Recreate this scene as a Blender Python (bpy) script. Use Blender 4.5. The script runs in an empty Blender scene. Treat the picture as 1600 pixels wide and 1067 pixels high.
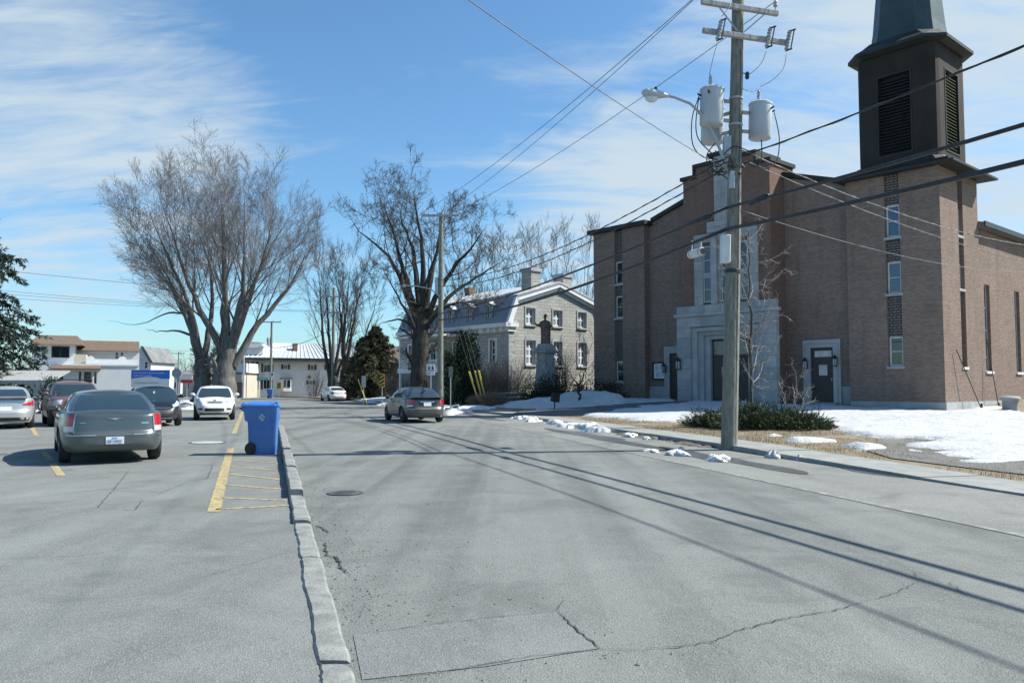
import bpy, math, random
import numpy as np
from mathutils import Vector, Matrix
rad = math.radians
S = bpy.context.scene
C = S.collection

# ------------------------------------------------------------------ camera
CAM_H = 1.48
F_PX = 1244.0
PITCH = math.atan(69.5 / F_PX)
cd = bpy.data.cameras.new('camera')
cam = bpy.data.objects.new('camera', cd)
C.objects.link(cam)
cd.sensor_width = 36.0
cd.lens = 36.0 * F_PX / 1600.0
cd.clip_start = 0.1
cd.clip_end = 6000
cam.location = (0, 0, CAM_H)
cam.rotation_euler = (rad(90) + PITCH, 0, 0)
S.camera = cam

# ------------------------------------------------------------------ sky and sun
SUN_EL = 45.0
SUN_DIR = Vector((0.993 * math.cos(rad(SUN_EL)), 0.119 * math.cos(rad(SUN_EL)), math.sin(rad(SUN_EL)))).normalized()
W = bpy.data.worlds.new('World')
S.world = W
W.use_nodes = True
wn = W.node_tree
for n in list(wn.nodes):
    wn.nodes.remove(n)


def wnode(t, **k):
    n = wn.nodes.new(t)
    for a, b in k.items():
        setattr(n, a, b)
    return n


def wmath(op, a, b=None, c=None, clamp=False):
    n = wnode('ShaderNodeMath', operation=op)
    n.use_clamp = clamp
    for i, v in enumerate((a, b, c)):
        if v is None:
            continue
        if isinstance(v, (int, float)):
            n.inputs[i].default_value = v
        else:
            wn.links.new(v, n.inputs[i])
    return n.outputs[0]


sky = wnode('ShaderNodeTexSky', sky_type='NISHITA')
sky.sun_disc = False
sky.sun_elevation = rad(SUN_EL)
sky.sun_rotation = math.atan2(SUN_DIR.x, SUN_DIR.y)
sky.altitude = 30
sky.air_density = 1.0
sky.dust_density = 0.7
sky.ozone_density = 1.3
tc = wnode('ShaderNodeTexCoord')
sep = wnode('ShaderNodeSeparateXYZ')
wn.links.new(tc.outputs['Generated'], sep.inputs[0])
sx, sy, sz = sep.outputs
zc = wmath('ADD', wmath('MAXIMUM', sz, 0.0), 0.22)
comb = wnode('ShaderNodeCombineXYZ')
wn.links.new(wmath('DIVIDE', sx, zc), comb.inputs[0])
wn.links.new(wmath('DIVIDE', sy, zc), comb.inputs[1])


def wnoise(scale, rot, stretch, detail, rough, dist, off):
    mp = wnode('ShaderNodeMapping')
    mp.inputs['Rotation'].default_value = (0, 0, rad(rot))
    mp.inputs['Scale'].default_value = stretch
    mp.inputs['Location'].default_value = off
    wn.links.new(comb.outputs[0], mp.inputs[0])
    nz = wnode('ShaderNodeTexNoise')
    nz.inputs['Scale'].default_value = scale
    nz.inputs['Detail'].default_value = detail
    nz.inputs['Roughness'].default_value = rough
    nz.inputs['Distortion'].default_value = dist
    wn.links.new(mp.outputs[0], nz.inputs['Vector'])
    return nz.outputs[0]


def wramp(v, lo, hi):
    n = wnode('ShaderNodeMapRange', interpolation_type='SMOOTHSTEP')
    wn.links.new(v, n.inputs[0])
    n.inputs[1].default_value = lo
    n.inputs[2].default_value = hi
    return n.outputs[0]


def wdot(vec):
    n = wnode('ShaderNodeVectorMath', operation='DOT_PRODUCT')
    wn.links.new(tc.outputs['Generated'], n.inputs[0])
    n.inputs[1].default_value = Vector(vec).normalized()
    return n.outputs['Value']


# thin cirrus: streaks broken by a finer noise, thicker towards the sun side and in one bank on the left
streak = wnoise(1.5, 38, (0.55, 2.4, 1), 8, 0.62, 0.5, (3.1, 1.7, 0))
fine = wnoise(5.0, 30, (0.6, 1.7, 1), 6, 0.6, 0.8, (0.4, 2.2, 0))
sun_side = wramp(wdot((0.86, 0.9, 0.42)), 0.70, 1.0)
left_bank = wramp(wdot((-0.60, 1.0, 0.34)), 0.955, 0.998)
left_low = wramp(wdot((-0.50, 1.0, 0.24)), 0.960, 0.998)
low_right = wramp(wdot((0.14, 1.0, 0.17)), 0.972, 1.0)
bias = wmath('ADD', wmath('ADD', wmath('MULTIPLY', sun_side, 0.46), wmath('MULTIPLY', left_bank, 0.24)),
             wmath('ADD', wmath('MULTIPLY', low_right, 0.26), wmath('MULTIPLY', left_low, 0.10)))
tex = wmath('ADD', wmath('MULTIPLY', streak, 1.15), wmath('MULTIPLY', fine, 0.75))
mask = wramp(wmath('ADD', tex, wmath('MULTIPLY', bias, 1.25)), 1.02, 1.62)
mix = wnode('ShaderNodeMix', data_type='RGBA')
wn.links.new(wmath('MULTIPLY', mask, 0.92), mix.inputs[0])
tint = wnode('ShaderNodeMix', data_type='RGBA', blend_type='MULTIPLY')
tint.inputs[0].default_value = 1.0
wn.links.new(sky.outputs[0], tint.inputs[6])
tint.inputs[7].default_value = (0.84, 1.21, 1.40, 1)
wn.links.new(tint.outputs[2], mix.inputs[6])
mix.inputs[7].default_value = (4.9, 5.75, 6.3, 1)
bg = wnode('ShaderNodeBackground')
bg.inputs['Strength'].default_value = 0.082
wn.links.new(mix.outputs[2], bg.inputs[0])
wo = wnode('ShaderNodeOutputWorld')
wn.links.new(bg.outputs[0], wo.inputs[0])

sd = bpy.data.lights.new('sun', 'SUN')
sd.energy = 5.0
sd.angle = rad(0.53)
sd.color = (1.0, 0.97, 0.885)
sun = bpy.data.objects.new('sun', sd)
C.objects.link(sun)
sun.rotation_euler = SUN_DIR.to_track_quat('Z', 'Y').to_euler()

S.view_settings.view_transform = 'Standard'
S.view_settings.look = 'None'
S.view_settings.gamma = 1
S.view_settings.use_curve_mapping = False
S.view_settings.exposure = 0.68
S.cycles.max_bounces = 6
S.cycles.diffuse_bounces = 3
S.cycles.glossy_bounces = 3
S.cycles.transparent_max_bounces = 8


# ------------------------------------------------------------------ helpers
def at(px, py, depth):
    """world point seen at a photo pixel, at that distance in front of the camera"""
    x = (px - 800) / F_PX
    y = (533.5 - py) / F_PX
    d = Vector((x, math.cos(PITCH) - y * math.sin(PITCH), math.sin(PITCH) + y * math.cos(PITCH)))
    return Vector((0, 0, CAM_H)) + d * (depth / d.y)


def gp(px, py, z=0.0):
    """ground point of height z under a photo pixel"""
    x = (px - 800) / F_PX
    y = (533.5 - py) / F_PX
    d = Vector((x, math.cos(PITCH) - y * math.sin(PITCH), math.sin(PITCH) + y * math.cos(PITCH)))
    return Vector((0, 0, CAM_H)) + d * ((z - CAM_H) / d.z)


def tag(o, label=None, cat=None, group=None, kind=None):
    if label:
        o['label'] = label
    if cat:
        o['category'] = cat
    if group:
        o['group'] = group
    if kind:
        o['kind'] = kind
    return o


def empty(name, loc=(0, 0, 0), rz=0.0, label=None, cat=None, group=None, parent=None, kind=None):
    o = bpy.data.objects.new(name, None)
    o.empty_display_size = 0.2
    C.objects.link(o)
    o.location = loc
    o.rotation_euler = (0, 0, rz)
    o.parent = parent
    return tag(o, label, cat, group, kind)


def copy_tree(o, parent=None):
    c = o.copy()
    C.objects.link(c)
    c.parent = parent
    for ch in [k for k in o.children]:
        copy_tree(ch, c)
    return c


def fast_mesh(name, V, loops, starts, smooth=False):
    me = bpy.data.meshes.new(name)
    V = np.asarray(V, dtype=np.float32)
    loops = np.asarray(loops, dtype=np.int32)
    starts = np.asarray(starts, dtype=np.int32)
    me.vertices.add(len(V))
    me.vertices.foreach_set('co', V.ravel())
    me.loops.add(len(loops))
    me.loops.foreach_set('vertex_index', loops)
    me.polygons.add(len(starts))
    me.polygons.foreach_set('loop_start', starts)
    me.update(calc_edges=True)
    if smooth:
        me.polygons.foreach_set('use_smooth', np.ones(len(starts), dtype=bool))
    return me


def link_mesh(name, me, mat, parent=None, loc=None, rz=None):
    o = bpy.data.objects.new(name, me)
    C.objects.link(o)
    if mat is not None:
        me.materials.append(mat)
    o.parent = parent
    if loc is not None:
        o.location = loc
    if rz is not None:
        o.rotation_euler = (0, 0, rz)
    return o


class MB:
    """collects shapes and links them as one mesh object"""

    def __init__(s):
        s.V = []
        s.F = []

    def add(s, V, F):
        b = len(s.V)
        s.V += [tuple(v) for v in V]
        s.F += [tuple(i + b for i in f) for f in F]
        return s

    def box(s, x0, x1, y0, y1, z0, z1, bev=0.0):
        c = ((x0 + x1) / 2, (y0 + y1) / 2, (z0 + z1) / 2)
        return s.obox(c, (abs(x1 - x0), abs(y1 - y0), abs(z1 - z0)), None, bev)

    def obox(s, c, size, M=None, bev=0.0):
        hx, hy, hz = [v / 2 for v in size]
        b = min(bev, hx * .9, hy * .9, hz * .9)
        V = []
        F = []
        if b <= 0:
            for x in (-hx, hx):
                for y in (-hy, hy):
                    for z in (-hz, hz):
                        V.append((x, y, z))
            F = [(0, 1, 3, 2), (4, 6, 7, 5), (0, 4, 5, 1), (2, 3, 7, 6), (0, 2, 6, 4), (1, 5, 7, 3)]
        else:
            idx = {}
            for i, x in enumerate((-1, 1)):
                for j, y in enumerate((-1, 1)):
                    for k, z in enumerate((-1, 1)):
                        for a in range(3):
                            p = [x * (hx - b), y * (hy - b), z * (hz - b)]
                            p[a] = (x * hx, y * hy, z * hz)[a]
                            idx[(i, j, k, a)] = len(V)
                            V.append(tuple(p))
            g = idx.get
            for sd_ in (0, 1):
                F.append(tuple(g((sd_,) + q + (0,)) for q in ((0, 0), (1, 0), (1, 1), (0, 1)))[::(1 if sd_ else -1)])
                F.append(tuple(g((q[0], sd_, q[1], 1)) for q in ((0, 0), (1, 0), (1, 1), (0, 1)))[::(-1 if sd_ else 1)])
                F.append(tuple(g(q + (sd_, 2)) for q in ((0, 0), (1, 0), (1, 1), (0, 1)))[::(1 if sd_ else -1)])
            for i in (0, 1):
                for j in (0, 1):
                    F.append((g((i, j, 0, 0)), g((i, j, 1, 0)), g((i, j, 1, 1)), g((i, j, 0, 1))))
                    F.append((g((i, 0, j, 0)), g((i, 1, j, 0)), g((i, 1, j, 2)), g((i, 0, j, 2))))
                    F.append((g((0, i, j, 1)), g((1, i, j, 1)), g((1, i, j, 2)), g((0, i, j, 2))))
            for i in (0, 1):
                for j in (0, 1):
                    for k in (0, 1):
                        F.append((g((i, j, k, 0)), g((i, j, k, 1)), g((i, j, k, 2))))
        c = Vector(c)
        if M is not None:
            V = [c + M @ Vector(v) for v in V]
        else:
            V = [c + Vector(v) for v in V]
        return s.add(V, F)

    def prism(s, poly, axis, a0, a1):
        """poly: list of 2d points; axis 0,1,2 is the extruded one"""
        def mk(p, a):
            if axis == 0:
                return (a, p[0], p[1])
            if axis == 1:
                return (p[0], a, p[1])
            return (p[0], p[1], a)
        n = len(poly)
        V = [mk(p, a0) for p in poly] + [mk(p, a1) for p in poly]
        F = [tuple(range(n)), tuple(range(2 * n - 1, n - 1, -1))]
        F += [(i, n + i, n + (i + 1) % n, (i + 1) % n) for i in range(n)]
        return s.add(V, F)

    def tube(s, pts, r, k=8, cap=True):
        pts = [Vector(p) for p in pts]
        n = len(pts)
        rr = r if isinstance(r, (list, tuple)) else [r] * n
        V = []
        u = None
        for i, p in enumerate(pts):
            t = (pts[min(i + 1, n - 1)] - pts[max(i - 1, 0)]).normalized()
            if u is None:
                a = Vector((0, 0, 1)) if abs(t.z) < 0.9 else Vector((1, 0, 0))
                u = t.cross(a).normalized()
            else:
                u = (u - t * u.dot(t)).normalized()
            w = t.cross(u)
            for j in range(k):
                a = 2 * math.pi * j / k
                V.append(p + (u * math.cos(a) + w * math.sin(a)) * rr[i])
        F = []
        for i in range(n - 1):
            for j in range(k):
                a, b = i * k + j, i * k + (j + 1) % k
                F.append((a, b, b + k, a + k))
        if cap:
            F.append(tuple(range(k - 1, -1, -1)))
            F.append(tuple((n - 1) * k + j for j in range(k)))
        return s.add(V, F)

    def lathe(s, prof, k=20, c=(0, 0, 0), axis=2, sq=(1, 1)):
        """prof: list of (radius, height)"""
        V = []
        for r, z in prof:
            for j in range(k):
                a = 2 * math.pi * j / k
                p = (r * math.cos(a) * sq[0], r * math.sin(a) * sq[1], z)
                if axis == 0:
                    p = (p[2], p[0], p[1])
                elif axis == 1:
                    p = (p[0], p[2], p[1])
                V.append((p[0] + c[0], p[1] + c[1], p[2] + c[2]))
        F = []
        for i in range(len(prof) - 1):
            for j in range(k):
                a, b = i * k + j, i * k + (j + 1) % k
                F.append((a, b, b + k, a + k))
        F.append(tuple(range(k - 1, -1, -1)))
        F.append(tuple((len(prof) - 1) * k + j for j in range(k)))
        return s.add(V, F)

    def loft(s, rings, closed=True, cap=True):
        n = len(rings[0])
        V = [p for r in rings for p in r]
        F = []
        m = n if closed else n - 1
        for i in range(len(rings) - 1):
            for j in range(m):
                a, b = i * n + j, i * n + (j + 1) % n
                F.append((a, b, b + n, a + n))
        if cap and closed:
            F.append(tuple(range(n - 1, -1, -1)))
            F.append(tuple((len(rings) - 1) * n + j for j in range(n)))
        return s.add(V, F)

    def sheet(s, poly, z):
        n = len(poly)
        return s.add([(p[0], p[1], z) for p in poly], [tuple(range(n))])

    def build(s, name, mat, parent=None, loc=None, rz=None, smooth=False, auto=None):
        me = bpy.data.meshes.new(name)
        me.from_pydata([tuple(v) for v in s.V], [], s.F)
        import bmesh
        bm = bmesh.new()
        bm.from_mesh(me)
        bmesh.ops.recalc_face_normals(bm, faces=bm.faces)
        bm.to_mesh(me)
        bm.free()
        if smooth:
            me.polygons.foreach_set('use_smooth', np.ones(len(me.polygons), dtype=bool))
            if auto:
                me.set_sharp_from_angle(angle=rad(auto))
        return link_mesh(name, me, mat, parent, loc, rz)


def box(name, mat, parent, x0, x1, y0, y1, z0, z1, bev=0.0):
    return MB().box(x0, x1, y0, y1, z0, z1, bev).build(name, mat, parent)


def text_mesh(name, body, size, mat, parent, loc, rot, extrude=0.002, align='CENTER', squeeze=1.0):
    cu = bpy.data.curves.new(name, 'FONT')
    cu.body = body
    cu.size = size
    cu.extrude = extrude
    cu.align_x = align
    cu.align_y = 'CENTER'
    cu.resolution_u = 2
    t = bpy.data.objects.new(name, cu)
    C.objects.link(t)
    dg = bpy.context.evaluated_depsgraph_get()
    me = bpy.data.meshes.new_from_object(t.evaluated_get(dg))
    bpy.data.objects.remove(t)
    me.materials.clear()
    o = link_mesh(name, me, mat, parent)
    o.location = loc
    o.rotation_euler = rot
    o.scale = (squeeze, 1, 1)
    return o


# ------------------------------------------------------------------ materials
def new_mat(name):
    m = bpy.data.materials.new(name)
    m.use_nodes = True
    nt = m.node_tree
    b = nt.nodes['Principled BSDF']
    return m, nt, b


class NT:
    """small wrapper to write node trees in lines"""

    def __init__(s, nt):
        s.nt = nt

    def n(s, t, **k):
        x = s.nt.nodes.new(t)
        for a, b in k.items():
            setattr(x, a, b)
        return x

    def put(s, sock, v):
        if isinstance(v, (int, float)):
            sock.default_value = v
        elif isinstance(v, (tuple, list)):
            sock.default_value = v if len(v) != 3 or sock.type != 'RGBA' else (*v, 1)
        else:
            s.nt.links.new(v, sock)

    def math(s, op, a, b=None, clamp=False):
        x = s.n('ShaderNodeMath', operation=op)
        x.use_clamp = clamp
        s.put(x.inputs[0], a)
        if b is not None:
            s.put(x.inputs[1], b)
        return x.outputs[0]

    def obj(s):
        return s.n('ShaderNodeTexCoord').outputs['Object']

    def mapping(s, v, scale=(1, 1, 1), rot=0, loc=(0, 0, 0)):
        x = s.n('ShaderNodeMapping')
        s.put(x.inputs[0], v)
        x.inputs['Scale'].default_value = scale
        x.inputs['Rotation'].default_value = (0, 0, rot)
        x.inputs['Location'].default_value = loc
        return x.outputs[0]

    def noise(s, v, scale, detail=4, rough=0.55, dist=0.0):
        x = s.n('ShaderNodeTexNoise')
        s.put(x.inputs['Vector'], v)
        x.inputs['Scale'].default_value = scale
        x.inputs['Detail'].default_value = detail
        x.inputs['Roughness'].default_value = rough
        x.inputs['Distortion'].default_value = dist
        return x.outputs[0]

    def ramp(s, v, lo, hi, a=0.0, b=1.0):
        x = s.n('ShaderNodeMapRange')
        s.put(x.inputs[0], v)
        x.inputs[1].default_value = lo
        x.inputs[2].default_value = hi
        x.inputs[3].default_value = a
        x.inputs[4].default_value = b
        return x.outputs[0]

    def mix(s, fac, a, b, mode='MIX'):
        x = s.n('ShaderNodeMix', data_type='RGBA', blend_type=mode)
        s.put(x.inputs[0], fac)
        s.put(x.inputs[6], a)
        s.put(x.inputs[7], b)
        return x.outputs[2]

    def bump(s, hgt, strength=0.3, dist=0.01):
        x = s.n('ShaderNodeBump')
        x.inputs['Strength'].default_value = strength
        x.inputs['Distance'].default_value = dist
        s.put(x.inputs['Height'], hgt)
        return x.outputs[0]

    def wallvec(s):
        """(along wall, height) coordinates for walls that face local x or local y"""
        t = s.n('ShaderNodeTexCoord')
        p = s.n('ShaderNodeSeparateXYZ')
        s.put(p.inputs[0], t.outputs['Object'])
        q = s.n('ShaderNodeSeparateXYZ')
        s.put(q.inputs[0], t.outputs['Normal'])
        k = s.math('GREATER_THAN', s.math('ABSOLUTE', q.outputs[0]), 0.7)
        u = s.math('ADD', s.math('MULTIPLY', p.outputs[0], s.math('SUBTRACT', 1.0, k)), s.math('MULTIPLY', p.outputs[1], k))
        c = s.n('ShaderNodeCombineXYZ')
        s.put(c.inputs[0], u)
        s.put(c.inputs[1], p.outputs[2])
        return c.outputs[0]


def plain(name, c1, c2=None, scale=4.0, rough=0.7, bump=0.0, bscale=40.0, metal=0.0, spec=0.5, detail=5, stretch=(1, 1, 1), lo=0.35, hi=0.65, coat=0.0):
    m, nt, b = new_mat(name)
    k = NT(nt)
    v = k.mapping(k.obj(), stretch)
    if c2 is not None:
        k.put(b.inputs['Base Color'], k.mix(k.ramp(k.noise(v, scale, detail), lo, hi), c1, c2))
    else:
        k.put(b.inputs['Base Color'], c1)
    b.inputs['Roughness'].default_value = rough
    b.inputs['Metallic'].default_value = metal
    b.inputs['Specular IOR Level'].default_value = spec
    if coat:
        b.inputs['Coat Weight'].default_value = coat
        b.inputs['Coat Roughness'].default_value = 0.05
    if bump:
        k.put(b.inputs['Normal'], k.bump(k.noise(v, bscale, 3), bump))
    return m


def asphalt(name, base, streak=0.0, seed=0.0, coarse=1.0):
    m, nt, b = new_mat(name)
    k = NT(nt)
    o = k.obj()
    big = k.noise(k.mapping(o, (1, 1, 1), 0, (seed, seed * 2, 0)), 0.22, 5, 0.6)
    mid = k.noise(o, 1.7, 6, 0.65)
    col = k.mix(k.ramp(big, 0.34, 0.66), tuple(v * 0.80 for v in base), tuple(v * 1.16 for v in base))
    col = k.mix(k.ramp(mid, 0.35, 0.7, 0, 0.55), col, tuple(v * 1.22 for v in base))
    if streak:
        # wheel tracks and tyre polish run along the road
        st = k.noise(k.mapping(o, (1.0, 0.035, 1), rad(13.6)), 1.15, 3, 0.5)
        col = k.mix(k.ramp(st, 0.42, 0.66, 0, streak), col, tuple(v * 0.62 for v in base))
        st2 = k.noise(k.mapping(o, (1.0, 0.02, 1), rad(13.6), (4, 0, 0)), 2.3, 4, 0.55)
        col = k.mix(k.ramp(st2, 0.5, 0.75, 0, streak * .8), col, tuple(v * 1.28 for v in base))
    # stones showing in the worn surface
    vo = k.n('ShaderNodeTexVoronoi', feature='F1')
    k.put(vo.inputs['Vector'], o)
    vo.inputs['Scale'].default_value = 105.0 / coarse
    stone = k.n('ShaderNodeSeparateColor')
    k.put(stone.inputs[0], vo.outputs['Color'])
    col = k.mix(k.ramp(stone.outputs[0], 0.55, 1.0, 0, 0.42), col, tuple(min(1, v * 1.75) for v in base))
    col = k.mix(k.ramp(stone.outputs[1], 0.66, 1.0, 0, 0.55), col, tuple(v * 0.45 for v in base))
    # salt bloom and oily blotches
    bl = k.noise(k.mapping(o, (1, 1, 1), 0, (seed, 2, 0)), 0.75, 8, 0.68, 1.2)
    col = k.mix(k.ramp(bl, 0.50, 0.70, 0, 0.5), col, tuple(v * 1.32 for v in base))
    col = k.mix(k.ramp(bl, 0.47, 0.30, 0, 0.75), col, tuple(v * 0.66 for v in base))
    # grit and damp stains
    sp = k.noise(k.mapping(o, (1, 1, 1), 0, (9, 3, seed)), 9.0, 8, 0.75)
    col = k.mix(k.ramp(sp, 0.62, 0.72, 0, 0.35), col, tuple(v * 0.5 for v in base))
    k.put(b.inputs['Base Color'], col)
    b.inputs['Roughness'].default_value = 0.88
    b.inputs['Specular IOR Level'].default_value = 0.35
    hgt = k.math('ADD', vo.outputs['Distance'], k.math('MULTIPLY', mid, 0.6))
    k.put(b.inputs['Normal'], k.bump(hgt, 0.5, 0.008))
    return m


def brick_mat(name, c1, c2, mortar, bw=0.21, bh=0.0667, ms=0.01, tint=None, bump=0.5):
    m, nt, b = new_mat(name)
    k = NT(nt)
    v = k.wallvec()
    t = k.n('ShaderNodeTexBrick')
    k.put(t.inputs['Vector'], v)
    t.inputs['Scale'].default_value = 1.0
    t.inputs['Brick Width'].default_value = bw
    t.inputs['Row Height'].default_value = bh
    t.inputs['Mortar Size'].default_value = ms
    t.inputs['Bias'].default_value = 0.0
    k.put(t.inputs['Color1'], c1)
    k.put(t.inputs['Color2'], c2)
    k.put(t.inputs['Mortar'], mortar)
    n1 = k.noise(v, 0.35, 6, 0.6)
    n2 = k.noise(k.mapping(v, (0.25, 9, 1)), 1.0, 4, 0.6)
    col = k.mix(k.ramp(n1, 0.35, 0.7, 0, 0.35), t.outputs['Color'], tint or tuple(x * 0.6 for x in c1))
    n3 = k.noise(k.mapping(v, (1.6, 0.16, 1)), 1.0, 5, 0.6)
    col = k.mix(k.ramp(n3, 0.52, 0.72, 0, 0.35), col, tuple(x * 0.55 for x in c1))
    col = k.mix(k.ramp(n2, 0.5, 0.75, 0, 0.30), col, tuple(min(1, x * 1.35) for x in c2))
    k.put(b.inputs['Base Color'], col)
    b.inputs['Roughness'].default_value = 0.9
    b.inputs['Specular IOR Level'].default_value = 0.2
    k.put(b.inputs['Normal'], k.bump(k.math('ADD', k.math('MULTIPLY', t.outputs['Fac'], -1.0), k.math('MULTIPLY', k.noise(v, 60, 3), 0.4)), bump, 0.012))
    return m


def siding_mat(name, c, c2, pitch=0.2, vertical=False):
    m, nt, b = new_mat(name)
    k = NT(nt)
    v = k.wallvec()
    sp = k.n('ShaderNodeSeparateXYZ')
    k.put(sp.inputs[0], v)
    fr = k.math('FRACT', k.math('DIVIDE', sp.outputs[0 if vertical else 1], pitch))
    k.put(b.inputs['Base Color'], k.mix(k.ramp(fr, 0.0, 0.12, 1, 0), k.mix(k.ramp(k.noise(v, 0.8, 5), 0.35, 0.7), c, c2), tuple(x * 0.45 for x in c)))
    k.put(b.inputs['Normal'], k.bump(fr, 0.6, 0.02))
    b.inputs['Roughness'].default_value = 0.55
    return m


def bark(name, c1, c2, scale=7.0):
    m, nt, b = new_mat(name)
    k = NT(nt)
    o = k.obj()
    v = k.mapping(o, (1, 1, 0.22))
    n = k.noise(v, scale, 6, 0.65)
    k.put(b.inputs['Base Color'], k.mix(k.ramp(n, 0.35, 0.68), c1, c2))
    b.inputs['Roughness'].default_value = 0.95
    b.inputs['Specular IOR Level'].default_value = 0.15
    k.put(b.inputs['Normal'], k.bump(n, 0.8, 0.05))
    return m


def paint(name, c, rough=0.3, metal=0.0, dirt=(0.22, 0.21, 0.20)):
    """car paint with road dust thrown up over the lower body"""
    m, nt, b = new_mat(name)
    k = NT(nt)
    o = k.obj()
    sp = k.n('ShaderNodeSeparateXYZ')
    k.put(sp.inputs[0], o)
    nz = k.noise(o, 3.0, 6, 0.65)
    low = k.ramp(k.math('ADD', sp.outputs[2], k.math('MULTIPLY', nz, 0.35)), 0.38, 0.95, 0.62, 0.10)
    k.put(b.inputs['Base Color'], k.mix(low, c, dirt))
    k.put(b.inputs['Roughness'], k.ramp(low, 0.05, 0.6, rough, 0.65))
    b.inputs['Metallic'].default_value = metal
    b.inputs['Coat Weight'].default_value = 0.5
    b.inputs['Coat Roughness'].default_value = 0.12
    return m


def glass(name, c=(0.012, 0.018, 0.022), rough=0.06, spec=0.6):
    m, nt, b = new_mat(name)
    k = NT(nt)
    k.put(b.inputs['Base Color'], c)
    b.inputs['Roughness'].default_value = rough
    b.inputs['Specular IOR Level'].default_value = spec
    return m


M = {}
M['road'] = asphalt('road_asphalt', (0.166, 0.172, 0.162), 1.0, 0.0)
M['lot'] = asphalt('lot_asphalt', (0.176, 0.183, 0.173), 0.5, 5.0)
M['shoulder'] = asphalt('shoulder_asphalt', (0.188, 0.190, 0.175), 0.0, 9.0, 1.3)
M['patch'] = asphalt('patch_asphalt', (0.176, 0.182, 0.176), 0.0, 2.0, 0.9)
M['gravel'] = asphalt('gravel', (0.14, 0.135, 0.125), 0.0, 7.0, 2.4)
M['path'] = asphalt('path_asphalt', (0.115, 0.118, 0.12), 0.0, 3.0)
M['crack'] = plain('crack_dark', (0.035, 0.035, 0.034), rough=1.0)
M['concrete'] = plain('concrete', (0.22, 0.225, 0.212), (0.29, 0.295, 0.28), 2.2, 0.9, 0.5, 60)
M['kerb'] = plain('kerb_concrete', (0.165, 0.168, 0.158), (0.265, 0.268, 0.252), 5.0, 0.92, 0.9, 35)
def snow_mat(name, c1, c2, dirt, amount):
    m, nt, b = new_mat(name)
    k = NT(nt)
    o = k.obj()
    col = k.mix(k.ramp(k.noise(o, 1.3, 7, 0.65), 0.42, 0.68), c1, c2)
    col = k.mix(k.ramp(k.noise(o, 5.5, 8, 0.75), 0.60, 0.74, 0, amount), col, dirt)
    col = k.mix(k.ramp(k.noise(k.mapping(o, (1, 1, 1), 0, (5, 2, 1)), 0.9, 6, 0.7), 0.60, 0.72, 0, amount * .6), col, tuple(v * 1.5 for v in dirt))
    k.put(b.inputs['Base Color'], col)
    b.inputs['Roughness'].default_value = 0.7
    hgt = k.math('ADD', k.noise(o, 2.6, 6, 0.6), k.math('MULTIPLY', k.noise(o, 14.0, 5, 0.65), 0.3))
    k.put(b.inputs['Normal'], k.bump(hgt, 0.9, 0.12))
    return m


M['snow'] = snow_mat('old_snow', (0.52, 0.525, 0.53), (0.44, 0.44, 0.44), (0.16, 0.15, 0.135), 0.6)
M['dirty_snow'] = plain('dirty_snow', (0.72, 0.72, 0.71), (0.30, 0.285, 0.26), 3.5, 0.8, 0.8, 25.0, lo=0.45, hi=0.72)
M['dry_grass'] = plain('dry_grass', (0.16, 0.122, 0.078), (0.25, 0.205, 0.138), 1.2, 1.0, 0.9, 55.0)
M['blade'] = plain('dry_blade', (0.19, 0.145, 0.085), (0.28, 0.23, 0.145), 3.0, 1.0)
M['mud'] = plain('mud', (0.075, 0.06, 0.048), (0.17, 0.145, 0.12), 6.0, 0.95, 1.0, 30)
M['yellow_line'] = plain('worn_yellow_paint', (0.47, 0.35, 0.12), (0.19, 0.185, 0.165), 11.0, 0.85, 0.2, 60, lo=0.40, hi=0.62)
M['white_line'] = plain('worn_white_paint', (0.34, 0.345, 0.33), (0.18, 0.186, 0.175), 5.0, 0.85, 0.2, 60, lo=0.30, hi=0.50)
M['far_ground'] = plain('far_ground', (0.20, 0.18, 0.13), (0.30, 0.28, 0.24), 0.06, 1.0)
M['wet'] = plain('wet_asphalt', (0.075, 0.078, 0.078), (0.12, 0.122, 0.12), 3.0, 0.32, 0.2, 30)
M['iron'] = plain('cast_iron', (0.10, 0.095, 0.09), (0.16, 0.15, 0.14), 20, 0.6, 0.5, 80, metal=0.3)
M['dark_metal'] = plain('dark_metal', (0.02, 0.024, 0.028), (0.035, 0.04, 0.045), 3, 0.45, metal=0.2)
M['galv'] = plain('galvanised_steel', (0.34, 0.36, 0.38), (0.44, 0.46, 0.48), 6, 0.5, 0.1, 30, metal=0.4)
M['tank'] = plain('grey_tank_paint', (0.38, 0.42, 0.46), (0.45, 0.49, 0.52), 2, 0.5)
M['ceramic'] = plain('grey_porcelain', (0.30, 0.31, 0.33), (0.42, 0.43, 0.45), 8, 0.3)
M['cable'] = plain('black_cable', (0.012, 0.013, 0.015), (0.03, 0.03, 0.032), 9, 0.55)
M['wire'] = plain('bare_wire', (0.10, 0.105, 0.11), (0.2, 0.2, 0.2), 3, 0.5, metal=0.3)
M['pole'] = bark('weathered_pole', (0.15, 0.148, 0.122), (0.28, 0.278, 0.24), 16.0)
M['grey_wood'] = bark('grey_wood', (0.27, 0.275, 0.275), (0.42, 0.42, 0.41), 9.0)
M['white_paint'] = plain('white_paint', (0.74, 0.75, 0.75), (0.66, 0.67, 0.67), 2, 0.6)
M['plastic_white'] = plain('white_box', (0.66, 0.68, 0.68), (0.58, 0.60, 0.60), 4, 0.5)
M['window'] = glass('window_glass', (0.015, 0.022, 0.03), 0.04, 0.8)
M['blind'] = plain('curtain', (0.55, 0.55, 0.52), (0.42, 0.42, 0.40), 4, 0.9)

# ------------------------------------------------------------------ the ground
UX, UY = 0.972, 0.236            # unit vector across the road; (-UY, UX) runs along it


def st(s, t):
    return (s * UX - t * UY, s * UY + t * UX)


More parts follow.
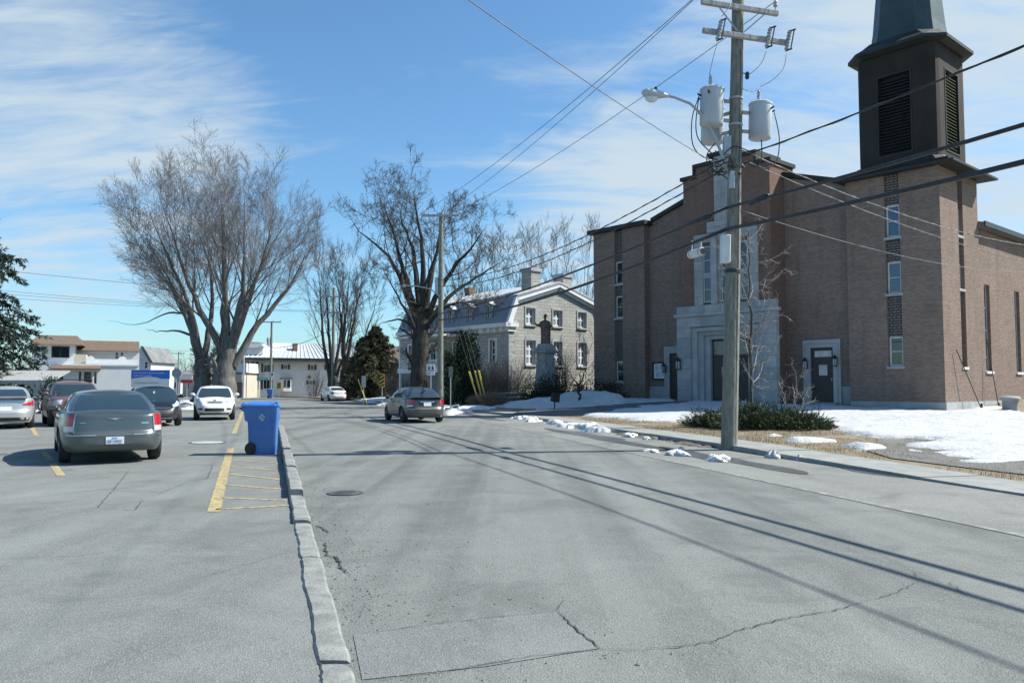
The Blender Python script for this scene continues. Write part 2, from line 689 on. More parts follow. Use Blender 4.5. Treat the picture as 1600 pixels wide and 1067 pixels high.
def to_st(x, y):
    return x * UX + y * UY, -x * UY + y * UX


EDGE_T = [-30, 38, 46, 50, 64, 75, 84, 105, 118, 140]
EDGE_S = [9.25, 9.25, 8.6, 7.6, 5.0, 4.0, 2.5, -2.0, -12.0, -60.0]


def edge_s(t):
    return np.interp(t, EDGE_T, EDGE_S)


def walk_s(t):
    return edge_s(t) + np.interp(t, [-30, 60, 75], [1.12, 1.12, 0.15])


def lawn_z(s, t):
    k = np.interp(t, [-30, 25, 32, 42, 52, 62, 90, 120], [0.004, 0.006, 0.0085, 0.036, 0.052, 0.05, 0.02, 0.004])
    d = np.maximum(s - walk_s(t), 0)
    return np.interp(t, [10, 16.5], [0.035, 0.115]) + np.minimum(d * k, 0.62) + 0.0 * s


rng = np.random.default_rng(7)
MB().sheet([(-2500, -300), (2500, -300), (2500, 4500), (-2500, 4500)], -0.03).build('ground', M['far_ground'])
tag(bpy.data.objects['ground'], kind='structure')
road = MB().sheet([(-75, -14), (30, -14), (30, 150), (-75, 150)], 0.0).build('road', M['road'])
tag(road, kind='structure')

KA, KB = 0.27, -0.3025                 # kerb line: X = KA + KB * Y (its edge on the car-park side)


def kerb_x(y):
    return KA + KB * y


lot = MB().sheet([(kerb_x(-6) + 0.02, -6), (kerb_x(28) + 0.02, 28), (kerb_x(28) - 2.0, 44), (-40, 50), (-45, -6)], 0.004).build('parking_lot', M['lot'])
tag(lot, kind='structure')
sh = MB().sheet([st(6.80, -12), st(9.3, -12), st(9.3, 40), st(8.6, 46), st(6.6, 40)], 0.004).build('road_shoulder', M['shoulder'])
tag(sh, kind='structure')


def strip(pts, w, z, jag=0.0, seed=0, taper=False):
    """a narrow painted or cracked strip along ground points"""
    r = random.Random(seed)
    fine = []
    for a, b in zip(pts[:-1], pts[1:]):
        a, b = Vector(a[:2]), Vector(b[:2])
        n = max(1, int((b - a).length / (0.045 if jag else 3.0)))
        for i in range(n):
            fine.append(a.lerp(b, i / n))
    fine.append(Vector(pts[-1][:2]))
    L, R = [], []
    for i, p in enumerate(fine):
        t = (fine[min(i + 1, len(fine) - 1)] - fine[max(0, i - 1)]).normalized()
        nrm = Vector((-t.y, t.x))
        off = r.uniform(-jag, jag)
        ww = w * (r.uniform(0.35, 1.3) if jag else 1)
        if taper:
            ww *= min(1, 0.25 + 4 * min(i, len(fine) - 1 - i) / len(fine))
        L.append(p + nrm * (ww / 2 + off))
        R.append(p - nrm * (ww / 2 - off))
    V = [(p.x, p.y, z) for p in L] + [(p.x, p.y, z) for p in R]
    n = len(L)
    return MB().add(V, [(i, i + 1, n + i + 1, n + i) for i in range(n - 1)])


def px_strip(pxs, w, z, **k):
    return strip([gp(a, b, z) for a, b in pxs], w, z, **k)


ra = math.atan2(UX, -UY)


def blob(cx, cy, rx, ry, rot, z, seed, n=40, rough=0.25):
    r = random.Random(seed)
    ph = [r.uniform(0, 6.28) for _ in range(6)]
    pts = []
    for i in range(n):
        a = 2 * math.pi * i / n
        k = 1 + rough * sum(math.sin((j + 2) * a + ph[j]) / (j + 2) for j in range(6))
        x, y = rx * k * math.cos(a), ry * k * math.sin(a)
        pts.append((cx + x * math.cos(rot) - y * math.sin(rot), cy + x * math.sin(rot) + y * math.cos(rot)))
    return MB().sheet(pts, z)


# repair patch and cracks in the road
MB().add([tuple(gp(a, b, 0.004)) for a, b in ((552, 991), (700, 971), (872, 956), (938, 1012), (760, 1040), (566, 1061))], [(0, 1, 2, 3, 4, 5)]).build('repair_patch', M['patch'], road)
cracks = [[(870, 953), (900, 983), (940, 1013)], [(940, 1013), (990, 1014), (1060, 1009), (1110, 1001), (1150, 985), (1230, 964), (1310, 951), (1360, 936)],
          [(545, 992), (700, 971), (870, 954)], [(556, 1064), (700, 1047), (830, 1024), (940, 1013)], [(494, 820), (505, 825), (514, 832)],
          [(507, 846), (511, 866), (527, 871), (533, 884), (546, 899)], [(1360, 936), (1400, 925), (1437, 906)], [(1425, 890), (1436, 900)], [(1484, 908), (1498, 920), (1520, 932)],
          [(1110, 1001), (1135, 1012), (1158, 1025)], [(1490, 960), (1540, 975), (1600, 995)], [(880, 935), (875, 945), (871, 954)], [(1080, 835), (1110, 845), (1160, 850)]]
for i, c in enumerate(cracks):
    w = [0.011, 0.009, 0.005, 0.006, 0.020, 0.022, 0.006, 0.007, 0.007, 0.005, 0.004, 0.005, 0.004][i]
    px_strip(c, w, 0.009, jag=0.012, seed=i, taper=True).build('crack', M['crack'], road)
lot_cracks = [[(0, 806), (106, 796.5), (152, 793), (162, 781), (177, 765), (202, 734)], [(152, 793), (210, 797), (223, 780)], [(235, 776), (291, 753.5), (324, 747), (334, 722)],
              [(0, 872), (120, 868), (210, 855)], [(300, 905), (390, 880), (455, 860)]]
for i, c in enumerate(lot_cracks):
    px_strip(c, 0.009 if i < 3 else 0.004, 0.008, jag=0.014, seed=40 + i, taper=True).build('crack', M['crack'], lot)

# sand and loose grit washed along the kerb
n = 1500
yy = rng.uniform(2.6, 12.5, n)
xx = kerb_x(yy) + 0.20 + np.abs(rng.normal(0, 0.28, n)) ** 1.0
far = rng.random(n) < .25
xx = np.where(far, xx + rng.uniform(0, 1.4, n), xx)
sz = rng.uniform(0.003, 0.010, n) * np.where(rng.random(n) < .06, 1.8, 1)
T8 = np.array([(1, 0, 0), (0, 1, 0), (-1, 0, 0), (0, -1, 0), (0, 0, .8)])
Vg = np.stack([xx, yy, np.full(n, .003)], 1)[:, None] + T8[None] * sz[:, None, None] * rng.uniform(.6, 1.3, (n, 5, 3))
fi = np.array([(0, 1, 4), (1, 2, 4), (2, 3, 4), (3, 0, 4)])
lp = (np.arange(n)[:, None, None] * 5 + fi[None]).reshape(-1)
M['grit'] = plain('grit', (0.05, 0.048, 0.045), (0.22, 0.21, 0.19), 60, 0.95)
tag(link_mesh('grit', fast_mesh('grit', Vg.reshape(-1, 3), lp, np.arange(n * 4) * 3), M['grit']), 'loose grit lying along the kerb on the road', 'grit', kind='stuff')

# paint
line = strip([st(6.86, -12), st(6.70, 30)], 0.10, 0.0065).build('edge_line', M['white_line'], road)
for a in ([(380, 640), (366, 677)], [(361, 700), (357, 712)], [(357, 712), (345, 757), (334, 799)]):
    px_strip(a, 0.15, 0.0085).build('yellow_line', M['yellow_line'], lot)
for a in ([(362.4, 718.7), (431.6, 722.5)], [(360.7, 728.5), (433, 734)], [(358, 740), (437.5, 748.7)], [(353, 757), (444, 764)], [(346, 777), (449, 781)], [(337, 795), (452, 789)]):
    px_strip(a, 0.085, 0.0085).build('hatch_line', M['yellow_line'], lot)
for a in ([(46, 662), (57, 680)], [(69, 706), (79, 719)], [(82, 724), (96, 743)]):
    px_strip(a, 0.13, 0.0085).build('yellow_line', M['yellow_line'], lot)
px_strip([(300, 664), (318, 669)], 0.09, 0.0085).build('yellow_line', M['white_line'], lot)
px_strip([(96, 733), (115, 732.5)], 0.09, 0.0085).build('yellow_line', M['white_line'], lot)


# damp ground round the pole and along the gutter
g = gp(1120, 716)
blob(g.x, g.y, 2.3, 0.42, ra, 0.0095, 3, rough=0.5).build('damp_patch', M['wet'], road)
g = gp(905, 683)
blob(g.x + .5, g.y, 3.6, 0.45, ra, 0.0095, 8, rough=0.5).build('damp_patch', M['wet'], road)
g = gp(1360, 738)
blob(g.x, g.y, 0.8, 0.18, ra, 0.0095, 5, rough=0.5).build('damp_patch', M['wet'], road)
g = gp(640, 655)
blob(g.x + 3, g.y + 3, 4.5, 0.4, ra, 0.0095, 9, rough=0.5).build('damp_patch', M['wet'], road)


def manhole(name, x, y, r, label, lidmat):
    e = empty(name, (x, y, 0.0), 0, label, 'manhole')
    MB().lathe([(r + 0.06, 0.011), (r + 0.06, 0.014), (r, 0.0145), (r, 0.012)], 32).build('ring', M['wet'], e)
    MB().lathe([(r - 0.012, 0.0), (r - 0.012, 0.018), (0.02, 0.0185)], 32).build('cover', lidmat, e)
    k = MB()
    for i in range(-3, 4):
        w = math.sqrt(max(0.01, (r - 0.04) ** 2 - (i * r / 4) ** 2))
        k.box(-w, w, i * r / 4 - 0.012, i * r / 4 + 0.012, 0.017, 0.022)
    k.build('grip_ribs', lidmat, e)
    return e


manhole('manhole', -2.30, 11.1, 0.19, 'rusty iron manhole cover in the road beside the kerb', M['iron'])
manhole('manhole', -7.95, 20.9, 0.40, 'manhole cover with a wet rim and a puddle reflection painted white, in the car park', M['plastic_white'])  # white cover colour stands for the reflection in its puddle

# kerb stones between the car park and the road
kerb = empty('kerb', (0, 0, 0), kind='structure')
r = random.Random(5)
y = 1.6
cuts = [1.6, 4.05, 4.34, 6.9, 8.62, 10.6, 13.6, 16.6, 19.6, 22.6, 27.6]
for i in range(len(cuts) - 1):
    y0, y1 = cuts[i] + 0.003, cuts[i + 1] - (0.003 if i != 1 else 0.05)
    n = max(4, int((y1 - y0) / 0.09))
    rings = []
    hgt = float(np.interp((y0 + y1) / 2, [3, 9, 10.5, 13, 30], [0.022, 0.026, 0.080, 0.14, 0.15])) * r.uniform(.9, 1.08)
    if 4.0 < y0 < 4.2:
        hgt *= 0.75
    ph = r.uniform(0, 9)
    for j in range(n + 1):
        yy = y0 + (y1 - y0) * j / n
        end = min(j, n - j)
        sh_ = 0.005 if end == 0 else 0.0
        x0 = kerb_x(yy)
        jl = 0.006 * math.sin(yy * 4 + ph) + r.uniform(-.007, .007)
        jr = 0.005 * math.sin(yy * 5 + ph) + r.uniform(-.006, .006)
        z = hgt + r.uniform(-.0035, .0035) - sh_ * .4
        rings.append([Vector((x0 + jl + sh_, yy, -0.02)), Vector((x0 + jl + sh_ + .003, yy, z - .016)), Vector((x0 + jl + .018 + sh_, yy, z - .002)),
                      Vector((x0 + .10, yy, z + r.uniform(-.003, .004))), Vector((x0 + .165 + jr - sh_, yy, z - .004)), Vector((x0 + .183 + jr - sh_, yy, z - .018)), Vector((x0 + .188 + jr - sh_, yy, -0.02))])
    MB().loft(rings).build('kerb_stone', M['kerb'], kerb, smooth=True, auto=30)
px_strip([(441, 716), (463, 790), (476, 868), (489, 940), (497, 990), (508, 1062)], 0.02, 0.0088, jag=0.02, seed=77).build('kerb_gap', M['crack'], lot)

# sidewalk: kerb face and separate slabs
walk = empty('sidewalk', (0, 0, 0), kind='structure')
t = -9.0
r = random.Random(11)
while t < 50:
    t2 = t + 1.52
    a0, a1 = float(edge_s(t)), float(edge_s(t2))
    b0, b1 = float(walk_s(t)), float(walk_s(t2))
    dz = r.uniform(-.006, .006)
    g0, g1 = t + .006, t2 - .006
    zt_ = lambda q: float(np.interp(q, [10, 16.5], [0.038, 0.118])) + dz
    c4 = [st(a0, g0), st(b0, g0), st(b1, g1), st(a1, g1)]
    z4 = [zt_(g0), zt_(g0), zt_(g1), zt_(g1)]
    MB().add([(p[0], p[1], -0.03) for p in c4] + [(p[0], p[1], z) for p, z in zip(c4, z4)], [(0, 1, 2, 3), (4, 5, 6, 7), (0, 1, 5, 4), (1, 2, 6, 5), (2, 3, 7, 6), (3, 0, 4, 7)]).build('paving_slab', M['concrete'], walk)
    t = t2

# lawn
ts = np.arange(-14, 132, 1.0)
aa = np.linspace(0, 1, 44) ** 1.7
V = []
for tt in ts:
    s0 = float(walk_s(tt))
    for a in aa:
        s = s0 + a * 62
        x, y = st(s, tt)
        V.append((x, y, float(lawn_z(s, tt)) + 0.015 * math.sin(x * 1.3) * math.cos(y * 1.1) * min(1, a * 30)))
m = len(aa)
F = [(i * m + j, i * m + j + 1, (i + 1) * m + j + 1, (i + 1) * m + j) for i in range(len(ts) - 1) for j in range(m - 1)]
tag(MB().add(V, F).build('lawn', M['dry_grass'], smooth=True), kind='structure')


def patch(name, pxs, mat, dz, zref=0.15):
    """a sheet that follows the lawn a little above it"""
    P = [Vector(on_lawn(a, b)) for a, b in pxs]
    xs = np.array([p.x for p in P])
    ys = np.array([p.y for p in P])
    sv, tv = to_st(xs, ys)
    z = lawn_z(sv, tv)
    return tag(MB().add([(x, y, zz + dz) for x, y, zz in zip(xs, ys, z)], [tuple(range(len(xs)))]).build(name, mat), kind='structure')


def fill(poly, step, zf, name, mat, kind='structure', smooth=True):
    """grid of cells whose centres lie inside a ground polygon"""
    poly = np.array([(p[0], p[1]) for p in poly])
    x0, y0 = poly.min(0)
    x1, y1 = poly.max(0)
    xs = np.arange(x0 - step, x1 + step, step)
    ys = np.arange(y0 - step, y1 + step, step)
    X, Y = np.meshgrid(xs, ys)
    d = sdist(X.ravel(), Y.ravel(), poly).reshape(X.shape)
    return X, Y, d


def sdist(x, y, poly):
    """signed distance to a polygon, positive inside"""
    n = len(poly)
    best = np.full(x.shape, 1e9)
    ins = np.zeros(x.shape, bool)
    for i in range(n):
        ax, ay = poly[i]
        bx, by = poly[(i + 1) % n]
        dx, dy = bx - ax, by - ay
        h_ = np.clip(((x - ax) * dx + (y - ay) * dy) / (dx * dx + dy * dy + 1e-9), 0, 1)
        best = np.minimum(best, np.hypot(x - ax - h_ * dx, y - ay - h_ * dy))
        c = ((ay > y) != (by > y)) & (x < (bx - ax) * (y - ay) / (by - ay + 1e-12) + ax)
        ins ^= c
    return np.where(ins, best, -best)


def vnoise(x, y, seed, scale):
    """smooth value noise"""
    rr = np.random.default_rng(seed)
    T = rr.random((64, 64))
    u, v = x / scale, y / scale
    i, j = np.floor(u).astype(int), np.floor(v).astype(int)
    fu, fv = u - i, v - j
    fu, fv = fu * fu * (3 - 2 * fu), fv * fv * (3 - 2 * fv)
    g = lambda a, b: T[a % 64, b % 64]
    return (g(i, j) * (1 - fu) + g(i + 1, j) * fu) * (1 - fv) + (g(i, j + 1) * (1 - fu) + g(i + 1, j + 1) * fu) * fv - 0.5


def fbm(x, y, seed, scale, o=4):
    return sum(vnoise(x, y, seed + k, scale / 2 ** k) / 1.6 ** k for k in range(o))


def heap(name, polys, mat, step, zfun, thick, slope, seed, extra=None, ragged=0.5, label=None, kind='structure', nscale=1.4):
    """snow lying on the ground: a height sheet that dips under the ground where it has melted away"""
    allp = np.vstack([np.array(p) for p in polys])
    x0, y0 = allp.min(0) - 0.6
    x1, y1 = allp.max(0) + 0.6
    xs = np.arange(x0, x1, step)
    ys = np.arange(y0, y1, step)
    X, Y = np.meshgrid(xs, ys)
    x, y = X.ravel(), Y.ravel()
    d = np.full(x.shape, -1e9)
    for p in polys:
        d = np.maximum(d, sdist(x, y, np.array(p)))
    d2 = d + ragged * fbm(x, y, seed, nscale)
    hgt = np.where(d2 > 0, thick * (1 - np.exp(-np.maximum(d2, 0) * slope / thick)), d2 * 0.4)
    if extra is not None:
        hgt = hgt + np.where(d2 > 0, extra(x, y) * np.clip(d2 / 0.8, 0, 1), 0)
    hgt = hgt + np.where(d2 > 0.05, 0.028 * fbm(x, y, seed + 9, 0.55, 3) + 0.05 * fbm(x, y, seed + 19, 2.2, 2), 0)
    z = zfun(x, y) + hgt
    keep = (d2.reshape(X.shape) > -0.35)
    cell = keep[:-1, :-1] | keep[1:, :-1] | keep[:-1, 1:] | keep[1:, 1:]
    nx = len(xs)
    ii, jj = np.nonzero(cell)
    a = ii * nx + jj
    loops = np.stack([a, a + 1, a + nx + 1, a + nx], 1)
    used = np.unique(loops)
    remap = np.full(len(x), -1)
    remap[used] = np.arange(len(used))
    Vv = np.stack([x, y, z], 1)[used]
    lp = remap[loops].ravel()
    me = fast_mesh(name, Vv, lp, np.arange(len(a)) * 4, smooth=True)
    return tag(link_mesh(name, me, mat), kind=kind)


def lawn_xy(x, y):
    s, t = to_st(x, y)
    return lawn_z(s, t)


def on_lawn(px, py):
    """where the line of sight through a pixel meets the sloping lawn"""
    z = 0.2
    for _ in range(14):
        p = gp(px, py, z)
        s_, t_ = to_st(p.x, p.y)
        z = 0.6 * z + 0.4 * min(0.75, float(lawn_z(s_, t_)))
    return (p.x, p.y)


def gpoly(pxs, z):
    return [tuple(gp(a, b, z))[:2] for a, b in pxs]


patch('gravel_patch', [(1372, 690), (1430, 684), (1520, 690), (1700, 700), (1900, 770), (1600, 742.5), (1480, 728), (1394, 717), (1355, 705)], M['gravel'], 0.02, 0.14)
patch('path', [(800, 647), (850, 649), (905, 650), (960, 643), (1037, 633), (1090, 629), (1090, 626.5), (1050, 627.5), (962, 632), (871, 638.5), (815, 643)], M['path'], 0.035, 0.3)
main_snow = gpoly([(905, 648), (960, 651), (1000, 654), (1080, 657), (1128, 660), (1200, 664), (1283, 666), (1330, 672), (1374, 680), (1427, 683), (1419, 695), (1467, 705), (1545, 712), (1640, 708), (1800, 720), (1800, 660), (1620, 650)], 0.2)
# up to the church wall
main_snow += [(24.6, 40.6), (20.2, 37.7), (17.0, 41.0), (14.3, 43.2), (12.4, 44.4)] + [on_lawn(1090, 628.5), on_lawn(1037, 632.5), on_lawn(960, 641.5)]
specks = [gpoly(p, 0.15) for p in ([(1196, 681.5), (1216, 680), (1218, 684), (1200, 685)], [(1228, 684), (1262, 685), (1286, 687), (1282, 690), (1230, 688)],
                                  [(1302, 687), (1312, 688), (1310, 692), (1303, 691)], [(1318, 690), (1350, 694), (1374, 698), (1366, 702), (1340, 698), (1320, 695)])]
heap('snow', [main_snow] + specks, M['snow'], 0.17, lawn_xy, 0.10, 0.5, 21, ragged=1.0)


def ridge(cx, cy, hgt, rx, ry, rot):
    c_, s_ = math.cos(rot), math.sin(rot)
    return lambda x, y: hgt * np.exp(-(((x - cx) * c_ + (y - cy) * s_) / rx) ** 2 - ((-(x - cx) * s_ + (y - cy) * c_) / ry) ** 2)


bank = [on_lawn(a, b) for a, b in ((762, 634), (800, 638), (850, 640.5), (905, 637.5), (962, 633), (1000, 630), (1045, 627.5))] + [(9.6, 49.6), (7.6, 51.0), (4.4, 51.6), (2.0, 50.5), (-1.0, 50.5)]
R1 = ridge(5.6, 47.6, 0.50, 2.6, 1.3, rad(130))
R2 = ridge(3.2, 48.6, 0.45, 2.8, 1.6, 0.3)
heap('snow_bank', [bank], M['snow'], 0.17, lawn_xy, 0.16, 0.6, 31, lambda x, y: R1(x, y) + R2(x, y) + 0.16 * fbm(x, y, 5, 1.1, 4), ragged=0.9)
verge = [gpoly([(560, 624), (598, 628.5), (622, 633), (640, 636), (700, 637), (690, 631), (640, 625), (610, 620), (575, 618)], 0.12), gpoly([(700, 640), (716, 641), (708, 645), (698, 645)], 0.12),
         gpoly([(545, 621), (570, 624), (640, 624), (650, 618), (560, 615)], 0.1), gpoly([(720, 634), (760, 633), (765, 637), (730, 638)], 0.2)]
heap('verge_snow', verge, M['dirty_snow'], 0.3, lawn_xy, 0.12, 0.5, 41, ragged=1.6, nscale=2.2)
# the far corner, across the side street
zero = lambda x, y: x * 0 + 0.02
far_sn = [gpoly([(428, 618.5), (470, 619), (510, 619.5), (520, 616.5), (470, 615), (432, 615)], 0), gpoly([(380, 619), (420, 620), (420, 617), (384, 616)], 0)]
heap('corner_snow', far_sn, M['snow'], 0.5, zero, 0.25, 0.4, 51, ragged=1.5, nscale=2.5)
heap('car_park_snow', [gpoly([(272, 636), (288, 640), (306, 640), (312, 632), (300, 629), (276, 630)], 0)], M['snow'], 0.25, zero, 0.5, 0.5, 61, ragged=0.8)
heap('back_snow', [gpoly([(40, 646), (90, 645), (92, 640), (46, 640)], 0)], M['snow'], 0.3, zero, 0.3, 0.4, 62, ragged=0.8)


def snow_chunk(name, px, py, w, hgt, seed, label, mat='dirty_snow', group=None, lx=1.6):
    rr = np.random.default_rng(seed)
    p = gp(px, py, 0.004)
    n, m_ = 26, 8
    rings = []
    ph = rr.uniform(0, 6, 4)
    for i in range(m_):
        a = i / (m_ - 1) * math.pi / 2
        ring = []
        for j in range(n):
            b = 2 * math.pi * j / n
            k = 1 + .22 * math.sin(2 * b + ph[0]) + .18 * math.sin(3 * b + ph[1] + i * .9) + .12 * math.sin(7 * b + ph[2] + i) + rr.uniform(-.2, .2)
            ring.append(Vector((w * lx * k * math.cos(a) * math.cos(b), w * k * math.cos(a) * math.sin(b), hgt * math.sin(a) * (1 + .35 * math.sin(3 * b + ph[3]) * math.cos(a) + rr.uniform(-.3, .2)) - 0.01)))
        rings.append(ring)
    o = MB().loft(rings).build(name, M[mat], None, p, ra + rr.uniform(-.3, .3), smooth=True)
    return tag(o, label, 'snow', group)


snow_chunk('snow_lump', 1209, 715, 0.16, 0.15, 1, 'clean white lump of snow just right of the pole foot', 'snow', lx=1.3)
snow_chunk('snow_lump', 1249, 719, 0.10, 0.10, 2, 'small white lump of snow farthest right of the pole', 'snow', lx=1.3)
snow_chunk('snow_lump', 1058, 711, 0.20, 0.12, 3, 'long grey lump of snow in the damp patch left of the pole')
snow_chunk('snow_lump', 1018, 706, 0.13, 0.07, 4, 'flat thin lump of snow at the left end of the damp patch')
snow_chunk('snow_lump', 1122, 720, 0.17, 0.13, 5, 'dirty lump of snow in the puddle in front of the pole')
snow_chunk('snow_lump', 1064, 703, 0.09, 0.08, 6, 'little snow lump close to the kerb, left of the pole')
snow_chunk('snow_lump', 984, 682, 0.22, 0.12, 7, 'broken snow lump at the near end of the kerbside snow row')
snow_chunk('snow_lump', 1010, 686, 0.11, 0.09, 8, 'small snow lump between the kerbside row and the muddy kerb')
# the row along the kerb
row = [st(8.75, t_) for t_ in (24.0, 26, 28, 30)] + [st(9.2, t_) for t_ in (30, 28, 26, 24)]
row2 = [st(8.7, t_) for t_ in (32.0, 33.5, 35)] + [st(9.2, t_) for t_ in (35, 33.5, 32)]
heap('kerbside_snow', [row, row2], M['dirty_snow'], 0.05, lambda x, y: x * 0 + 0.005, 0.15, 1.6, 71, lambda x, y: 0.16 * fbm(x, y, 75, 0.35, 4), ragged=0.75, nscale=0.55)
mudp = [[st(8.95, t_) for t_ in (17.6, 19, 21, 23)] + [st(9.24, t_) for t_ in (23, 21, 19, 17.6)]]
heap('gutter_mud', mudp, M['mud'], 0.06, lambda x, y: x * 0 + 0.005, 0.07, 0.6, 72, ragged=0.4, nscale=0.5)

# dry grass tufts on the strip behind the sidewalk
n = 26000
tt = rng.uniform(8, 40, n)
ss = walk_s(tt) + 0.05 + rng.random(n) ** 1.3 * 4.5
bx, by = ss * UX - tt * UY, ss * UY + tt * UX
gx = fbm(bx, by, 90, 1.2)
keepg = gx > -0.12
bx, by, tt, ss = bx[keepg], by[keepg], tt[keepg], ss[keepg]
n = len(bx)
bz = lawn_z(ss, tt)
ang = rng.uniform(0, 6.28, n)
ln = rng.uniform(0.03, 0.085, n)
lean = rng.uniform(0.3, 1.6, n) * ln
wd = 0.005
V = np.empty((n, 3, 3))
V[:, 0] = np.stack([bx - wd * np.sin(ang), by + wd * np.cos(ang), bz - 0.01], 1)
V[:, 1] = np.stack([bx + wd * np.sin(ang), by - wd * np.cos(ang), bz - 0.01], 1)
V[:, 2] = np.stack([bx + lean * np.cos(ang), by + lean * np.sin(ang), bz + ln], 1)
o = link_mesh('grass', fast_mesh('grass', V.reshape(-1, 3), np.arange(n * 3), np.arange(n) * 3), M['blade'])
tag(o, 'flattened straw coloured winter grass behind the sidewalk', 'grass', kind='stuff')

# ------------------------------------------------------------------ buildings
def wall_holes(mb, face, u0, u1, z0, z1, plane, thick, holes=()):
    """wall slab facing -y ('F') or +x ('R'), cut by rectangular openings (ua, ub, za, zb)"""
    us = sorted(set([u0, u1] + [h[0] for h in holes] + [h[1] for h in holes]))
    for a, b in zip(us[:-1], us[1:]):
        if b - a < 1e-6:
            continue
        c = (a + b) / 2
        zs = z0
        for h in sorted([h for h in holes if h[0] <= c <= h[1]], key=lambda q: q[2]):
            if h[2] > zs + 1e-6:
                put_face(mb, face, a, b, zs, h[2], plane, thick)
            zs = h[3]
        if z1 > zs + 1e-6:
            put_face(mb, face, a, b, zs, z1, plane, thick)


def put_face(mb, face, a, b, z0, z1, plane, thick, bev=0.0):
    if face == 'F':
        mb.box(a, b, plane, plane + thick, z0, z1, bev)
    elif face == 'R':
        mb.box(plane - thick, plane, a, b, z0, z1, bev)
    elif face == 'L':
        mb.box(plane, plane + thick, a, b, z0, z1, bev)


def window(parent, face, u0, u1, z0, z1, plane, rec=0.12, fw=0.07, nx=1, nz=2, fmat=None, gmat=None, sill=None, sillmat=None, split=None, bw=0.04, name='window'):
    fmat = fmat or M['white_paint']
    gmat = gmat or M['window']
    sg = 1 if face in ('F', 'L') else -1
    p = plane + sg * rec
    mb = MB()
    t = 0.07 * sg
    def fb(a, b, c, d, pl, th):
        if face == 'F':
            mb.box(a, b, pl, pl + th, c, d)
        else:
            mb.box(pl, pl + th, a, b, c, d)
    fb(u0, u0 + fw, z0, z1, p, t)
    fb(u1 - fw, u1, z0, z1, p, t)
    fb(u0 + fw, u1 - fw, z1 - fw, z1, p, t)
    fb(u0 + fw, u1 - fw, z0, z0 + fw, p, t)
    iu0, iu1, iz0, iz1 = u0 + fw, u1 - fw, z0 + fw, z1 - fw
    zsp = split or [iz0 + (iz1 - iz0) * i / nz for i in range(1, nz)]
    usp = [iu0 + (iu1 - iu0) * i / nx for i in range(1, nx)]
    for u in usp:
        fb(u - bw / 2, u + bw / 2, iz0, iz1, p + .012 * sg, t * .7)
    for z in zsp:
        fb(iu0, iu1, z - bw / 2, z + bw / 2, p + .006 * sg, t * .8)
    w = mb.build(name, fmat, parent)
    ue = [iu0] + usp + [iu1]
    ze = [iz0] + list(zsp) + [iz1]
    for a, b in zip(ue[:-1], ue[1:]):
        for c, d in zip(ze[:-1], ze[1:]):
            k = MB()
            mb2 = mb
            mb = k
            fb(a + .001, b - .001, c + .001, d - .001, p + .04 * sg, .012 * sg)
            k.build('pane', gmat, w)
            mb = mb2
    if sill:
        k = MB()
        so = sill
        if face == 'F':
            k.box(u0 - .1, u1 + .1, plane - so, plane + rec, z0 - .13, z0, .01)
        elif face == 'R':
            k.box(plane - rec, plane + so, u0 - .1, u1 + .1, z0 - .13, z0, .01)
        else:
            k.box(plane - so, plane + rec, u0 - .1, u1 + .1, z0 - .13, z0, .01)
        k.build('sill', sillmat or M['stone'], w)
    return w


M['brick'] = brick_mat('church_brick', (0.172, 0.116, 0.090), (0.282, 0.202, 0.162), (0.24, 0.206, 0.178), tint=(0.12, 0.080, 0.065))
M['brick_red'] = brick_mat('gable_brick', (0.158, 0.088, 0.066), (0.225, 0.132, 0.102), (0.195, 0.155, 0.125), tint=(0.11, 0.068, 0.050))
M['dark_brick'] = plain('dark_brick', (0.050, 0.045, 0.045), (0.075, 0.06, 0.055), 12, 0.85)
M['pale_joint'] = plain('projecting_brick', (0.16, 0.145, 0.135), (0.27, 0.25, 0.235), 9, 0.85)
M['stone'] = plain('grey_limestone', (0.29, 0.30, 0.305), (0.38, 0.39, 0.385), 1.5, 0.85, 0.35, 45)
M['stone2'] = plain('grey_limestone_dark', (0.25, 0.262, 0.268), (0.33, 0.34, 0.34), 1.2, 0.85, 0.35, 45)
M['slate_copper'] = plain('dark_green_metal', (0.020, 0.024, 0.022), (0.032, 0.036, 0.034), 1.0, 0.6, spec=0.3)
M['spire'] = plain('weathered_copper', (0.040, 0.058, 0.058), (0.062, 0.080, 0.078), 0.8, 0.4, metal=0.3)
M['belfry'] = plain('grey_metal_cladding', (0.026, 0.023, 0.020), (0.038, 0.034, 0.030), 0.7, 0.8, spec=0.2)
M['louvre_sunlit'] = plain('louvre_slat', (0.30, 0.33, 0.20), (0.36, 0.38, 0.25), 3, 0.7)
M['black'] = plain('black_paint', (0.008, 0.009, 0.010), (0.014, 0.014, 0.016), 4, 0.5)
M['door'] = plain('dark_brown_door', (0.016, 0.012, 0.012), (0.03, 0.02, 0.018), 2, 0.45)
M['pale_roof'] = plain('church_roof', (0.12, 0.125, 0.13), (0.2, 0.2, 0.2), 2, 0.8)

church = empty('church', (20.644, 38.0, 0.0), rad(-49.3), 'big brown brick church with stone portal, stepped gable and dark corner belfry', 'church')
CH = church
w = MB()
# left pavilion with window slot
PXL = [(-20.95, -20.25)]
for (a, b, c, d) in ((-22.9, -20.95, 0, 12.05), (-20.25, -18.35, 0, 12.05)):
    w.box(a, b, 0, 0.35, c, d)
w.box(-20.95, -20.25, 0, 0.35, 0, 1.62)
w.box(-22.9, -18.35, 0.352, 4.85, 0, 12.05)
w.build('tower_wall', M['brick'], CH)
w = MB()
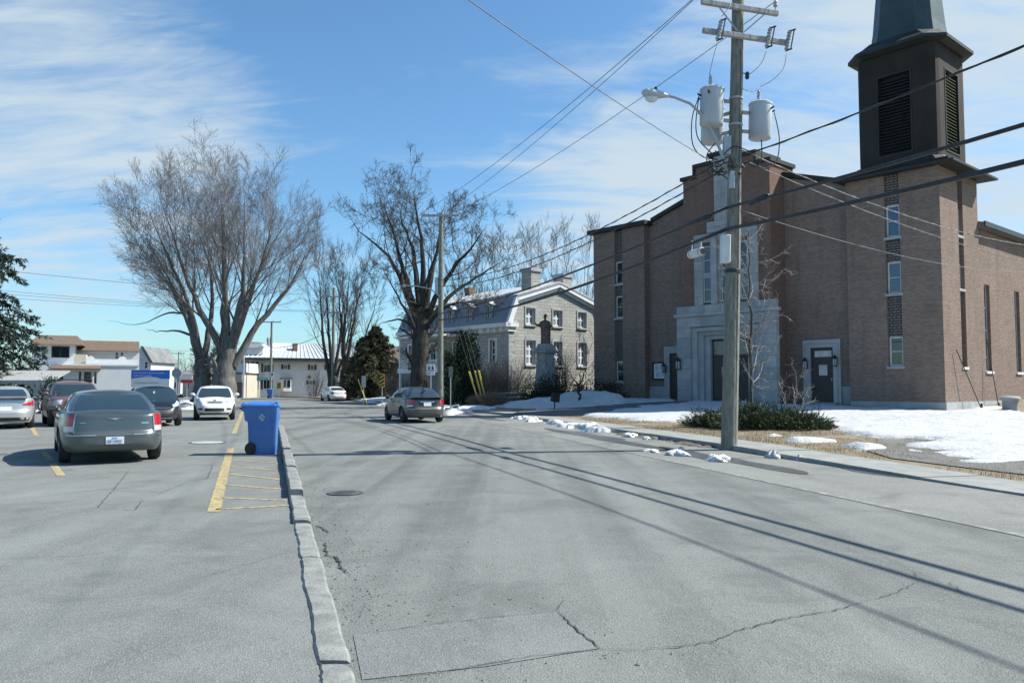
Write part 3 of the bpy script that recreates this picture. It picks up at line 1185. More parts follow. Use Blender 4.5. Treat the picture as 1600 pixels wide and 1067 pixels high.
# right tower base with slots at the front and at the side
w.box(-4.65, -2.65, 0, 0.35, 0, 12.15)
w.box(-1.92, -0.35, 0, 0.35, 0, 12.15)
w.box(-2.65, -1.92, 0, 0.35, 0, 2.33)
w.box(-4.65, -0.352, 0.352, 4.85, 0, 12.15)
w.box(-0.35, 0, 0, 2.2, 0, 12.15)
w.box(-0.35, 0, 2.85, 4.85, 0, 12.15)
w.box(-0.35, 0, 2.2, 2.85, 0, 2.42)
w.build('tower_wall', M['brick'], CH)
w = MB()
# wings between towers and gable
w.prism([(-18.352, 0), (-14.4, 0), (-14.4, 13.35), (-18.352, 12.15)], 1, 0.5, 1.4)
w.build('wing_wall', M['brick'], CH)
w = MB()
w.prism([(-4.648, 0), (-8.6, 0), (-8.6, 13.35), (-4.648, 12.15)], 1, 0.5, 1.4)
w.build('wing_wall', M['brick'], CH)
w = MB()
w.prism([(-14.4, 0), (-14.4, 14.0), (-13.5, 14.0), (-13.5, 14.62), (-12.1, 14.62), (-12.1, 5.2), (-13.8, 5.2), (-13.8, 0)], 1, -0.985, 1.5)
w.prism([(-8.5, 0), (-8.5, 14.0), (-9.4, 14.0), (-9.4, 14.62), (-10.8, 14.62), (-10.8, 5.2), (-9.04, 5.2), (-9.04, 0)], 1, -0.985, 1.5)
w.box(-12.098, -10.802, -0.9, 1.5, 5.2, 14.9)
w.box(-13.798, -9.042, -0.5, 1.5, 0, 5.198)
w.build('gable_wall', M['brick_red'], CH)
# nave behind
w = MB()
nwin = [(5.75 + 4.62 * i, 6.55 + 4.62 * i, 2.25, 6.85) for i in range(5)]
wall_holes(w, 'R', 4.852, 33, 0, 9.75, -0.12, 0.45, nwin)
w.box(-22.8, -0.6, 32.5, 33, 0, 9.75)
w.box(-22.8, -22.4, 4.852, 32.5, 0, 9.75)
w.build('nave_wall', M['brick'], CH)
w = MB()
w.prism([(-23.2, 9.75), (0.28, 9.75), (0.28, 10.0), (-11.45, 12.9), (-23.2, 10.0)], 1, 4.87, 33.6)
w.prism([(-18.3, 9.75), (-4.7, 9.75), (-4.7, 11.2), (-11.45, 12.85), (-18.3, 11.2)], 1, 1.45, 4.869)
w.build('nave_roof', M['pale_roof'], CH)
MB().box(0.281, 0.36, 4.86, 33.6, 9.78, 10.04).build('gutter', M['dark_metal'], CH)
MB().box(-0.5, -0.12, 4.9, 33, 9.70, 9.749).build('soffit', M['dark_metal'], CH)
# stone footing
w = MB()
w.box(-22.95, -18.31, -0.06, 0.0, 0, 0.72)
w.build('footing', M['stone'], CH)
w = MB()
w.box(-4.60, 0.06, -0.06, 0.0, 0, 0.70)
w.box(0.0, 0.06, 0, 4.86, 0, 0.70)
w.build('footing', M['stone'], CH)
w = MB()
w.box(-0.12, -0.06, 4.862, 33, 0, 0.70)
w.build('footing', M['stone'], CH)
w = MB()
w.box(-18.34, -17.05, 0.40, 0.498, 0, 1.45, .01)
w.build('wing_footing', M['stone2'], CH)
w = MB()
w.box(-5.295, -4.66, 0.40, 0.498, 0, 1.45, .01)
w.build('wing_footing', M['stone2'], CH)
# dark metal copings
w = MB()
w.box(-23.25, -18.05, -0.30, 5.0, 12.05, 12.33)
w.build('coping', M['slate_copper'], CH)
w = MB()
for s_ in (1, -1):
    q = lambda x: -11.45 + s_ * (x + 11.45)
    w.prism([(q(-18.05), 12.24), (q(-14.42), 13.36), (q(-14.42), 13.62), (q(-18.05), 12.5)], 1, 0.30, 1.5)
    w.prism([(q(-14.55), 14.0), (q(-13.48), 14.0), (q(-13.48), 14.22), (q(-14.55), 14.22)], 1, -1.12, 1.55)
    w.prism([(q(-13.62), 14.622), (q(-12.1), 14.622), (q(-12.1), 14.84), (q(-13.62), 14.84)], 1, -1.12, 1.55)
    w.prism([(q(-13.63), 14.221), (q(-13.505), 14.221), (q(-13.505), 14.621), (q(-13.63), 14.621)], 1, -1.10, 1.55)
w.box(-12.35, -10.55, -1.35, 1.6, 14.98, 15.2)
w.build('gable_coping', M['slate_copper'], CH)
# tower top ledge, chamfered belfry, cornice and spire
bcx, bcy = -2.15, 2.30


def octo(hw, ch, z, cx=bcx, cy=bcy):
    a, b = hw, hw - ch
    return [Vector((cx + x, cy + y, z)) for x, y in ((-b, -a), (b, -a), (a, -b), (a, b), (b, a), (-b, a), (-a, b), (-a, -b))]


w = MB()
w.box(-5.0, 0.85, -0.5, 5.4, 12.152, 12.26)
w.loft([octo(2.55, .3, 12.262), octo(2.2, .35, 12.75)])
w.build('tower_ledge', M['slate_copper'], CH)
MB().box(-4.8, 0.55, -0.3, 5.2, 12.262, 12.44).build('ledge_trim', M['belfry'], CH)
w = MB()
HB = 2.0
z0b, z1b = 12.70, 18.50
lw, lz0, lz1 = 0.80, 13.25, 17.35
for sx_, sy_, ax in ((0, -1, 'F'), (1, 0, 'R'), (0, 1, 'B'), (-1, 0, 'L')):
    for (a, b, c, d) in ((-1.5, -lw, z0b, z1b), (lw, 1.5, z0b, z1b), (-lw, lw, z0b, lz0), (-lw, lw, lz1, z1b)):
        if ax in 'FB':
            y0 = bcy + sy_ * HB
            w.box(bcx + a, bcx + b, y0, y0 - sy_ * .3, c, d)
        else:
            x0 = bcx + sx_ * HB
            w.box(x0, x0 - sx_ * .3, bcy + a, bcy + b, c, d)
for sx_ in (-1, 1):
    for sy_ in (-1, 1):
        w.prism([(bcx + sx_ * 1.502, bcy + sy_ * HB), (bcx + sx_ * 1.76, bcy + sy_ * (HB - .06)), (bcx + sx_ * (HB - .06), bcy + sy_ * 1.76), (bcx + sx_ * HB, bcy + sy_ * 1.502), (bcx + sx_ * 1.55, bcy + sy_ * 1.55)], 2, z0b, z1b)
w.build('belfry', M['belfry'], CH)
MB().box(bcx - 1.68, bcx + 1.68, bcy - 1.68, bcy + 1.68, z0b, z1b - .1).build('belfry_core', M['black'], CH)
slat0 = None
for ax in 'FR':
    z = lz0 + 0.10
    while z < lz1 - 0.1:
        if ax == 'F':
            k = MB().obox((bcx, bcy - HB + .14, z), (2 * lw, 0.17, 0.025), Matrix.Rotation(rad(38), 3, 'X'))
            k.build('louvre_slat', M['dark_metal'], CH)  # front slats dark, their shade put into the metal colour
        else:
            k = MB().obox((bcx + HB - .14, bcy, z), (0.17, 2 * lw, 0.025), Matrix.Rotation(rad(38), 3, 'Y'))
            k.build('louvre_slat', M['louvre_sunlit'], CH)  # same slats on the sunny side, sunlight put into a paler colour
        z += 0.165
w = MB()
for (a, b, c, d) in ((-lw - .07, lw + .07, lz1 - .002, lz1 + .07), (-lw - .07, lw + .07, lz0 - .09, lz0), (-lw - .07, -lw, lz0, lz1), (lw, lw + .07, lz0, lz1)):
    w.box(bcx + a, bcx + b, bcy - HB - .03, bcy - HB + .1, c, d)
    w.box(bcx + HB - .1, bcx + HB + .03, bcy + a, bcy + b, c, d)
w.build('louvre_frame', M['slate_copper'], CH)
w = MB()
w.loft([octo(2.12, .62, 18.502), octo(2.42, .75, 18.62), octo(2.5, .78, 18.62), octo(2.5, .78, 18.78), octo(2.2, .7, 19.0), octo(1.95, .75, 19.3)])
w.build('belfry_cornice', M['slate_copper'], CH)
w = MB()
w.loft([octo(1.62, .62, 19.301), octo(1.5, .60, 20.2), octo(1.36, .56, 22), octo(0.06, .02, 34.0)])
w.build('spire', M['spire'], CH)


# dark brick panels with every second course standing out
def brick_panel(face, u0, u1, z0, z1, plane):
    mb = MB()
    put_face(mb, face, u0, u1, z0, z1, plane, 0.1)
    mb.build('brick_panel', M['dark_brick'], CH)
    mb = MB()
    z = z0 + 0.02
    i = 0
    sg = -1 if face == 'F' else 1
    while z < z1 - 0.05:
        u = u0 + (0.0 if i % 2 else 0.06)
        while u < u1 - 0.04:
            e = min(u + 0.165, u1)
            if face == 'F':
                mb.box(u, e, plane - 0.03, plane + .01, z, z + 0.050)
            else:
                mb.box(plane - .01, plane + 0.03, u, e, z, z + 0.050)
            u += 0.215
        z += 0.134
        i += 1
    tag(mb.build('projecting_brick', M['pale_joint'], CH), kind='stuff')


cw = M['white_paint']
M['frame_grey'] = plain('pale_window_frame', (0.52, 0.54, 0.54), (0.46, 0.48, 0.48), 3, 0.6)
for zz0, zz1 in ((1.75, 3.15), (6.08, 7.55), (8.38, 9.9)):
    window(CH, 'F', -20.93, -20.27, zz0, zz1, 0.02, 0.14, 0.08, 1, 2, M['frame_grey'], sill=0.03)
for zz0, zz1 in ((0, 0),):
    pass
for a, b in ((3.15, 5.95), (7.55, 8.25), (9.9, 12.05)):
    brick_panel('F', -20.95, -20.25, a, b, 0.18)
M['window_blue'] = glass('blue_glass', (0.02, 0.05, 0.10), 0.08, 0.9)  # bluer base colour for the two upper tower windows
for zz0, zz1, gm in ((2.46, 3.95, 'window'), (6.12, 7.72, 'window_blue'), (8.98, 10.6, 'window_blue')):
    window(CH, 'F', -2.63, -1.94, zz0, zz1, 0.02, 0.14, 0.085, 1, 2, M['frame_grey'], M[gm], sill=0.05)
for a, b in ((3.95, 5.99), (7.72, 8.85), (10.6, 12.15)):
    brick_panel('F', -2.65, -1.92, a, b, 0.18)
for zz0, zz1 in ((6.9, 7.9), (10.0, 11.0)):
    pass
brick_panel('R', 2.2, 2.85, 2.42, 6.2, -0.2)
brick_panel('R', 2.2, 2.85, 7.6, 8.9, -0.2)
brick_panel('R', 2.2, 2.85, 10.4, 12.15, -0.2)
for zz0, zz1 in ((6.33, 7.6), (9.03, 10.4)):
    window(CH, 'R', 2.22, 2.83, zz0, zz1, -0.02, 0.16, 0.08, 1, 2, M['frame_grey'], sill=0.03)
MB().box(-0.3, 0.06, 2.15, 2.9, 2.30, 2.42).build('sill', M['white_paint'], CH)
for (a, b, c, d) in nwin[:3]:
    window(CH, 'R', a, b, c, d, -0.12, 0.16, 0.07, 1, 4, M['frame_grey'], sill=0.08, split=[c + 0.75, c + 2.2, c + 3.4], sillmat=M['white_paint'])
for (a, b, c, d) in nwin[3:]:
    window(CH, 'R', a, b, c, d, -0.12, 0.16, 0.07, 1, 4, M['frame_grey'])

# stone centre: portal of dressed blocks, window panel, pilaster
PY = -1.32
pcx = -11.42


def block_wall(name, u0, u1, z0, z1, y0, y1, bw, bh, mats, seed, holes=()):
    """courses of separate stones with narrow joints"""
    r_ = random.Random(seed)
    nz = max(1, round((z1 - z0) / bh))
    hh = (z1 - z0) / nz
    for i in range(nz):
        za, zb = z0 + i * hh, z0 + (i + 1) * hh
        spans = [(u0, u1)]
        for (a, b, c, d) in holes:
            if (za + zb) / 2 > c and (za + zb) / 2 < d:
                ns = []
                for p, q in spans:
                    if b <= p or a >= q:
                        ns.append((p, q))
                    else:
                        if a > p:
                            ns.append((p, a))
                        if b < q:
                            ns.append((b, q))
                spans = ns
        for p, q in spans:
            n_ = max(1, round((q - p) / bw))
            cuts_ = [p + (q - p) * (j / n_ + (0 if j in (0, n_) else (0.18 if i % 2 else -0.18) / n_)) for j in range(n_ + 1)]
            for a, b in zip(cuts_[:-1], cuts_[1:]):
                MB().box(a + .004, b - .004, y0 + r_.uniform(0, .008), y1, za + .004, zb - .004, .008).build(name, mats[r_.random() < .4], CH)


mm = (M['stone'], M['stone2'])
hole = (pcx - 2.35, pcx + 2.35, 0.0, 4.95)
block_wall('stone_block', pcx - 3.35, pcx + 3.35, 0.0, 5.6, PY, -0.98, 0.95, 0.62, mm, 3, [hole])
MB().box(pcx - 3.5, pcx + 3.5, PY - .10, -0.98, 5.602, 5.80, .02).build('portal_cornice', M['stone'], CH)
block_wall('stone_block', pcx - 3.35, pcx + 3.35, 5.802, 6.25, PY + .02, -0.98, 1.1, 0.45, mm, 4)
for i in range(3):
    a = 2.35 - i * 0.36
    zt = 4.95 - i * 0.24
    y0 = PY + 0.16 + i * .16
    jm = MB()
    for s_ in (-1, 1):
        jm.box(pcx + s_ * a, pcx + s_ * (a - .355), y0, -0.6, 0, zt)
    jm.box(pcx - a + .356, pcx + a - .356, y0, -0.6, zt - .235, zt)
    jm.build('portal_jamb', mm[i % 2], CH)
DW = 2.35 - 3 * .36
dr = MB()
dr.box(pcx - DW, pcx + DW, -0.62, -0.55, 0.62, 4.23)
dr.build('door_surround', M['door'], CH)
for s_ in (-1, 1):
    d_ = MB().box(pcx + s_ * .02, pcx + s_ * (DW - .08), -0.68, -0.625, 0.7, 3.15, .012).build('door', M['door'], CH)
    MB().box(pcx + s_ * .30, pcx + s_ * .62, -0.69, -0.682, 2.0, 2.6).build('pane', M['window'], d_)
    MB().tube([(pcx + s_ * .12, -0.75, 1.3), (pcx + s_ * .12, -0.75, 1.75)], .015, 8).build('handle', M['galv'], d_)
MB().box(pcx - DW + .1, pcx + DW - .1, -0.66, -0.62, 3.3, 4.1).build('transom', M['window'], CH)
MB().box(pcx - 2.3, pcx + 2.3, PY - .5, -0.6, 0.35, 0.62, .02).build('step', M['stone2'], CH)
MB().box(pcx - 2.9, pcx + 2.9, PY - 1.0, -0.6, 0.1, 0.45, .02).build('step', M['stone2'], CH)
# tall window panel
sw = 0.44
wc = [pcx - 1.25, pcx, pcx + 1.25]
holes = [(c - sw / 2 - .05, c + sw / 2 + .05, 6.42, 9.75) for c in wc]
block_wall('stone_block', pcx - 2.15, pcx + 2.15, 6.252, 10.5, -1.14, -0.98, 0.62, 0.53, mm, 5, holes)
for c in wc:
    for a, b in ((6.42, 7.93), (8.08, 9.75)):
        window(CH, 'F', c - sw / 2 - .05, c + sw / 2 + .05, a, b, -1.12, 0.07, 0.06, 1, 2, M['frame_grey'])
    MB().box(c - sw / 2 - .05, c + sw / 2 + .05, -1.12, -0.99, 7.93, 8.08).build('mullion_block', M['stone'], CH)
for s_ in (-.5, .5):
    MB().box(pcx + s_ * 1.25 - .19, pcx + s_ * 1.25 + .19, -1.36, -1.145, 6.253, 10.1, .03).build('mullion_pier', M['stone'], CH)
    MB().box(pcx + s_ * 1.25 - .15, pcx + s_ * 1.25 + .15, -1.30, -1.145, 10.1, 10.45, .03).build('mullion_cap', M['stone2'], CH)
block_wall('stone_block', pcx - 1.15, pcx + 1.15, 10.502, 11.15, -1.22, -0.98, 0.75, 0.32, mm, 6)
block_wall('stone_block', pcx - .62, pcx + .62, 11.152, 14.97, -1.20, -0.905, 0.62, 0.76, mm, 7)
# side doors with stone surrounds, lanterns
for (a, b, lab) in ((-16.62, -15.42, 0), (-7.02, -5.72, 1)):
    j = MB()
    j.box(a - .42, a - .002, 0.30, 0.52, 0.4, 3.98)
    j.box(b + .002, b + .42, 0.30, 0.52, 0.4, 3.98)
    j.box(a - .002, b + .002, 0.30, 0.52, 3.56, 3.98)
    j.build('door_surround', M['stone'], CH)
    j = MB()
    j.box(a - .30, a - .22, 0.285, 0.30, 0.6, 3.80)
    j.box(b + .22, b + .30, 0.285, 0.30, 0.6, 3.80)
    j.box(a - .22, b + .22, 0.285, 0.30, 3.72, 3.80)
    j.build('surround_moulding', M['stone2'], CH)
    d_ = MB().box(a, b, 0.42, 0.48, 0.62, 3.558).build('side_door', M['door'], CH)
    MB().box(a + .22, b - .12, 0.405, 0.419, 3.05, 3.38).build('transom', M['blind'] if lab else M['window'], d_)
    MB().box(a + .45, b - .38, 0.405, 0.419, 2.05, 2.62).build('pane', M['blind'] if lab else M['window'], d_)
    MB().box(b - .14, b - .10, 0.38, 0.42, 1.75, 1.9).build('handle', M['galv'], d_)
    MB().box(a - .3, b + .3, -0.1, 0.45, 0.40, 0.60, .01).build('step', M['stone2'], CH)


def lantern(x, y, z, sc, label):
    e = empty('wall_lantern', (0, 0, 0), 0, parent=CH)
    e.location = (x, y, z)
    e.scale = (sc, sc, sc)
    k = MB()
    k.box(-.02, .02, 0.0, 0.22, -.02, .02)
    k.box(-.06, .06, 0.2, 0.24, -.22, .15)
    k.build('bracket', M['black'], e)
    k = MB()
    k.lathe([(.04, .42), (.05, .36), (.16, .26), (.17, .22), (.13, .2)], 6)
    k.lathe([(.12, -.2), (.13, -.17), (.11, -.16)], 6)
    for i in range(6):
        a = i * math.pi / 3
        k.box(.12 * math.cos(a) - .012, .12 * math.cos(a) + .012, .12 * math.sin(a) - .012, .12 * math.sin(a) + .012, -.17, .21)
    k.build('cage', M['black'], e)
    MB().lathe([(.105, -.165), (.115, .2)], 6).build('lantern_glass', M['ceramic'], e)


lantern(-14.55, PY - .2, 2.72, 1.25, '')
lantern(-16.92, 0.10, 2.55, 1.0, '')
lantern(-7.22, 0.10, 2.62, 1.0, '')
lantern(-5.52, 0.10, 2.72, 1.0, '')
# downpipe seams
MB().tube([(-0.07, 4.93, 0.3), (-0.07, 4.93, 9.7)], .05, 8).build('downpipe', M['brick'], CH)
# glazed notice board on the wing wall
nb = empty('notice_board', (0, 0, 0), 0, 'small black framed glazed notice board on the church wall left of the side door', 'notice board')
nb.matrix_world = church.matrix_basis @ Matrix.Translation((-17.5, 0.40, 2.45))
k = MB()
for (a, b, c, d) in ((-.55, .55, .48, .58), (-.55, .55, -.58, -.48), (-.55, -.45, -.48, .48), (.45, .55, -.48, .48)):
    k.box(a, b, -0.06, 0.06, c, d)
k.build('frame', M['black'], nb)
MB().box(-.45, .45, 0.0, 0.05, -.48, .48).build('backing', M['white_paint'], nb)
k = MB()
for (a, b, c, d) in ((-.35, -.05, .02, .4), (.02, .36, .1, .38), (-.3, .1, -.4, -.05), (.16, .38, -.36, 0.0)):
    k.box(a, b, -0.008, -0.001, c, d)
k.build('paper', M['tank'], nb)
# steel posts leaning at the wall
for (u, z1, u1, lab) in ((3.0, 3.25, 1.15, 'thin dark steel rod leaning against the sunlit church tower wall'), (5.35, 3.95, 5.15, 'upright thin dark steel rod at the church corner beside the nave window')):
    e = empty('steel_rod', (0, 0, 0), 0, lab, 'rod')
    e.matrix_world = church.matrix_basis.copy()
    MB().tube([(0.55, u, 0.25), (0.12, u1, z1)], .022, 8).build('shaft', M['dark_metal'], e)
    MB().tube([(0.55, u, 0.22), (0.53, u - .03, 0.62)], .05, 8).build('foot', M['black'], e)
# grey stone urn planter
pu = gp(1579, 644, 0.25)
k = empty('planter', (pu.x, pu.y, 0.2), 0.3, 'round grey stone planter standing in the snow beside the church', 'planter')
MB().lathe([(.46, 0), (.46, .08), (.34, .12), (.33, .55), (.35, .6)], 20).build('body', M['stone2'], k, smooth=True, auto=35)
MB().lathe([(.40, .60), (.44, .64), (.44, .72), (.38, .78), (.30, .80), (.05, .82)], 20).build('lid', M['stone'], k, smooth=True, auto=35)

# ------------------------------------------------------------------ presbytery
M['ashlar'] = brick_mat('squared_limestone', (0.33, 0.328, 0.298), (0.43, 0.425, 0.39), (0.25, 0.25, 0.235), 0.62, 0.26, 0.018, tint=(0.26, 0.263, 0.25), bump=0.8)
M['mansard'] = siding_mat('blue_grey_metal_roof', (0.20, 0.215, 0.25), (0.25, 0.265, 0.30), 0.45, True)
M['trim'] = plain('cream_white_trim', (0.72, 0.73, 0.72), (0.63, 0.64, 0.63), 2, 0.6)
M['window_pale'] = glass('curtained_glass', (0.26, 0.29, 0.32), 0.08, 0.6)
pres = empty('presbytery', (-0.241, 60.0, 0.0), rad(-49.3), 'grey cut-stone presbytery with blue-grey mansard roof, white trim and two chimneys', 'house')
PL = -15.0
gw = [(1.72, 2.68, 6.2, 7.5), (4.62, 5.62, 6.2, 7.5), (7.4, 8.4, 6.2, 7.5), (1.72, 2.72, 3.1, 5.0), (4.62, 5.62, 3.1, 5.0), (7.4, 8.4, 3.1, 5.0)]
k = MB()
wall_holes(k, 'R', 0.0, 10.3, 0, 5.6, 0.0, 0.5, [g_ for g_ in gw if g_[3] < 5.5])
# upper gable in columns cut to the roof line
prof = [(0.0, 5.6), (0.0, 6.15), (0.72, 8.15), (5.15, 9.5), (9.58, 8.15), (10.3, 6.15), (10.3, 5.6)]


def roof_z(y):
    return float(np.interp(y, [0, 0.72, 5.15, 9.58, 10.3], [6.15, 8.15, 9.5, 8.15, 6.15]))


ups = [g_ for g_ in gw if g_[2] > 5.5]
ys_ = sorted(set([0, 0.72, 5.15, 9.58, 10.3] + [g_[0] for g_ in ups] + [g_[1] for g_ in ups]))
for a, b in zip(ys_[:-1], ys_[1:]):
    h_ = [g_ for g_ in ups if g_[0] <= (a + b) / 2 <= g_[1]]
    if h_:
        k.box(-.5, 0, a, b, 5.6, h_[0][2])
        k.prism([(a, h_[0][3]), (b, h_[0][3]), (b, roof_z(b)), (a, roof_z(a))], 0, -.5, 0)
    else:
        k.prism([(a, 5.6), (b, 5.6), (b, roof_z(b)), (a, roof_z(a))], 0, -.5, 0)
fwn = [(-2.25, -1.5, 3.3, 5.05), (-4.7, -3.95, 3.3, 5.05), (-7.0, -6.2, 2.95, 5.0), (-10.2, -9.4, 2.95, 5.0), (-13.6, -12.8, 3.3, 5.05), (-8.9, -7.9, 0.6, 2.5)]
wall_holes(k, 'F', PL, -0.502, 0, 6.0, 0.0, 0.5, fwn)
k.box(PL, PL + .5, 0.502, 10.3, 0, 8)
k.box(PL, -.502, 9.8, 10.3, 0, 6)
k.build('wall', M['ashlar'], pres)
for g_ in gw:
    arch = g_[2] < 5
    window(pres, 'R', *g_, 0.0, 0.16, 0.14, 2, 2 if not arch else 3, M['trim'], M['window_pale'], sill=0.12, bw=0.13)
    j = MB()
    a, b, c, d = g_
    j.box(-.05, 0.05, a - .13, a - .001, c - .05, d)
    j.box(-.05, 0.05, b + .001, b + .13, c - .05, d)
    if arch:
        pts = []
        n_ = 12
        mid, hw = (a + b) / 2, (b - a) / 2 + .13
        for i in range(n_ + 1):
            t_ = math.pi * i / n_
            pts.append((mid - hw * math.cos(t_), d + (hw * .75) * math.sin(t_)))
        j.prism(pts, 0, -.05, 0.05)
    else:
        j.box(-.05, 0.05, a - .13, b + .13, d, d + .14)
    j.build('window_surround', M['stone'], pres)
for f_ in fwn[:5]:
    window(pres, 'F', *f_, 0.0, 0.18, 0.10, 2, 3, M['trim'], sill=0.1, bw=0.08)
    a, b, c, d = f_
    j = MB()
    j.box(a - .14, a - .001, -.05, .05, c, d + .12)
    j.box(b + .001, b + .14, -.05, .05, c, d + .12)
    j.box(a, b, -.05, .05, d + .001, d + .12)
    j.build('window_surround', M['trim'], pres)
MB().box(-8.88, -7.92, 0.1, 0.2, 0.6, 2.5).build('door', M['trim'], pres)
# mansard slopes, upper roof, snow
k = MB()
k.prism([(-0.35, 6.2), (-0.35, 6.3), (0.70, 8.32), (0.85, 8.2)], 0, PL, 0.02)
k.prism([(10.65, 6.2), (10.65, 6.3), (9.60, 8.32), (9.45, 8.2)], 0, PL, 0.02)
k.build('mansard_roof', M['mansard'], pres)
k = MB()
k.prism([(0.62, 8.18), (0.62, 8.36), (5.15, 9.70), (9.68, 8.36), (9.68, 8.18), (5.15, 9.52)], 0, PL - .2, 0.30)
k.build('upper_roof', M['mansard'], pres)
k = MB()
k.prism([(0.66, 8.375), (0.66, 8.45), (5.15, 9.80), (9.6, 8.47), (9.6, 8.39), (5.15, 9.72)], 0, PL - .1, 0.22)
k.build('roof_snow', M['snow'], pres)
# raking cornice on the gable end and main cornice with brackets
k = MB()
pr = [(-0.42, 6.05), (0.52, 8.22), (5.15, 9.66), (9.78, 8.22), (10.72, 6.05)]
for a, b in zip(pr[:-1], pr[1:]):
    dy, dz = b[0] - a[0], b[1] - a[1]
    L_ = math.hypot(dy, dz)
    ny, nz = dz / L_, -dy / L_
    if nz > 0:
        ny, nz = -ny, -nz
    k.prism([a, b, (b[0] + ny * .30, b[1] + nz * .30), (a[0] + ny * .30, a[1] + nz * .30)], 0, 0.02, 0.30)
    k.prism([(a[0] + ny * .31, a[1] + nz * .31), (b[0] + ny * .31, b[1] + nz * .31), (b[0] + ny * .52, b[1] + nz * .52), (a[0] + ny * .52, a[1] + nz * .52)], 0, 0.02, 0.14)
k.build('raking_cornice', M['trim'], pres)
k = MB()
k.box(PL, 0.02, -0.50, -.002, 5.95, 6.25)
k.box(PL, 0.02, -0.18, -.001, 5.60, 5.949)
k.box(0.021, 0.30, -0.50, 0.75, 5.95, 6.25)
k.box(0.021, 0.16, -0.18, 0.60, 5.60, 5.949)
k.build('cornice', M['trim'], pres)
for i in range(19):
    x_ = PL + .5 + i * 0.78
    MB().box(x_, x_ + .13, -0.42, -0.181, 5.62, 5.948).build('cornice_bracket', M['trim'], pres)
# corner quoins
for i in range(15):
    w_ = 0.55 if i % 2 else 0.36
    j = MB()
    j.box(-w_, 0.035, -0.035, 0.0, i * .37 + .01, i * .37 + .36)
    j.box(0.0, 0.035, 0.001, w_, i * .37 + .01, i * .37 + .36)
    j.build('quoin', M['stone'], pres)
# dormers
for dx in (-2.2, -4.7, -7.2, -9.7, -12.2):
    d_ = MB()
    d_.box(dx - .42, dx - .28, -0.20, 0.75, 6.45, 7.72)
    d_.box(dx + .28, dx + .42, -0.20, 0.75, 6.45, 7.72)
    d_.box(dx - .279, dx + .279, -0.19, 0.6, 6.45, 6.62)
    d_.prism([(dx - .52, 7.72), (dx + .52, 7.72), (dx, 8.02)], 1, -0.32, 0.9)
    do = d_.build('dormer', M['mansard'], pres)
    window(do, 'F', dx - .28, dx + .28, 6.62, 7.7, -0.15, 0.04, 0.05, 2, 2, M['trim'])
    MB().prism([(dx - .5, 7.76), (dx + .5, 7.76), (dx, 8.07)], 1, -0.30, 0.3).build('dormer_snow', M['snow'], do)
# chimneys
for (cx_, cy_, zt) in ((-0.9, 3.1, 10.75), (-0.9, 6.6, 10.6)):
    j = MB()
    j.box(cx_ - .6, cx_ + .55, cy_ - .5, cy_ + .5, 8.4, zt - .28)
    c_ = j.build('chimney', M['ashlar'], pres)
    MB().box(cx_ - .7, cx_ + .65, cy_ - .6, cy_ + .6, zt - .279, zt).build('chimney_cap', M['stone'], c_)
MB().box(-11.3, -10.6, 4.4, 5.1, 9.0, 10.3).build('chimney', M['brick_red'], pres)
# porch
po = MB()
po.box(-11.5, -5.3, -2.45, -.01, 2.68, 2.9)
po.box(-11.5, -5.3, -2.5, -2.45, 2.55, 2.95)
po.build('porch_floor', M['trim'], pres)
po = MB()
po.box(-11.65, -5.2, -2.6, -.19, 5.42, 5.60)
po.build('porch_roof', M['trim'], pres)
MB().prism([(-2.62, 5.602), (-.19, 5.602), (-.19, 5.9)], 0, -11.67, -5.18).build('porch_roof_cover', M['slate_copper'], pres)
for x_ in (-11.35, -9.4, -7.45, -5.5):
    c_ = MB()
    c_.box(x_ - .09, x_ + .09, -2.42, -2.24, 2.9, 5.42)
    c_.box(x_ - .14, x_ + .14, -2.46, -2.20, 5.22, 5.419)
    c_.box(x_ - .08, x_ + .08, -2.40, -2.24, 0, 2.68)
    c_.build('porch_column', M['trim'], pres)
for a, b in ((-11.26, -9.49), (-9.31, -7.54), (-7.36, -5.59)):
    j = MB()
    j.box(a, b, -2.36, -2.30, 3.50, 3.58)
    j.box(a, b, -2.36, -2.30, 3.02, 3.08)
    rl = j.build('railing', M['trim'], pres)
    n_ = 10
    for i in range(n_):
        x_ = a + (b - a) * (i + .5) / n_
        MB().box(x_ - .025, x_ + .025, -2.35, -2.31, 3.08, 3.5).build('baluster', M['trim'], rl)

# ------------------------------------------------------------------ far buildings, fronts square to the street beyond
def flat_house(name, depth, label, cat='house'):
    return empty(name, (0, depth, 0), 0, label, cat)


def fx(px, depth):
    return (px - 800) / F_PX * depth


def fz(py, depth):
    return at(800, py, depth).z


M['siding'] = siding_mat('white_siding', (0.64, 0.66, 0.68), (0.57, 0.59, 0.61), 0.22)
M['stucco'] = plain('white_stucco', (0.68, 0.69, 0.69), (0.60, 0.61, 0.61), 0.7, 0.85, 0.3, 20)
M['beige'] = plain('beige_wall', (0.42, 0.38, 0.31), (0.48, 0.44, 0.36), 1, 0.85)
M['brown_shingle'] = plain('brown_shingle', (0.115, 0.080, 0.058), (0.165, 0.118, 0.085), 3.5, 0.9, 0.6, 12, stretch=(1, 1, 4))
M['metal_roof'] = plain('pale_metal_roof', (0.40, 0.42, 0.43), (0.5, 0.52, 0.53), 0.8, 0.5)
M['dark_trim'] = plain('dark_fascia', (0.05, 0.052, 0.055), (0.08, 0.08, 0.082), 1.0, 0.7)
M['red_sign'] = plain('red_sign', (0.55, 0.035, 0.04), (0.45, 0.03, 0.035), 3, 0.5)
M['maroon'] = plain('maroon_panel', (0.16, 0.035, 0.045), (0.2, 0.05, 0.06), 3, 0.6)

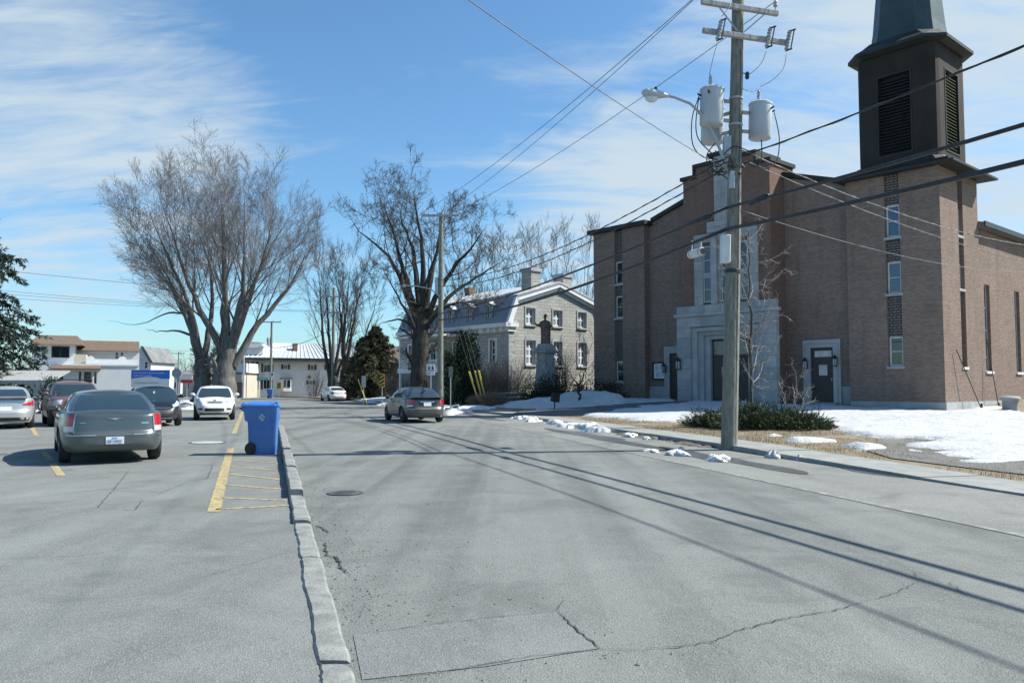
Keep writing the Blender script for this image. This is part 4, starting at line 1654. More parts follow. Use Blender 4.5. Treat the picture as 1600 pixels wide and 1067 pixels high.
# white two-storey building with brown roof, left
D = 72.0
X = lambda p: fx(p, D)
Z = lambda p: fz(p, D)
h = WB = flat_house('white_building', D, 'white sided two-storey building with brown mansard roof behind the parked cars', 'building')
k = MB()
wl = [(X(83), X(110), Z(561), Z(543.5))]
wall_holes(k, 'F', X(55), X(117.5), 0, Z(541), -1.0, 0.3, wl)
k.box(X(55), X(117.5), -.7, 8, 0, Z(541))
wr = [(X(178), X(183.5), Z(560), Z(549)), (X(186), X(191.5), Z(560), Z(549))]
wall_holes(k, 'F', X(117.5) + .002, X(217), 0, Z(547), 2.0, 0.3, wr)
k.box(X(117.5), X(217), 2.3, 9, 0, Z(547))
k.build('upper_wall', M['siding'], h)
window(h, 'F', *wl[0], -1.0, .1, .08, 2, 1, M['dark_trim'])
for q in wr:
    window(h, 'F', *q, 2.0, .08, .05, 1, 2, M['trim'])
k = MB()
lows = [(X(85.5), X(92), Z(596), Z(581.5)), (X(98.5), X(105.5), Z(596), Z(581.5)), (X(126.5), X(131.5), Z(600), Z(581)), (X(134), X(146.5), Z(604), Z(581)), (X(149), X(154), Z(600), Z(581))]
wall_holes(k, 'F', X(55), X(217), 0, Z(573), -3.0, 0.25, lows)
k.box(X(55), X(217), -2.75, -1.02, 0, Z(573))
k.box(X(117.6), X(217), -1.0, 1.98, 0, Z(573))
k.build('ground_floor_wall', M['siding'], h)
for q in lows:
    window(h, 'F', *q, -3.0, .08, .06, 1, 1, M['trim'])
MB().box(X(118), X(217.5), -3.1, -2.9, Z(573), Z(570.5)).build('parapet', M['trim'], h)
k = MB()
k.prism([(-4.0, Z(579)), (-4.0, Z(577.5)), (-3.0, Z(572.5)), (-3.0, Z(579))], 0, X(88), X(160))
k.build('awning_roof', M['brown_shingle'], h)
k = MB()
k.loft([[Vector((X(50), -1.9, Z(542))), Vector((X(131), -1.9, Z(542))), Vector((X(131), 9, Z(542))), Vector((X(50), 9, Z(542)))],
        [Vector((X(60), 1.0, Z(526))), Vector((X(118), 1.0, Z(526))), Vector((X(118), 8, Z(526))), Vector((X(60), 8, Z(526)))]])
k.loft([[Vector((X(120), 1.0, Z(548))), Vector((X(217.5), 1.0, Z(548))), Vector((X(217.5), 9, Z(548))), Vector((X(120), 9, Z(548)))],
        [Vector((X(120), 2.6, Z(531.5))), Vector((X(216.5), 2.6, Z(531.5))), Vector((X(216.5), 8, Z(531.5))), Vector((X(120), 8, Z(531.5)))]])
k.build('mansard_roof', M['brown_shingle'], h)
MB().box(X(117), X(217), 0.4, 0.5, Z(571.5), Z(561.5)).build('balcony_wall', M['siding'], h)
bal = MB()
bal.box(X(117.8), X(135), -1.0, -.9, Z(569.5), Z(555.5))
bal.box(X(134), X(135), -.9, 1.9, Z(569.5), Z(555.5))
bal.build('balcony_panel', M['beige'], h)
for q in (142, 191):
    MB().lathe([(.42, 0), (.40, .04), (.25, .1), (.02, .12)], 14, (X(q), -1.2, Z(571) + .35), axis=1).build('satellite_dish', M['plastic_white'], h)
pivot = Vector((X(217), D, 0))
Rm = Matrix.Translation(pivot) @ Matrix.Rotation(rad(25), 4, 'Z') @ Matrix.Diagonal((.88, 1, 1, 1)) @ Matrix.Translation(-pivot)
WB.matrix_world = Rm @ Matrix.Translation((0, D, 0))
M['grey_roof'] = plain('grey_shingle', (0.13, 0.135, 0.14), (0.2, 0.205, 0.21), 1.0, 0.9)
# small white house with a steep end, right of it
h = flat_house('white_cottage', 84.0, 'small white house with a steep grey gable peeping out right of the brown roof', 'house')
D = 84.0
k = MB()
k.prism([(X(218) if False else fx(215, D), 0), (fx(234, D), 0), (fx(236, D), fz(565, D)), (fx(221, D), fz(543, D)), (fx(215, D), fz(545, D))], 1, 0, 6)
k.build('wall', M['siding'], h)
k = MB()
k.prism([(fx(220, D), fz(541, D)), (fx(225, D), fz(541, D)), (fx(240.5, D), fz(566, D)), (fx(236, D), fz(567, D))], 1, -.3, 6)
k.build('roof', M['grey_roof'], h)
window(h, 'F', fx(226, D), fx(232, D), fz(576, D), fz(565, D), -.1, .03, .06, 1, 2, M['trim'])

# long white house with hipped metal roof across the side street
D = 108.0
X = lambda p: fx(p, D)
Z = lambda p: fz(p, D)
h = WH = flat_house('white_house', D, 'long white house with pale hipped metal roof at the far corner', 'house')
holes = [(X(420), X(430), Z(582), Z(570)), (X(448), X(453.5), Z(577.5), Z(570)), (X(486), X(491.5), Z(578.5), Z(570)), (X(420), X(429.5), Z(608), Z(593)), (X(484), X(489.5), Z(600.5), Z(594.5)), (X(510), X(515), Z(578), Z(570))]
k = MB()
wall_holes(k, 'F', X(415), X(592), 0, Z(563), 0, .3, holes)
k.box(X(415), X(592), .302, 14, 0, Z(563))
k.build('wall', M['stucco'], h)
for q in holes:
    window(h, 'F', *q, 0, .06, .09, 2, 1, M['trim'])
    MB().box(q[0] - .3, q[0] - .03, -.06, -.005, q[2], q[3]).build('shutter', M['dark_trim'], h)
    MB().box(q[1] + .03, q[1] + .3, -.06, -.005, q[2], q[3]).build('shutter', M['dark_trim'], h)
MB().box(X(388), X(596), -1.5, -1.4, Z(567), Z(560.5)).build('fascia', M['dark_trim'], h)
MB().box(X(388), X(596), -1.4, 0.2, Z(563), Z(561)).build('eave_soffit', M['dark_trim'], h)
k = MB()
k.loft([[Vector((X(386), -1.6, Z(560.5))), Vector((X(598), -1.6, Z(560.5))), Vector((X(598), 15, Z(560.5))), Vector((X(386), 15, Z(560.5)))],
        [Vector((X(433), 6.5, Z(534))), Vector((X(560), 6.5, Z(534))), Vector((X(560), 7.5, Z(534))), Vector((X(433), 7.5, Z(534)))]])
k.build('roof', M['metal_roof'], h)
for i in range(34):
    q = i / 33
    xb = X(388) + q * (X(596) - X(388))
    xt = X(433) + q * (X(560) - X(433))
    MB().tube([(xb, -1.58, Z(560.5) + .06), (xt, 6.5, Z(534) + .05)], .05, 4).build('roof_seam', M['plastic_white'], h)
k = MB()
k.box(X(394), X(418), -.6, 4, Z(556), Z(545.5))
dm = k.build('dormer', M['siding'], h)
MB().prism([(X(391), Z(545.5)), (X(420), Z(545.5)), (X(412), Z(537)), (X(400), Z(537))], 1, -1.0, 5).build('dormer_roof', M['metal_roof'], dm)
MB().box(X(465), X(471), 2, 3.2, Z(556), Z(536)).build('chimney', M['brick_red'], h)
bay = MB()
bay.prism([(X(444), 0), (X(447), -.9), (X(457), -.9), (X(460), 0)], 2, Z(611), Z(592.5))
b_ = bay.build('bay_window', M['trim'], h)
MB().prism([(X(443), 0.01), (X(446.5), -1.0), (X(457.5), -1.0), (X(461), 0.01)], 2, Z(592.4), Z(591)).build('bay_roof', M['dark_trim'], b_)
for a, b in ((447.6, 450), (452, 456.4)):
    MB().box(X(a), X(b), -.95, -.905, Z(605), Z(594)).build('pane', M['window'], b_)
# gallery end: dark recess, balcony, shop signs
k = MB()
k.box(X(383), X(415) - .01, 2.0, 10, 0, Z(563))
k.build('shop_wall', M['maroon'], h)
k = MB()
k.box(X(394), X(414.5), -.6, 1.99, Z(590.5), Z(588.5))
k.box(X(394), X(414.5), -.6, -.55, Z(588.4), Z(579))
k.build('balcony', M['galv'], h)
for q in (394.5, 401, 407.5, 414):
    MB().box(X(q) - .08, X(q) + .08, -.75, -.61, 0, Z(563)).build('gallery_post', M['plastic_white'], h)
for q in (402, 409):
    MB().box(X(q), X(q + 4), 1.94, 1.995, Z(612), Z(594)).build('shop_window', M['window'], h)
    MB().box(X(q), X(q + 4), 1.94, 1.995, Z(587), Z(570)).build('upper_window', M['window'], h)
pivot = Vector((X(500), D, 0))
Rm = Matrix.Translation(pivot) @ Matrix.Rotation(rad(24), 4, 'Z') @ Matrix.Diagonal((1.06, 1, 1, 1)) @ Matrix.Translation(-pivot)
WH.matrix_world = Rm @ Matrix.Translation((0, D, 0))
sg = empty('shop_sign', (X(388.3), D - 9.0, 0), 0, 'red and white lit shop sign hung above a maroon board at the gallery end', 'sign')
MB().box(-.52, .52, -.1, .1, Z(577.5), Z(569.5), .02).build('sign_box', M['red_sign'], sg)
k = MB()
for i, (a, b) in enumerate(((-.42, -.30), (-.22, -.06), (.02, .16), (.2, .3))):
    k.prism([(a, Z(576.5)), (a + .08, Z(576.5)), (b + .1, Z(570.5)), (b + .02, Z(570.5))], 1, -.12, -.102)
k.build('lettering', M['plastic_white'], sg)
MB().box(-.55, .55, -.08, .08, Z(588.5), Z(582.5), .02).build('lower_board', M['maroon'], sg)
for s_ in (-1, 1):
    MB().box(s_ * .56 - .03, s_ * .56 + .03, -.04, .04, 0, Z(569)).build('post', M['galv'], sg)

# beige shop with flat roof beside it, and the white gable above
D = 98.0
X = lambda p: fx(p, D)
Z = lambda p: fz(p, D)
h = flat_house('beige_shop', D, 'low beige flat-roofed shop with a white upper box left of the long white house', 'building')
k = MB()
hl = [(X(362), X(366), Z(604), Z(593))]
wall_holes(k, 'F', X(345), X(378.5), 0, Z(584), 0, .3, hl)
k.box(X(345), X(378.5), .302, 8, 0, Z(584))
k.build('wall', M['beige'], h)
window(h, 'F', *hl[0], 0, .05, .08, 1, 1, M['trim'])
MB().box(X(344), X(380), -.4, 8.2, Z(584), Z(582)).build('flat_roof', M['dark_trim'], h)
MB().box(X(350), X(364.5), 2, 7, Z(582), Z(568)).build('roof_box', M['tank'], h)
MB().box(X(366), X(381), 1, 7, Z(582), Z(567)).build('white_gable', M['stucco'], h)
MB().box(X(372), X(384), -.6, -.5, 0.1, Z(597)).build('fence_panel', M['brown_shingle'], h)
# grey house far left behind the trees and more roofs along the side street
for i, (px0, px1, eave, top, D, wm, lab) in enumerate(((286, 330, 585, 573, 112, 'beige', 'grey roofed house half hidden behind the big tree trunks'), (262, 283, 590, 579, 150, 'siding', 'far small house with grey gable right of the blue sign'),
                                                     (236, 262, 594, 585, 175, 'stucco', 'distant low white house beyond the blue sign'))):
    h = flat_house('far_house', D, lab, 'house')
    k = MB()
    hl = [(fx(px0 + 6, D), fx(px0 + 11, D), 1.0, 2.2), (fx(px1 - 11, D), fx(px1 - 6, D), 1.0, 2.2)]
    wall_holes(k, 'F', fx(px0, D), fx(px1, D), 0, fz(eave, D), 0, .3, hl)
    k.box(fx(px0, D), fx(px1, D), .302, 9, 0, fz(eave, D))
    k.build('wall', M[wm], h)
    for q in hl:
        window(h, 'F', *q, 0, .05, .08, 1, 1, M['trim'])
    MB().prism([(-.5, fz(eave, D)), (9.5, fz(eave, D)), (4.5, fz(top, D))], 0, fx(px0, D) - .4, fx(px1, D) + .4).build('roof', M['grey_roof'], h)
# red brick house with brown roof behind the oak
D = 92.0
X = lambda p: fx(p, D)
Z = lambda p: fz(p, D)
h = flat_house('red_brick_house', D, 'low red brick house with brown roof between the spruce and the big oak', 'house')
k = MB()
hl = [(X(612), X(619), Z(597), Z(585))]
wall_holes(k, 'F', X(585), X(668), 0, Z(573), 0, .3, hl)
k.box(X(585), X(668), .302, 9, 0, Z(573))
M['red_brick'] = brick_mat('red_brick', (0.30, 0.07, 0.055), (0.36, 0.10, 0.075), (0.3, 0.2, 0.17))
k.build('wall', M['red_brick'], h)
window(h, 'F', *hl[0], 0, .06, .08, 2, 1, M['trim'])
MB().box(X(580), X(672), -1.1, -.9, Z(573.5), Z(570)).build('fascia', M['trim'], h)
MB().prism([(-1.2, Z(570)), (10, Z(570)), (4.4, Z(538))], 0, X(579), X(673)).build('roof', M['brown_shingle'], h)
MB().box(X(632), X(638), 3, 4, Z(545), Z(527)).build('chimney', M['red_brick'], h)
# garden wall, low
gwl = empty('garden_wall', (0, 86, 0), 0, 'low grey garden wall with snow on its foot beyond the chevron sign', 'wall')
for i in range(12):
    MB().box(fx(560 + i * 8.5, 86), fx(568.3 + i * 8.5, 86), 0, .3, 0, 1.15, .02).build('wall_panel', M['stone2'], gwl)

# ------------------------------------------------------------------ trees
M['bark_maple'] = bark('maple_bark', (0.10, 0.096, 0.09), (0.20, 0.195, 0.185), 6.0)
M['bark_oak'] = bark('oak_bark', (0.032, 0.030, 0.027), (0.085, 0.080, 0.070), 7.0)
M['twig'] = plain('twig', (0.17, 0.155, 0.15), (0.25, 0.235, 0.23), 2.0, 0.9)
M['twig_dark'] = plain('dark_twig', (0.055, 0.047, 0.042), (0.092, 0.080, 0.070), 2.0, 0.9)
M['twig_pale'] = plain('pale_twig', (0.17, 0.15, 0.135), (0.28, 0.26, 0.235), 3.0, 0.7)
M['twig_red'] = plain('reddish_twig', (0.17, 0.115, 0.085), (0.25, 0.18, 0.135), 3.0, 0.9)


def needle_mat(name, c1, c2):
    m, nt, b = new_mat(name)
    k = NT(nt)
    nz = k.noise(k.obj(), 1.6, 4, 0.6)
    k.put(b.inputs['Base Color'], k.mix(k.ramp(nz, 0.35, 0.65), c1, c2))
    b.inputs['Roughness'].default_value = 0.85
    b.inputs['Specular IOR Level'].default_value = 0.2
    return m


M['spruce'] = needle_mat('spruce_needles', (0.022, 0.040, 0.036), (0.045, 0.065, 0.050))
M['spruce2'] = needle_mat('olive_needles', (0.070, 0.076, 0.042), (0.12, 0.118, 0.070))
M['cedar'] = needle_mat('cedar_leaves', (0.020, 0.036, 0.024), (0.040, 0.055, 0.032))
M['juniper'] = needle_mat('juniper_leaves', (0.040, 0.058, 0.030), (0.10, 0.115, 0.062))
M['hedge'] = needle_mat('dark_hedge', (0.020, 0.024, 0.018), (0.045, 0.045, 0.032))


def norm(a):
    return a / (np.linalg.norm(a, axis=-1, keepdims=True) + 1e-9)


def tubes(P, R, k):
    """P: (N, n, 3) centre lines, R: (N, n) radii -> verts, loops, starts"""
    N, n, _ = P.shape
    T = norm(np.gradient(P, axis=1))
    # one reference direction for each branch, the axis least along it, so that rings never flip
    al = np.abs(T).max(1)
    ref = np.eye(3)[al.argmin(1)][:, None, :] + 0 * T
    U = norm(np.cross(T, ref))
    Wv = np.cross(T, U)
    a = np.arange(k) * 2 * math.pi / k
    V = P[:, :, None] + R[:, :, None, None] * (U[:, :, None] * np.cos(a)[None, None, :, None] + Wv[:, :, None] * np.sin(a)[None, None, :, None])
    base = (np.arange(N) * n * k)[:, None, None] + (np.arange(n - 1) * k)[None, :, None]
    j = np.arange(k)[None, None, :]
    j2 = (j + 1) % k
    q = np.stack([base + j, base + j2, base + j2 + k, base + j + k], -1)
    return V.reshape(-1, 3), q.reshape(-1)


class Tree:
    def __init__(s, seed):
        s.r = np.random.default_rng(seed)
        s.bits = {}

    def grow(s, P, D, L, R0, R1, nseg, wob, trop, env=None, k=5, slot='trunk', curve=None):
        N = len(P)
        pts = [P]
        d = norm(D)
        p = P.copy()
        for i in range(nseg):
            d = norm(d + s.r.normal(0, wob, (N, 3)) + np.array([0, 0, 1.0]) * (trop if np.isscalar(trop) else trop[:, None]))
            p = p + d * (L / nseg)[:, None]
            pts.append(p)
        A = np.stack(pts, 1)
        if env is not None:
            c, rr = env
            # pull branches back inside the crown's outline
            q = (A - c) / rr
            over = np.maximum(np.linalg.norm(q, axis=2).max(1), 1e-6)
            f = np.where(over > 1, np.clip(1.4 - 0.42 * over, 0.55, 1.0), 1.0)
            A = A[:, :1] + (A - A[:, :1]) * f[:, None, None]
        t = np.linspace(0, 1, nseg + 1)
        R = R0[:, None] * (1 - t) + R1[:, None] * t
        s.bits.setdefault(slot, []).append((A, R, k))
        return A, R

    def spawn(s, A, R, n, lo, hi, ang, lenf, radf, minr=0.004, up=0.0, outward=None, drop=0.35):
        """n children per branch between fractions lo and hi"""
        N, m, _ = A.shape
        idx = np.repeat(np.arange(N), n)
        K = len(idx)
        f = lo + (hi - lo) * (np.tile((np.arange(n) + .5) / n, N) + s.r.uniform(-.5, .5, K) / n)
        f = np.clip(f, 0, 0.999)
        x = f * (m - 1)
        i = x.astype(int)
        u = x - i
        P = A[idx, i] * (1 - u)[:, None] + A[idx, i + 1] * u[:, None]
        T = norm(A[idx, i + 1] - A[idx, i])
        rr = R[idx, i] * (1 - u) + R[idx, i + 1] * u
        ref = norm(s.r.normal(0, 1, (K, 3)))
        side = norm(np.cross(T, ref))
        if outward is not None:
            o = P - outward
            o[:, 2] *= 0.3
            side = norm(side + 0.7 * norm(o - T * (o * T).sum(1, keepdims=True)))
        an = np.radians(s.r.uniform(ang[0], ang[1], K))
        D = norm(T * np.cos(an)[:, None] + side * np.sin(an)[:, None] + np.array([0, 0, up]))
        Lp = np.linalg.norm(np.diff(A, axis=1), axis=2).sum(1)[idx]
        L = Lp * s.r.uniform(lenf[0], lenf[1], K) * (1.0 - drop * f)
        r0 = np.maximum(rr * radf * s.r.uniform(.75, 1.1, K), minr)
        return P, D, L, r0

    def build(s, parent, mats):
        for slot, lst in s.bits.items():
            Vs, Ls, b = [], [], 0
            for A, R, k in lst:
                V, q = tubes(A, R, k)
                Vs.append(V)
                Ls.append(q + b)
                b += len(V)
            V = np.concatenate(Vs)
            q = np.concatenate(Ls)
            me = fast_mesh(slot, V, q, np.arange(len(q) // 4) * 4, smooth=True)
            link_mesh(slot, me, mats[slot], parent)


def bare_tree(name, loc, label, seed, stems, env, levels, mats, group=None, cat='tree', flare=1.0):
    """stems: list of (polyline points, r0, r1) in local metres; levels: list of dicts for successive branch orders"""
    e = empty(name, loc, 0, label, cat, group)
    T = Tree(seed)
    cur = []
    env = (np.array(env[0], float), np.array(env[1], float)) if env else None
    for pts, r0, r1 in stems:
        pts = np.array(pts, float)
        # resample smoothly
        n = 14
        u = np.linspace(0, len(pts) - 1, n)
        k_ = np.arange(len(pts))
        sm = np.stack([np.interp(u, k_, pts[:, c]) for c in range(3)], 1)
        for _ in range(2):
            sm[1:-1] = 0.25 * sm[:-2] + 0.5 * sm[1:-1] + 0.25 * sm[2:]
        sm[1:-1] += T.r.normal(0, 0.035, sm[1:-1].shape)
        tp = np.linspace(0, 1, n)
        if pts[0][2] >= .4:
            r0, r1 = r0 * .74, r1 * .6
        R = r0 * (1 - tp) ** (1.0 if pts[0][2] < .4 else 1.25) + r1 * (tp if pts[0][2] < .4 else .35)
        if pts[0][2] < 0.4:
            R[0] *= 1.0 + 0.35 * flare
            R[1] *= 1.0 + 0.08 * flare
        T.bits.setdefault('trunk', []).append((sm[None], R[None], 12))
        if pts[-1][2] > pts[0][2] + 1 or len(stems) < 6:
            cur.append((sm[None], R[None]))
    A = np.concatenate([c[0] for c in cur])
    R = np.concatenate([c[1] for c in cur])
    for lv in levels:
        P, D, L, r0 = T.spawn(A, R, lv['n'], lv.get('lo', .2), lv.get('hi', 1.0), lv['ang'], lv['len'], lv.get('rad', .6), lv.get('minr', .006), lv.get('up', 0.0), lv.get('outward'), lv.get('drop', .35))
        if 'cap' in lv:
            L = np.minimum(L, lv['cap'])
        A, R = T.grow(P, D, L, r0, np.maximum(r0 * lv.get('tip', .35), lv.get('minr', .005) * .8), lv.get('seg', 5), lv.get('wob', .08), lv.get('trop', .03), env, lv.get('k', 4), lv.get('slot', 'crown'))
    T.build(e, mats)
    return e


def limb(x0, y0, z0, x1, y1, z1, bend=(0, 0, 0), r0=0.3, r1=0.06):
    a, b = np.array([x0, y0, z0], float), np.array([x1, y1, z1], float)
    return ([a, a * .66 + b * .34 + np.array(bend), a * .33 + b * .67 + np.array(bend) * .8, b], r0, r1)


mp = {'trunk': M['bark_maple'], 'limb': M['bark_maple'], 'crown': M['twig']}
ok = {'trunk': M['bark_oak'], 'limb': M['bark_oak'], 'crown': M['twig_dark']}
# ---- big silver maples on the left: two stout trunks each breaking into a vase of ascending stems
D = 58.0
kx = lambda px: (px - 800) / F_PX * D
kz = lambda py: at(800, py, D).z
x0 = kx(350)


CX, FY, SY, SX = 340, 545, 0.72, 0.86      # crown axis, fork height, how far the main stems reach


def pl(px, py, dy):
    if py < FY:
        f = min(1, (FY - py) / 160)
        py = FY - (FY - py) * (1 - f * (1 - SY))
        px = CX + (px - CX) * (1 - f * (1 - SX))
    return (kx(px) - x0, dy, kz(py) - 0.3)


stems = [([(0.0, 0, 0), (0.03, 0, 1.4), (0.08, 0, 2.6), pl(357, 525, 0)], 0.95, 0.62),
         ([pl(352, 560, 0), pl(347, 500, .3), pl(342, 400, .8), pl(338, 300, 1.2), pl(330, 225, 1.4)], 0.50, 0.07),
         ([pl(360, 560, 0), pl(372, 500, -.4), pl(392, 430, -1.0), pl(398, 330, -1.5), pl(400, 225, -2.0)], 0.50, 0.06),
         ([pl(366, 572, 0), pl(392, 515, .4), pl(440, 450, .8), pl(472, 390, 1.0), pl(495, 320, 1.0)], 0.42, 0.05),
         ([pl(348, 548, 0), pl(322, 490, -.9), pl(300, 410, -1.8), pl(285, 330, -2.4), pl(262, 245, -2.8)], 0.40, 0.06),
         ([pl(357, 540, .2), pl(370, 470, 1.6), pl(385, 390, 2.6), pl(412, 300, 3.2), pl(440, 240, 3.4)], 0.36, 0.05),
         ([pl(355, 545, 0), pl(362, 460, -1.2), pl(368, 370, -2.4), pl(372, 290, -3.0), pl(366, 215, -3.2)], 0.36, 0.05),
         ([pl(362, 550, 0), pl(395, 480, -1.2), pl(430, 400, -2.6), pl(455, 330, -3.4), pl(470, 270, -3.8)], 0.30, 0.05)]
lv_maple = [dict(n=10, lo=.2, hi=.96, ang=(16, 40), len=(.42, .66), drop=.45, rad=.36, tip=.2, seg=7, wob=.05, trop=.06, k=5, slot='limb', cap=7.0),
            dict(n=8, lo=.15, hi=1.0, ang=(18, 48), len=(.38, .64), rad=.45, seg=5, wob=.05, trop=.05, k=4, cap=4.2, tip=.3, minr=.010),
            dict(n=8, lo=.12, hi=1.0, ang=(22, 58), len=(.38, .66), rad=.55, seg=4, wob=.10, trop=.05, k=3, cap=2.6, minr=.0075),
            dict(n=4, lo=.15, hi=1.0, ang=(22, 58), len=(.45, .85), rad=.6, seg=3, wob=.10, trop=.04, k=3, cap=1.7, minr=.006)]
envm = ((kx(335) - x0, 0, kz(395)), (10.6, 8.8, kz(205) - kz(395) + .8))
bare_tree('maple_tree', (x0, D, 0.3), 'huge bare silver maple, right-hand of the twin trunks behind the white hatchback', 101, stems, envm, lv_maple, mp, 'big maples')
x0 = kx(312)
stems = [([(0, 0, 0), (-.03, 0, 1.6), (-.05, 0, 2.4), pl(309, 560, 0)], 0.66, 0.48),
         ([pl(308, 572, 0), pl(296, 520, 0), pl(282, 480, -.3), pl(262, 430, -.6), pl(238, 370, -.9), pl(205, 290, -1.2)], 0.40, 0.05),
         ([pl(312, 575, 0), pl(318, 510, .4), pl(316, 430, 1.0), pl(300, 330, 1.4), pl(290, 240, 1.6)], 0.36, 0.05),
         ([pl(306, 560, 0), pl(285, 500, .8), pl(255, 440, 1.6), pl(222, 400, 2.2), pl(182, 350, 2.6)], 0.30, 0.05),
         ([pl(310, 560, 0), pl(302, 480, -1.2), pl(278, 390, -2.2), pl(250, 310, -2.8), pl(232, 245, -3.0)], 0.30, 0.05),
         ([pl(292, 522, 0), pl(270, 513, -.5), pl(250, 517, -.8), pl(228, 513, -1)], 0.13, 0.06),
         ([pl(280, 482, 0), pl(262, 478, -.4), pl(240, 490, -.7), pl(215, 508, -1), pl(165, 498, -1.2)], 0.12, 0.03)]
envm = ((kx(300) - x0, 0, kz(390)), (9.6, 8.3, kz(212) - kz(390) + .8))
bare_tree('maple_tree', (x0, D + .6, 0.3), 'bare silver maple with the leaning dark left-hand trunk beside the blue sign', 102, stems, envm, lv_maple, mp, 'big maples')

# ---- the oak by the presbytery: one thick trunk, crooked spreading limbs
CX, FY, SY, SX = 657, 510, 0.80, 1.04
D = 55.0
x0 = kx(655)
stems = [([(0, 0, 0), (0, 0, 2.0), pl(656, 555, 0), pl(657, 505, 0), pl(658, 480, 0)], 0.66, 0.50),
         ([pl(652, 500, 0), pl(636, 455, .3), pl(622, 420, .4), pl(612, 380, .5), pl(592, 350, .5), pl(560, 325, .4), pl(543, 285, .2)], 0.36, 0.04),
         ([pl(650, 495, 0), pl(634, 425, -.4), pl(624, 360, -1), pl(615, 310, -1.4), pl(598, 265, -1.6)], 0.32, 0.04),
         ([pl(656, 490, 0), pl(645, 400, .8), pl(640, 340, 1.2), pl(618, 290, 1.5), pl(625, 240, 1.6)], 0.32, 0.04),
         ([pl(660, 490, 0), pl(662, 400, -.6), pl(658, 330, -.8), pl(650, 280, -1), pl(648, 240, -1)], 0.32, 0.04),
         ([pl(662, 490, 0), pl(672, 410, .6), pl(680, 350, 1.0), pl(684, 300, 1.2), pl(690, 255, 1.2)], 0.30, 0.04),
         ([pl(664, 500, 0), pl(690, 440, -.8), pl(720, 390, -1.6), pl(745, 350, -2), pl(758, 320, -2)], 0.30, 0.04),
         ([pl(664, 505, 0), pl(700, 455, .8), pl(735, 420, 1.6), pl(765, 395, 2), pl(785, 372, 2)], 0.26, 0.04),
         ([pl(664, 515, 0), pl(690, 480, -.6), pl(720, 470, -1), pl(735, 478, -1.2), pl(765, 470, -1.3)], 0.20, 0.03),
         ([pl(650, 515, 0), pl(625, 495, .6), pl(600, 500, 1.0), pl(580, 505, 1.2)], 0.16, 0.03),
         ([pl(652, 520, 0), pl(640, 490, -1.6), pl(622, 450, -2.8), pl(610, 420, -3.4)], 0.20, 0.03),
         ([pl(660, 500, 0), pl(668, 440, -2.0), pl(690, 380, -3.4), pl(700, 340, -3.8)], 0.22, 0.03)]
lv_oak = [dict(n=9, lo=.25, hi=1.0, ang=(30, 65), len=(.34, .56), drop=.45, rad=.36, tip=.25, seg=7, wob=.20, trop=.05, k=5, slot='limb', cap=4.5),
          dict(n=5, lo=.2, hi=1.0, ang=(30, 65), len=(.38, .65), rad=.5, seg=6, wob=.2, trop=.05, k=4, cap=2.6, minr=.011),
          dict(n=7, lo=.2, hi=1.0, ang=(25, 60), len=(.4, .7), rad=.6, seg=4, wob=.20, trop=.04, k=3, cap=1.5, minr=.008),
          dict(n=4, lo=.3, hi=1.0, ang=(25, 60), len=(.4, .8), rad=.6, seg=3, wob=.2, trop=.03, k=3, cap=.8, minr=.0065)]
envo = ((kx(658) - x0, 0, kz(390)), (7.0, 6.2, kz(232) - kz(390) + .1))
bare_tree('oak_tree', (x0, D, 0.25), 'dark bare oak with one thick trunk and crooked limbs beside the presbytery', 103, stems, envo, lv_oak, ok)

# ---- trees round the far corner behind the white sedan
CX, FY, SY, SX = 535, 575, 0.82, 0.9
D = 92.0
lv_mid = [dict(n=11, lo=.2, hi=1.0, ang=(14, 36), len=(.3, .5), rad=.32, tip=.25, seg=5, wob=.06, trop=.08, k=4, slot='limb', cap=5),
          dict(n=6, lo=.2, hi=1.0, ang=(15, 38), len=(.35, .55), rad=.5, seg=4, wob=.08, trop=.05, k=3, cap=3.2, minr=.013),
          dict(n=10, lo=.15, hi=1.0, ang=(15, 48), len=(.45, .8), rad=.6, seg=3, wob=.10, trop=.03, k=3, cap=2.2, minr=.010)]
x0 = kx(521)
stems = [([(0, 0, 0), (0, 0, 1.2), pl(519, 580, 0)], .75, .55), ([pl(516, 588, 0), pl(505, 540, 0), pl(498, 480, .3), pl(493, 420, .5), pl(488, 385, .5)], .34, .05),
         ([pl(519, 585, 0), pl(514, 520, -.4), pl(510, 450, -.8), pl(505, 400, -1)], .32, .05), ([pl(522, 585, 0), pl(529, 530, .3), pl(533, 460, .6), pl(530, 390, .8)], .30, .05),
         ([pl(524, 590, 0), pl(540, 550, -.6), pl(552, 490, -1), pl(560, 430, -1.2)], .26, .05)]
bare_tree('maple_tree', (x0, D, 0.1), 'bare multi-stemmed maple right behind the white sedan, hugging the far pole', 104, stems, ((kx(520) - x0, 0, kz(460)), (6.6, 6, 10.0)), lv_mid, ok, 'corner maples')
x0 = kx(544)
stems = [([(0, 0, 0), (0, 0, 1.5), pl(544, 575, 0)], .62, .45), ([pl(543, 580, 0), pl(543, 510, 0), pl(548, 440, .3), pl(552, 375, .5)], .36, .05), ([pl(545, 578, 0), pl(556, 520, -.5), pl(570, 450, -1), pl(580, 390, -1.2)], .32, .05),
         ([pl(544, 578, 0), pl(538, 510, .6), pl(530, 440, 1), pl(524, 380, 1.1)], .30, .05), ([pl(547, 585, 0), pl(565, 545, .6), pl(585, 490, 1), pl(597, 430, 1.3)], .26, .05),
         ([pl(547, 588, 0), pl(560, 560, -.6), pl(575, 550, -1), pl(590, 520, -1.2)], .18, .04)]
bare_tree('maple_tree', (x0, D - 2, 0.1), 'tall bare maple between the white sedan and the evergreen', 105, stems, ((kx(553) - x0, 0, kz(455)), (6.4, 6, 10.0)), lv_mid, ok, 'corner maples')
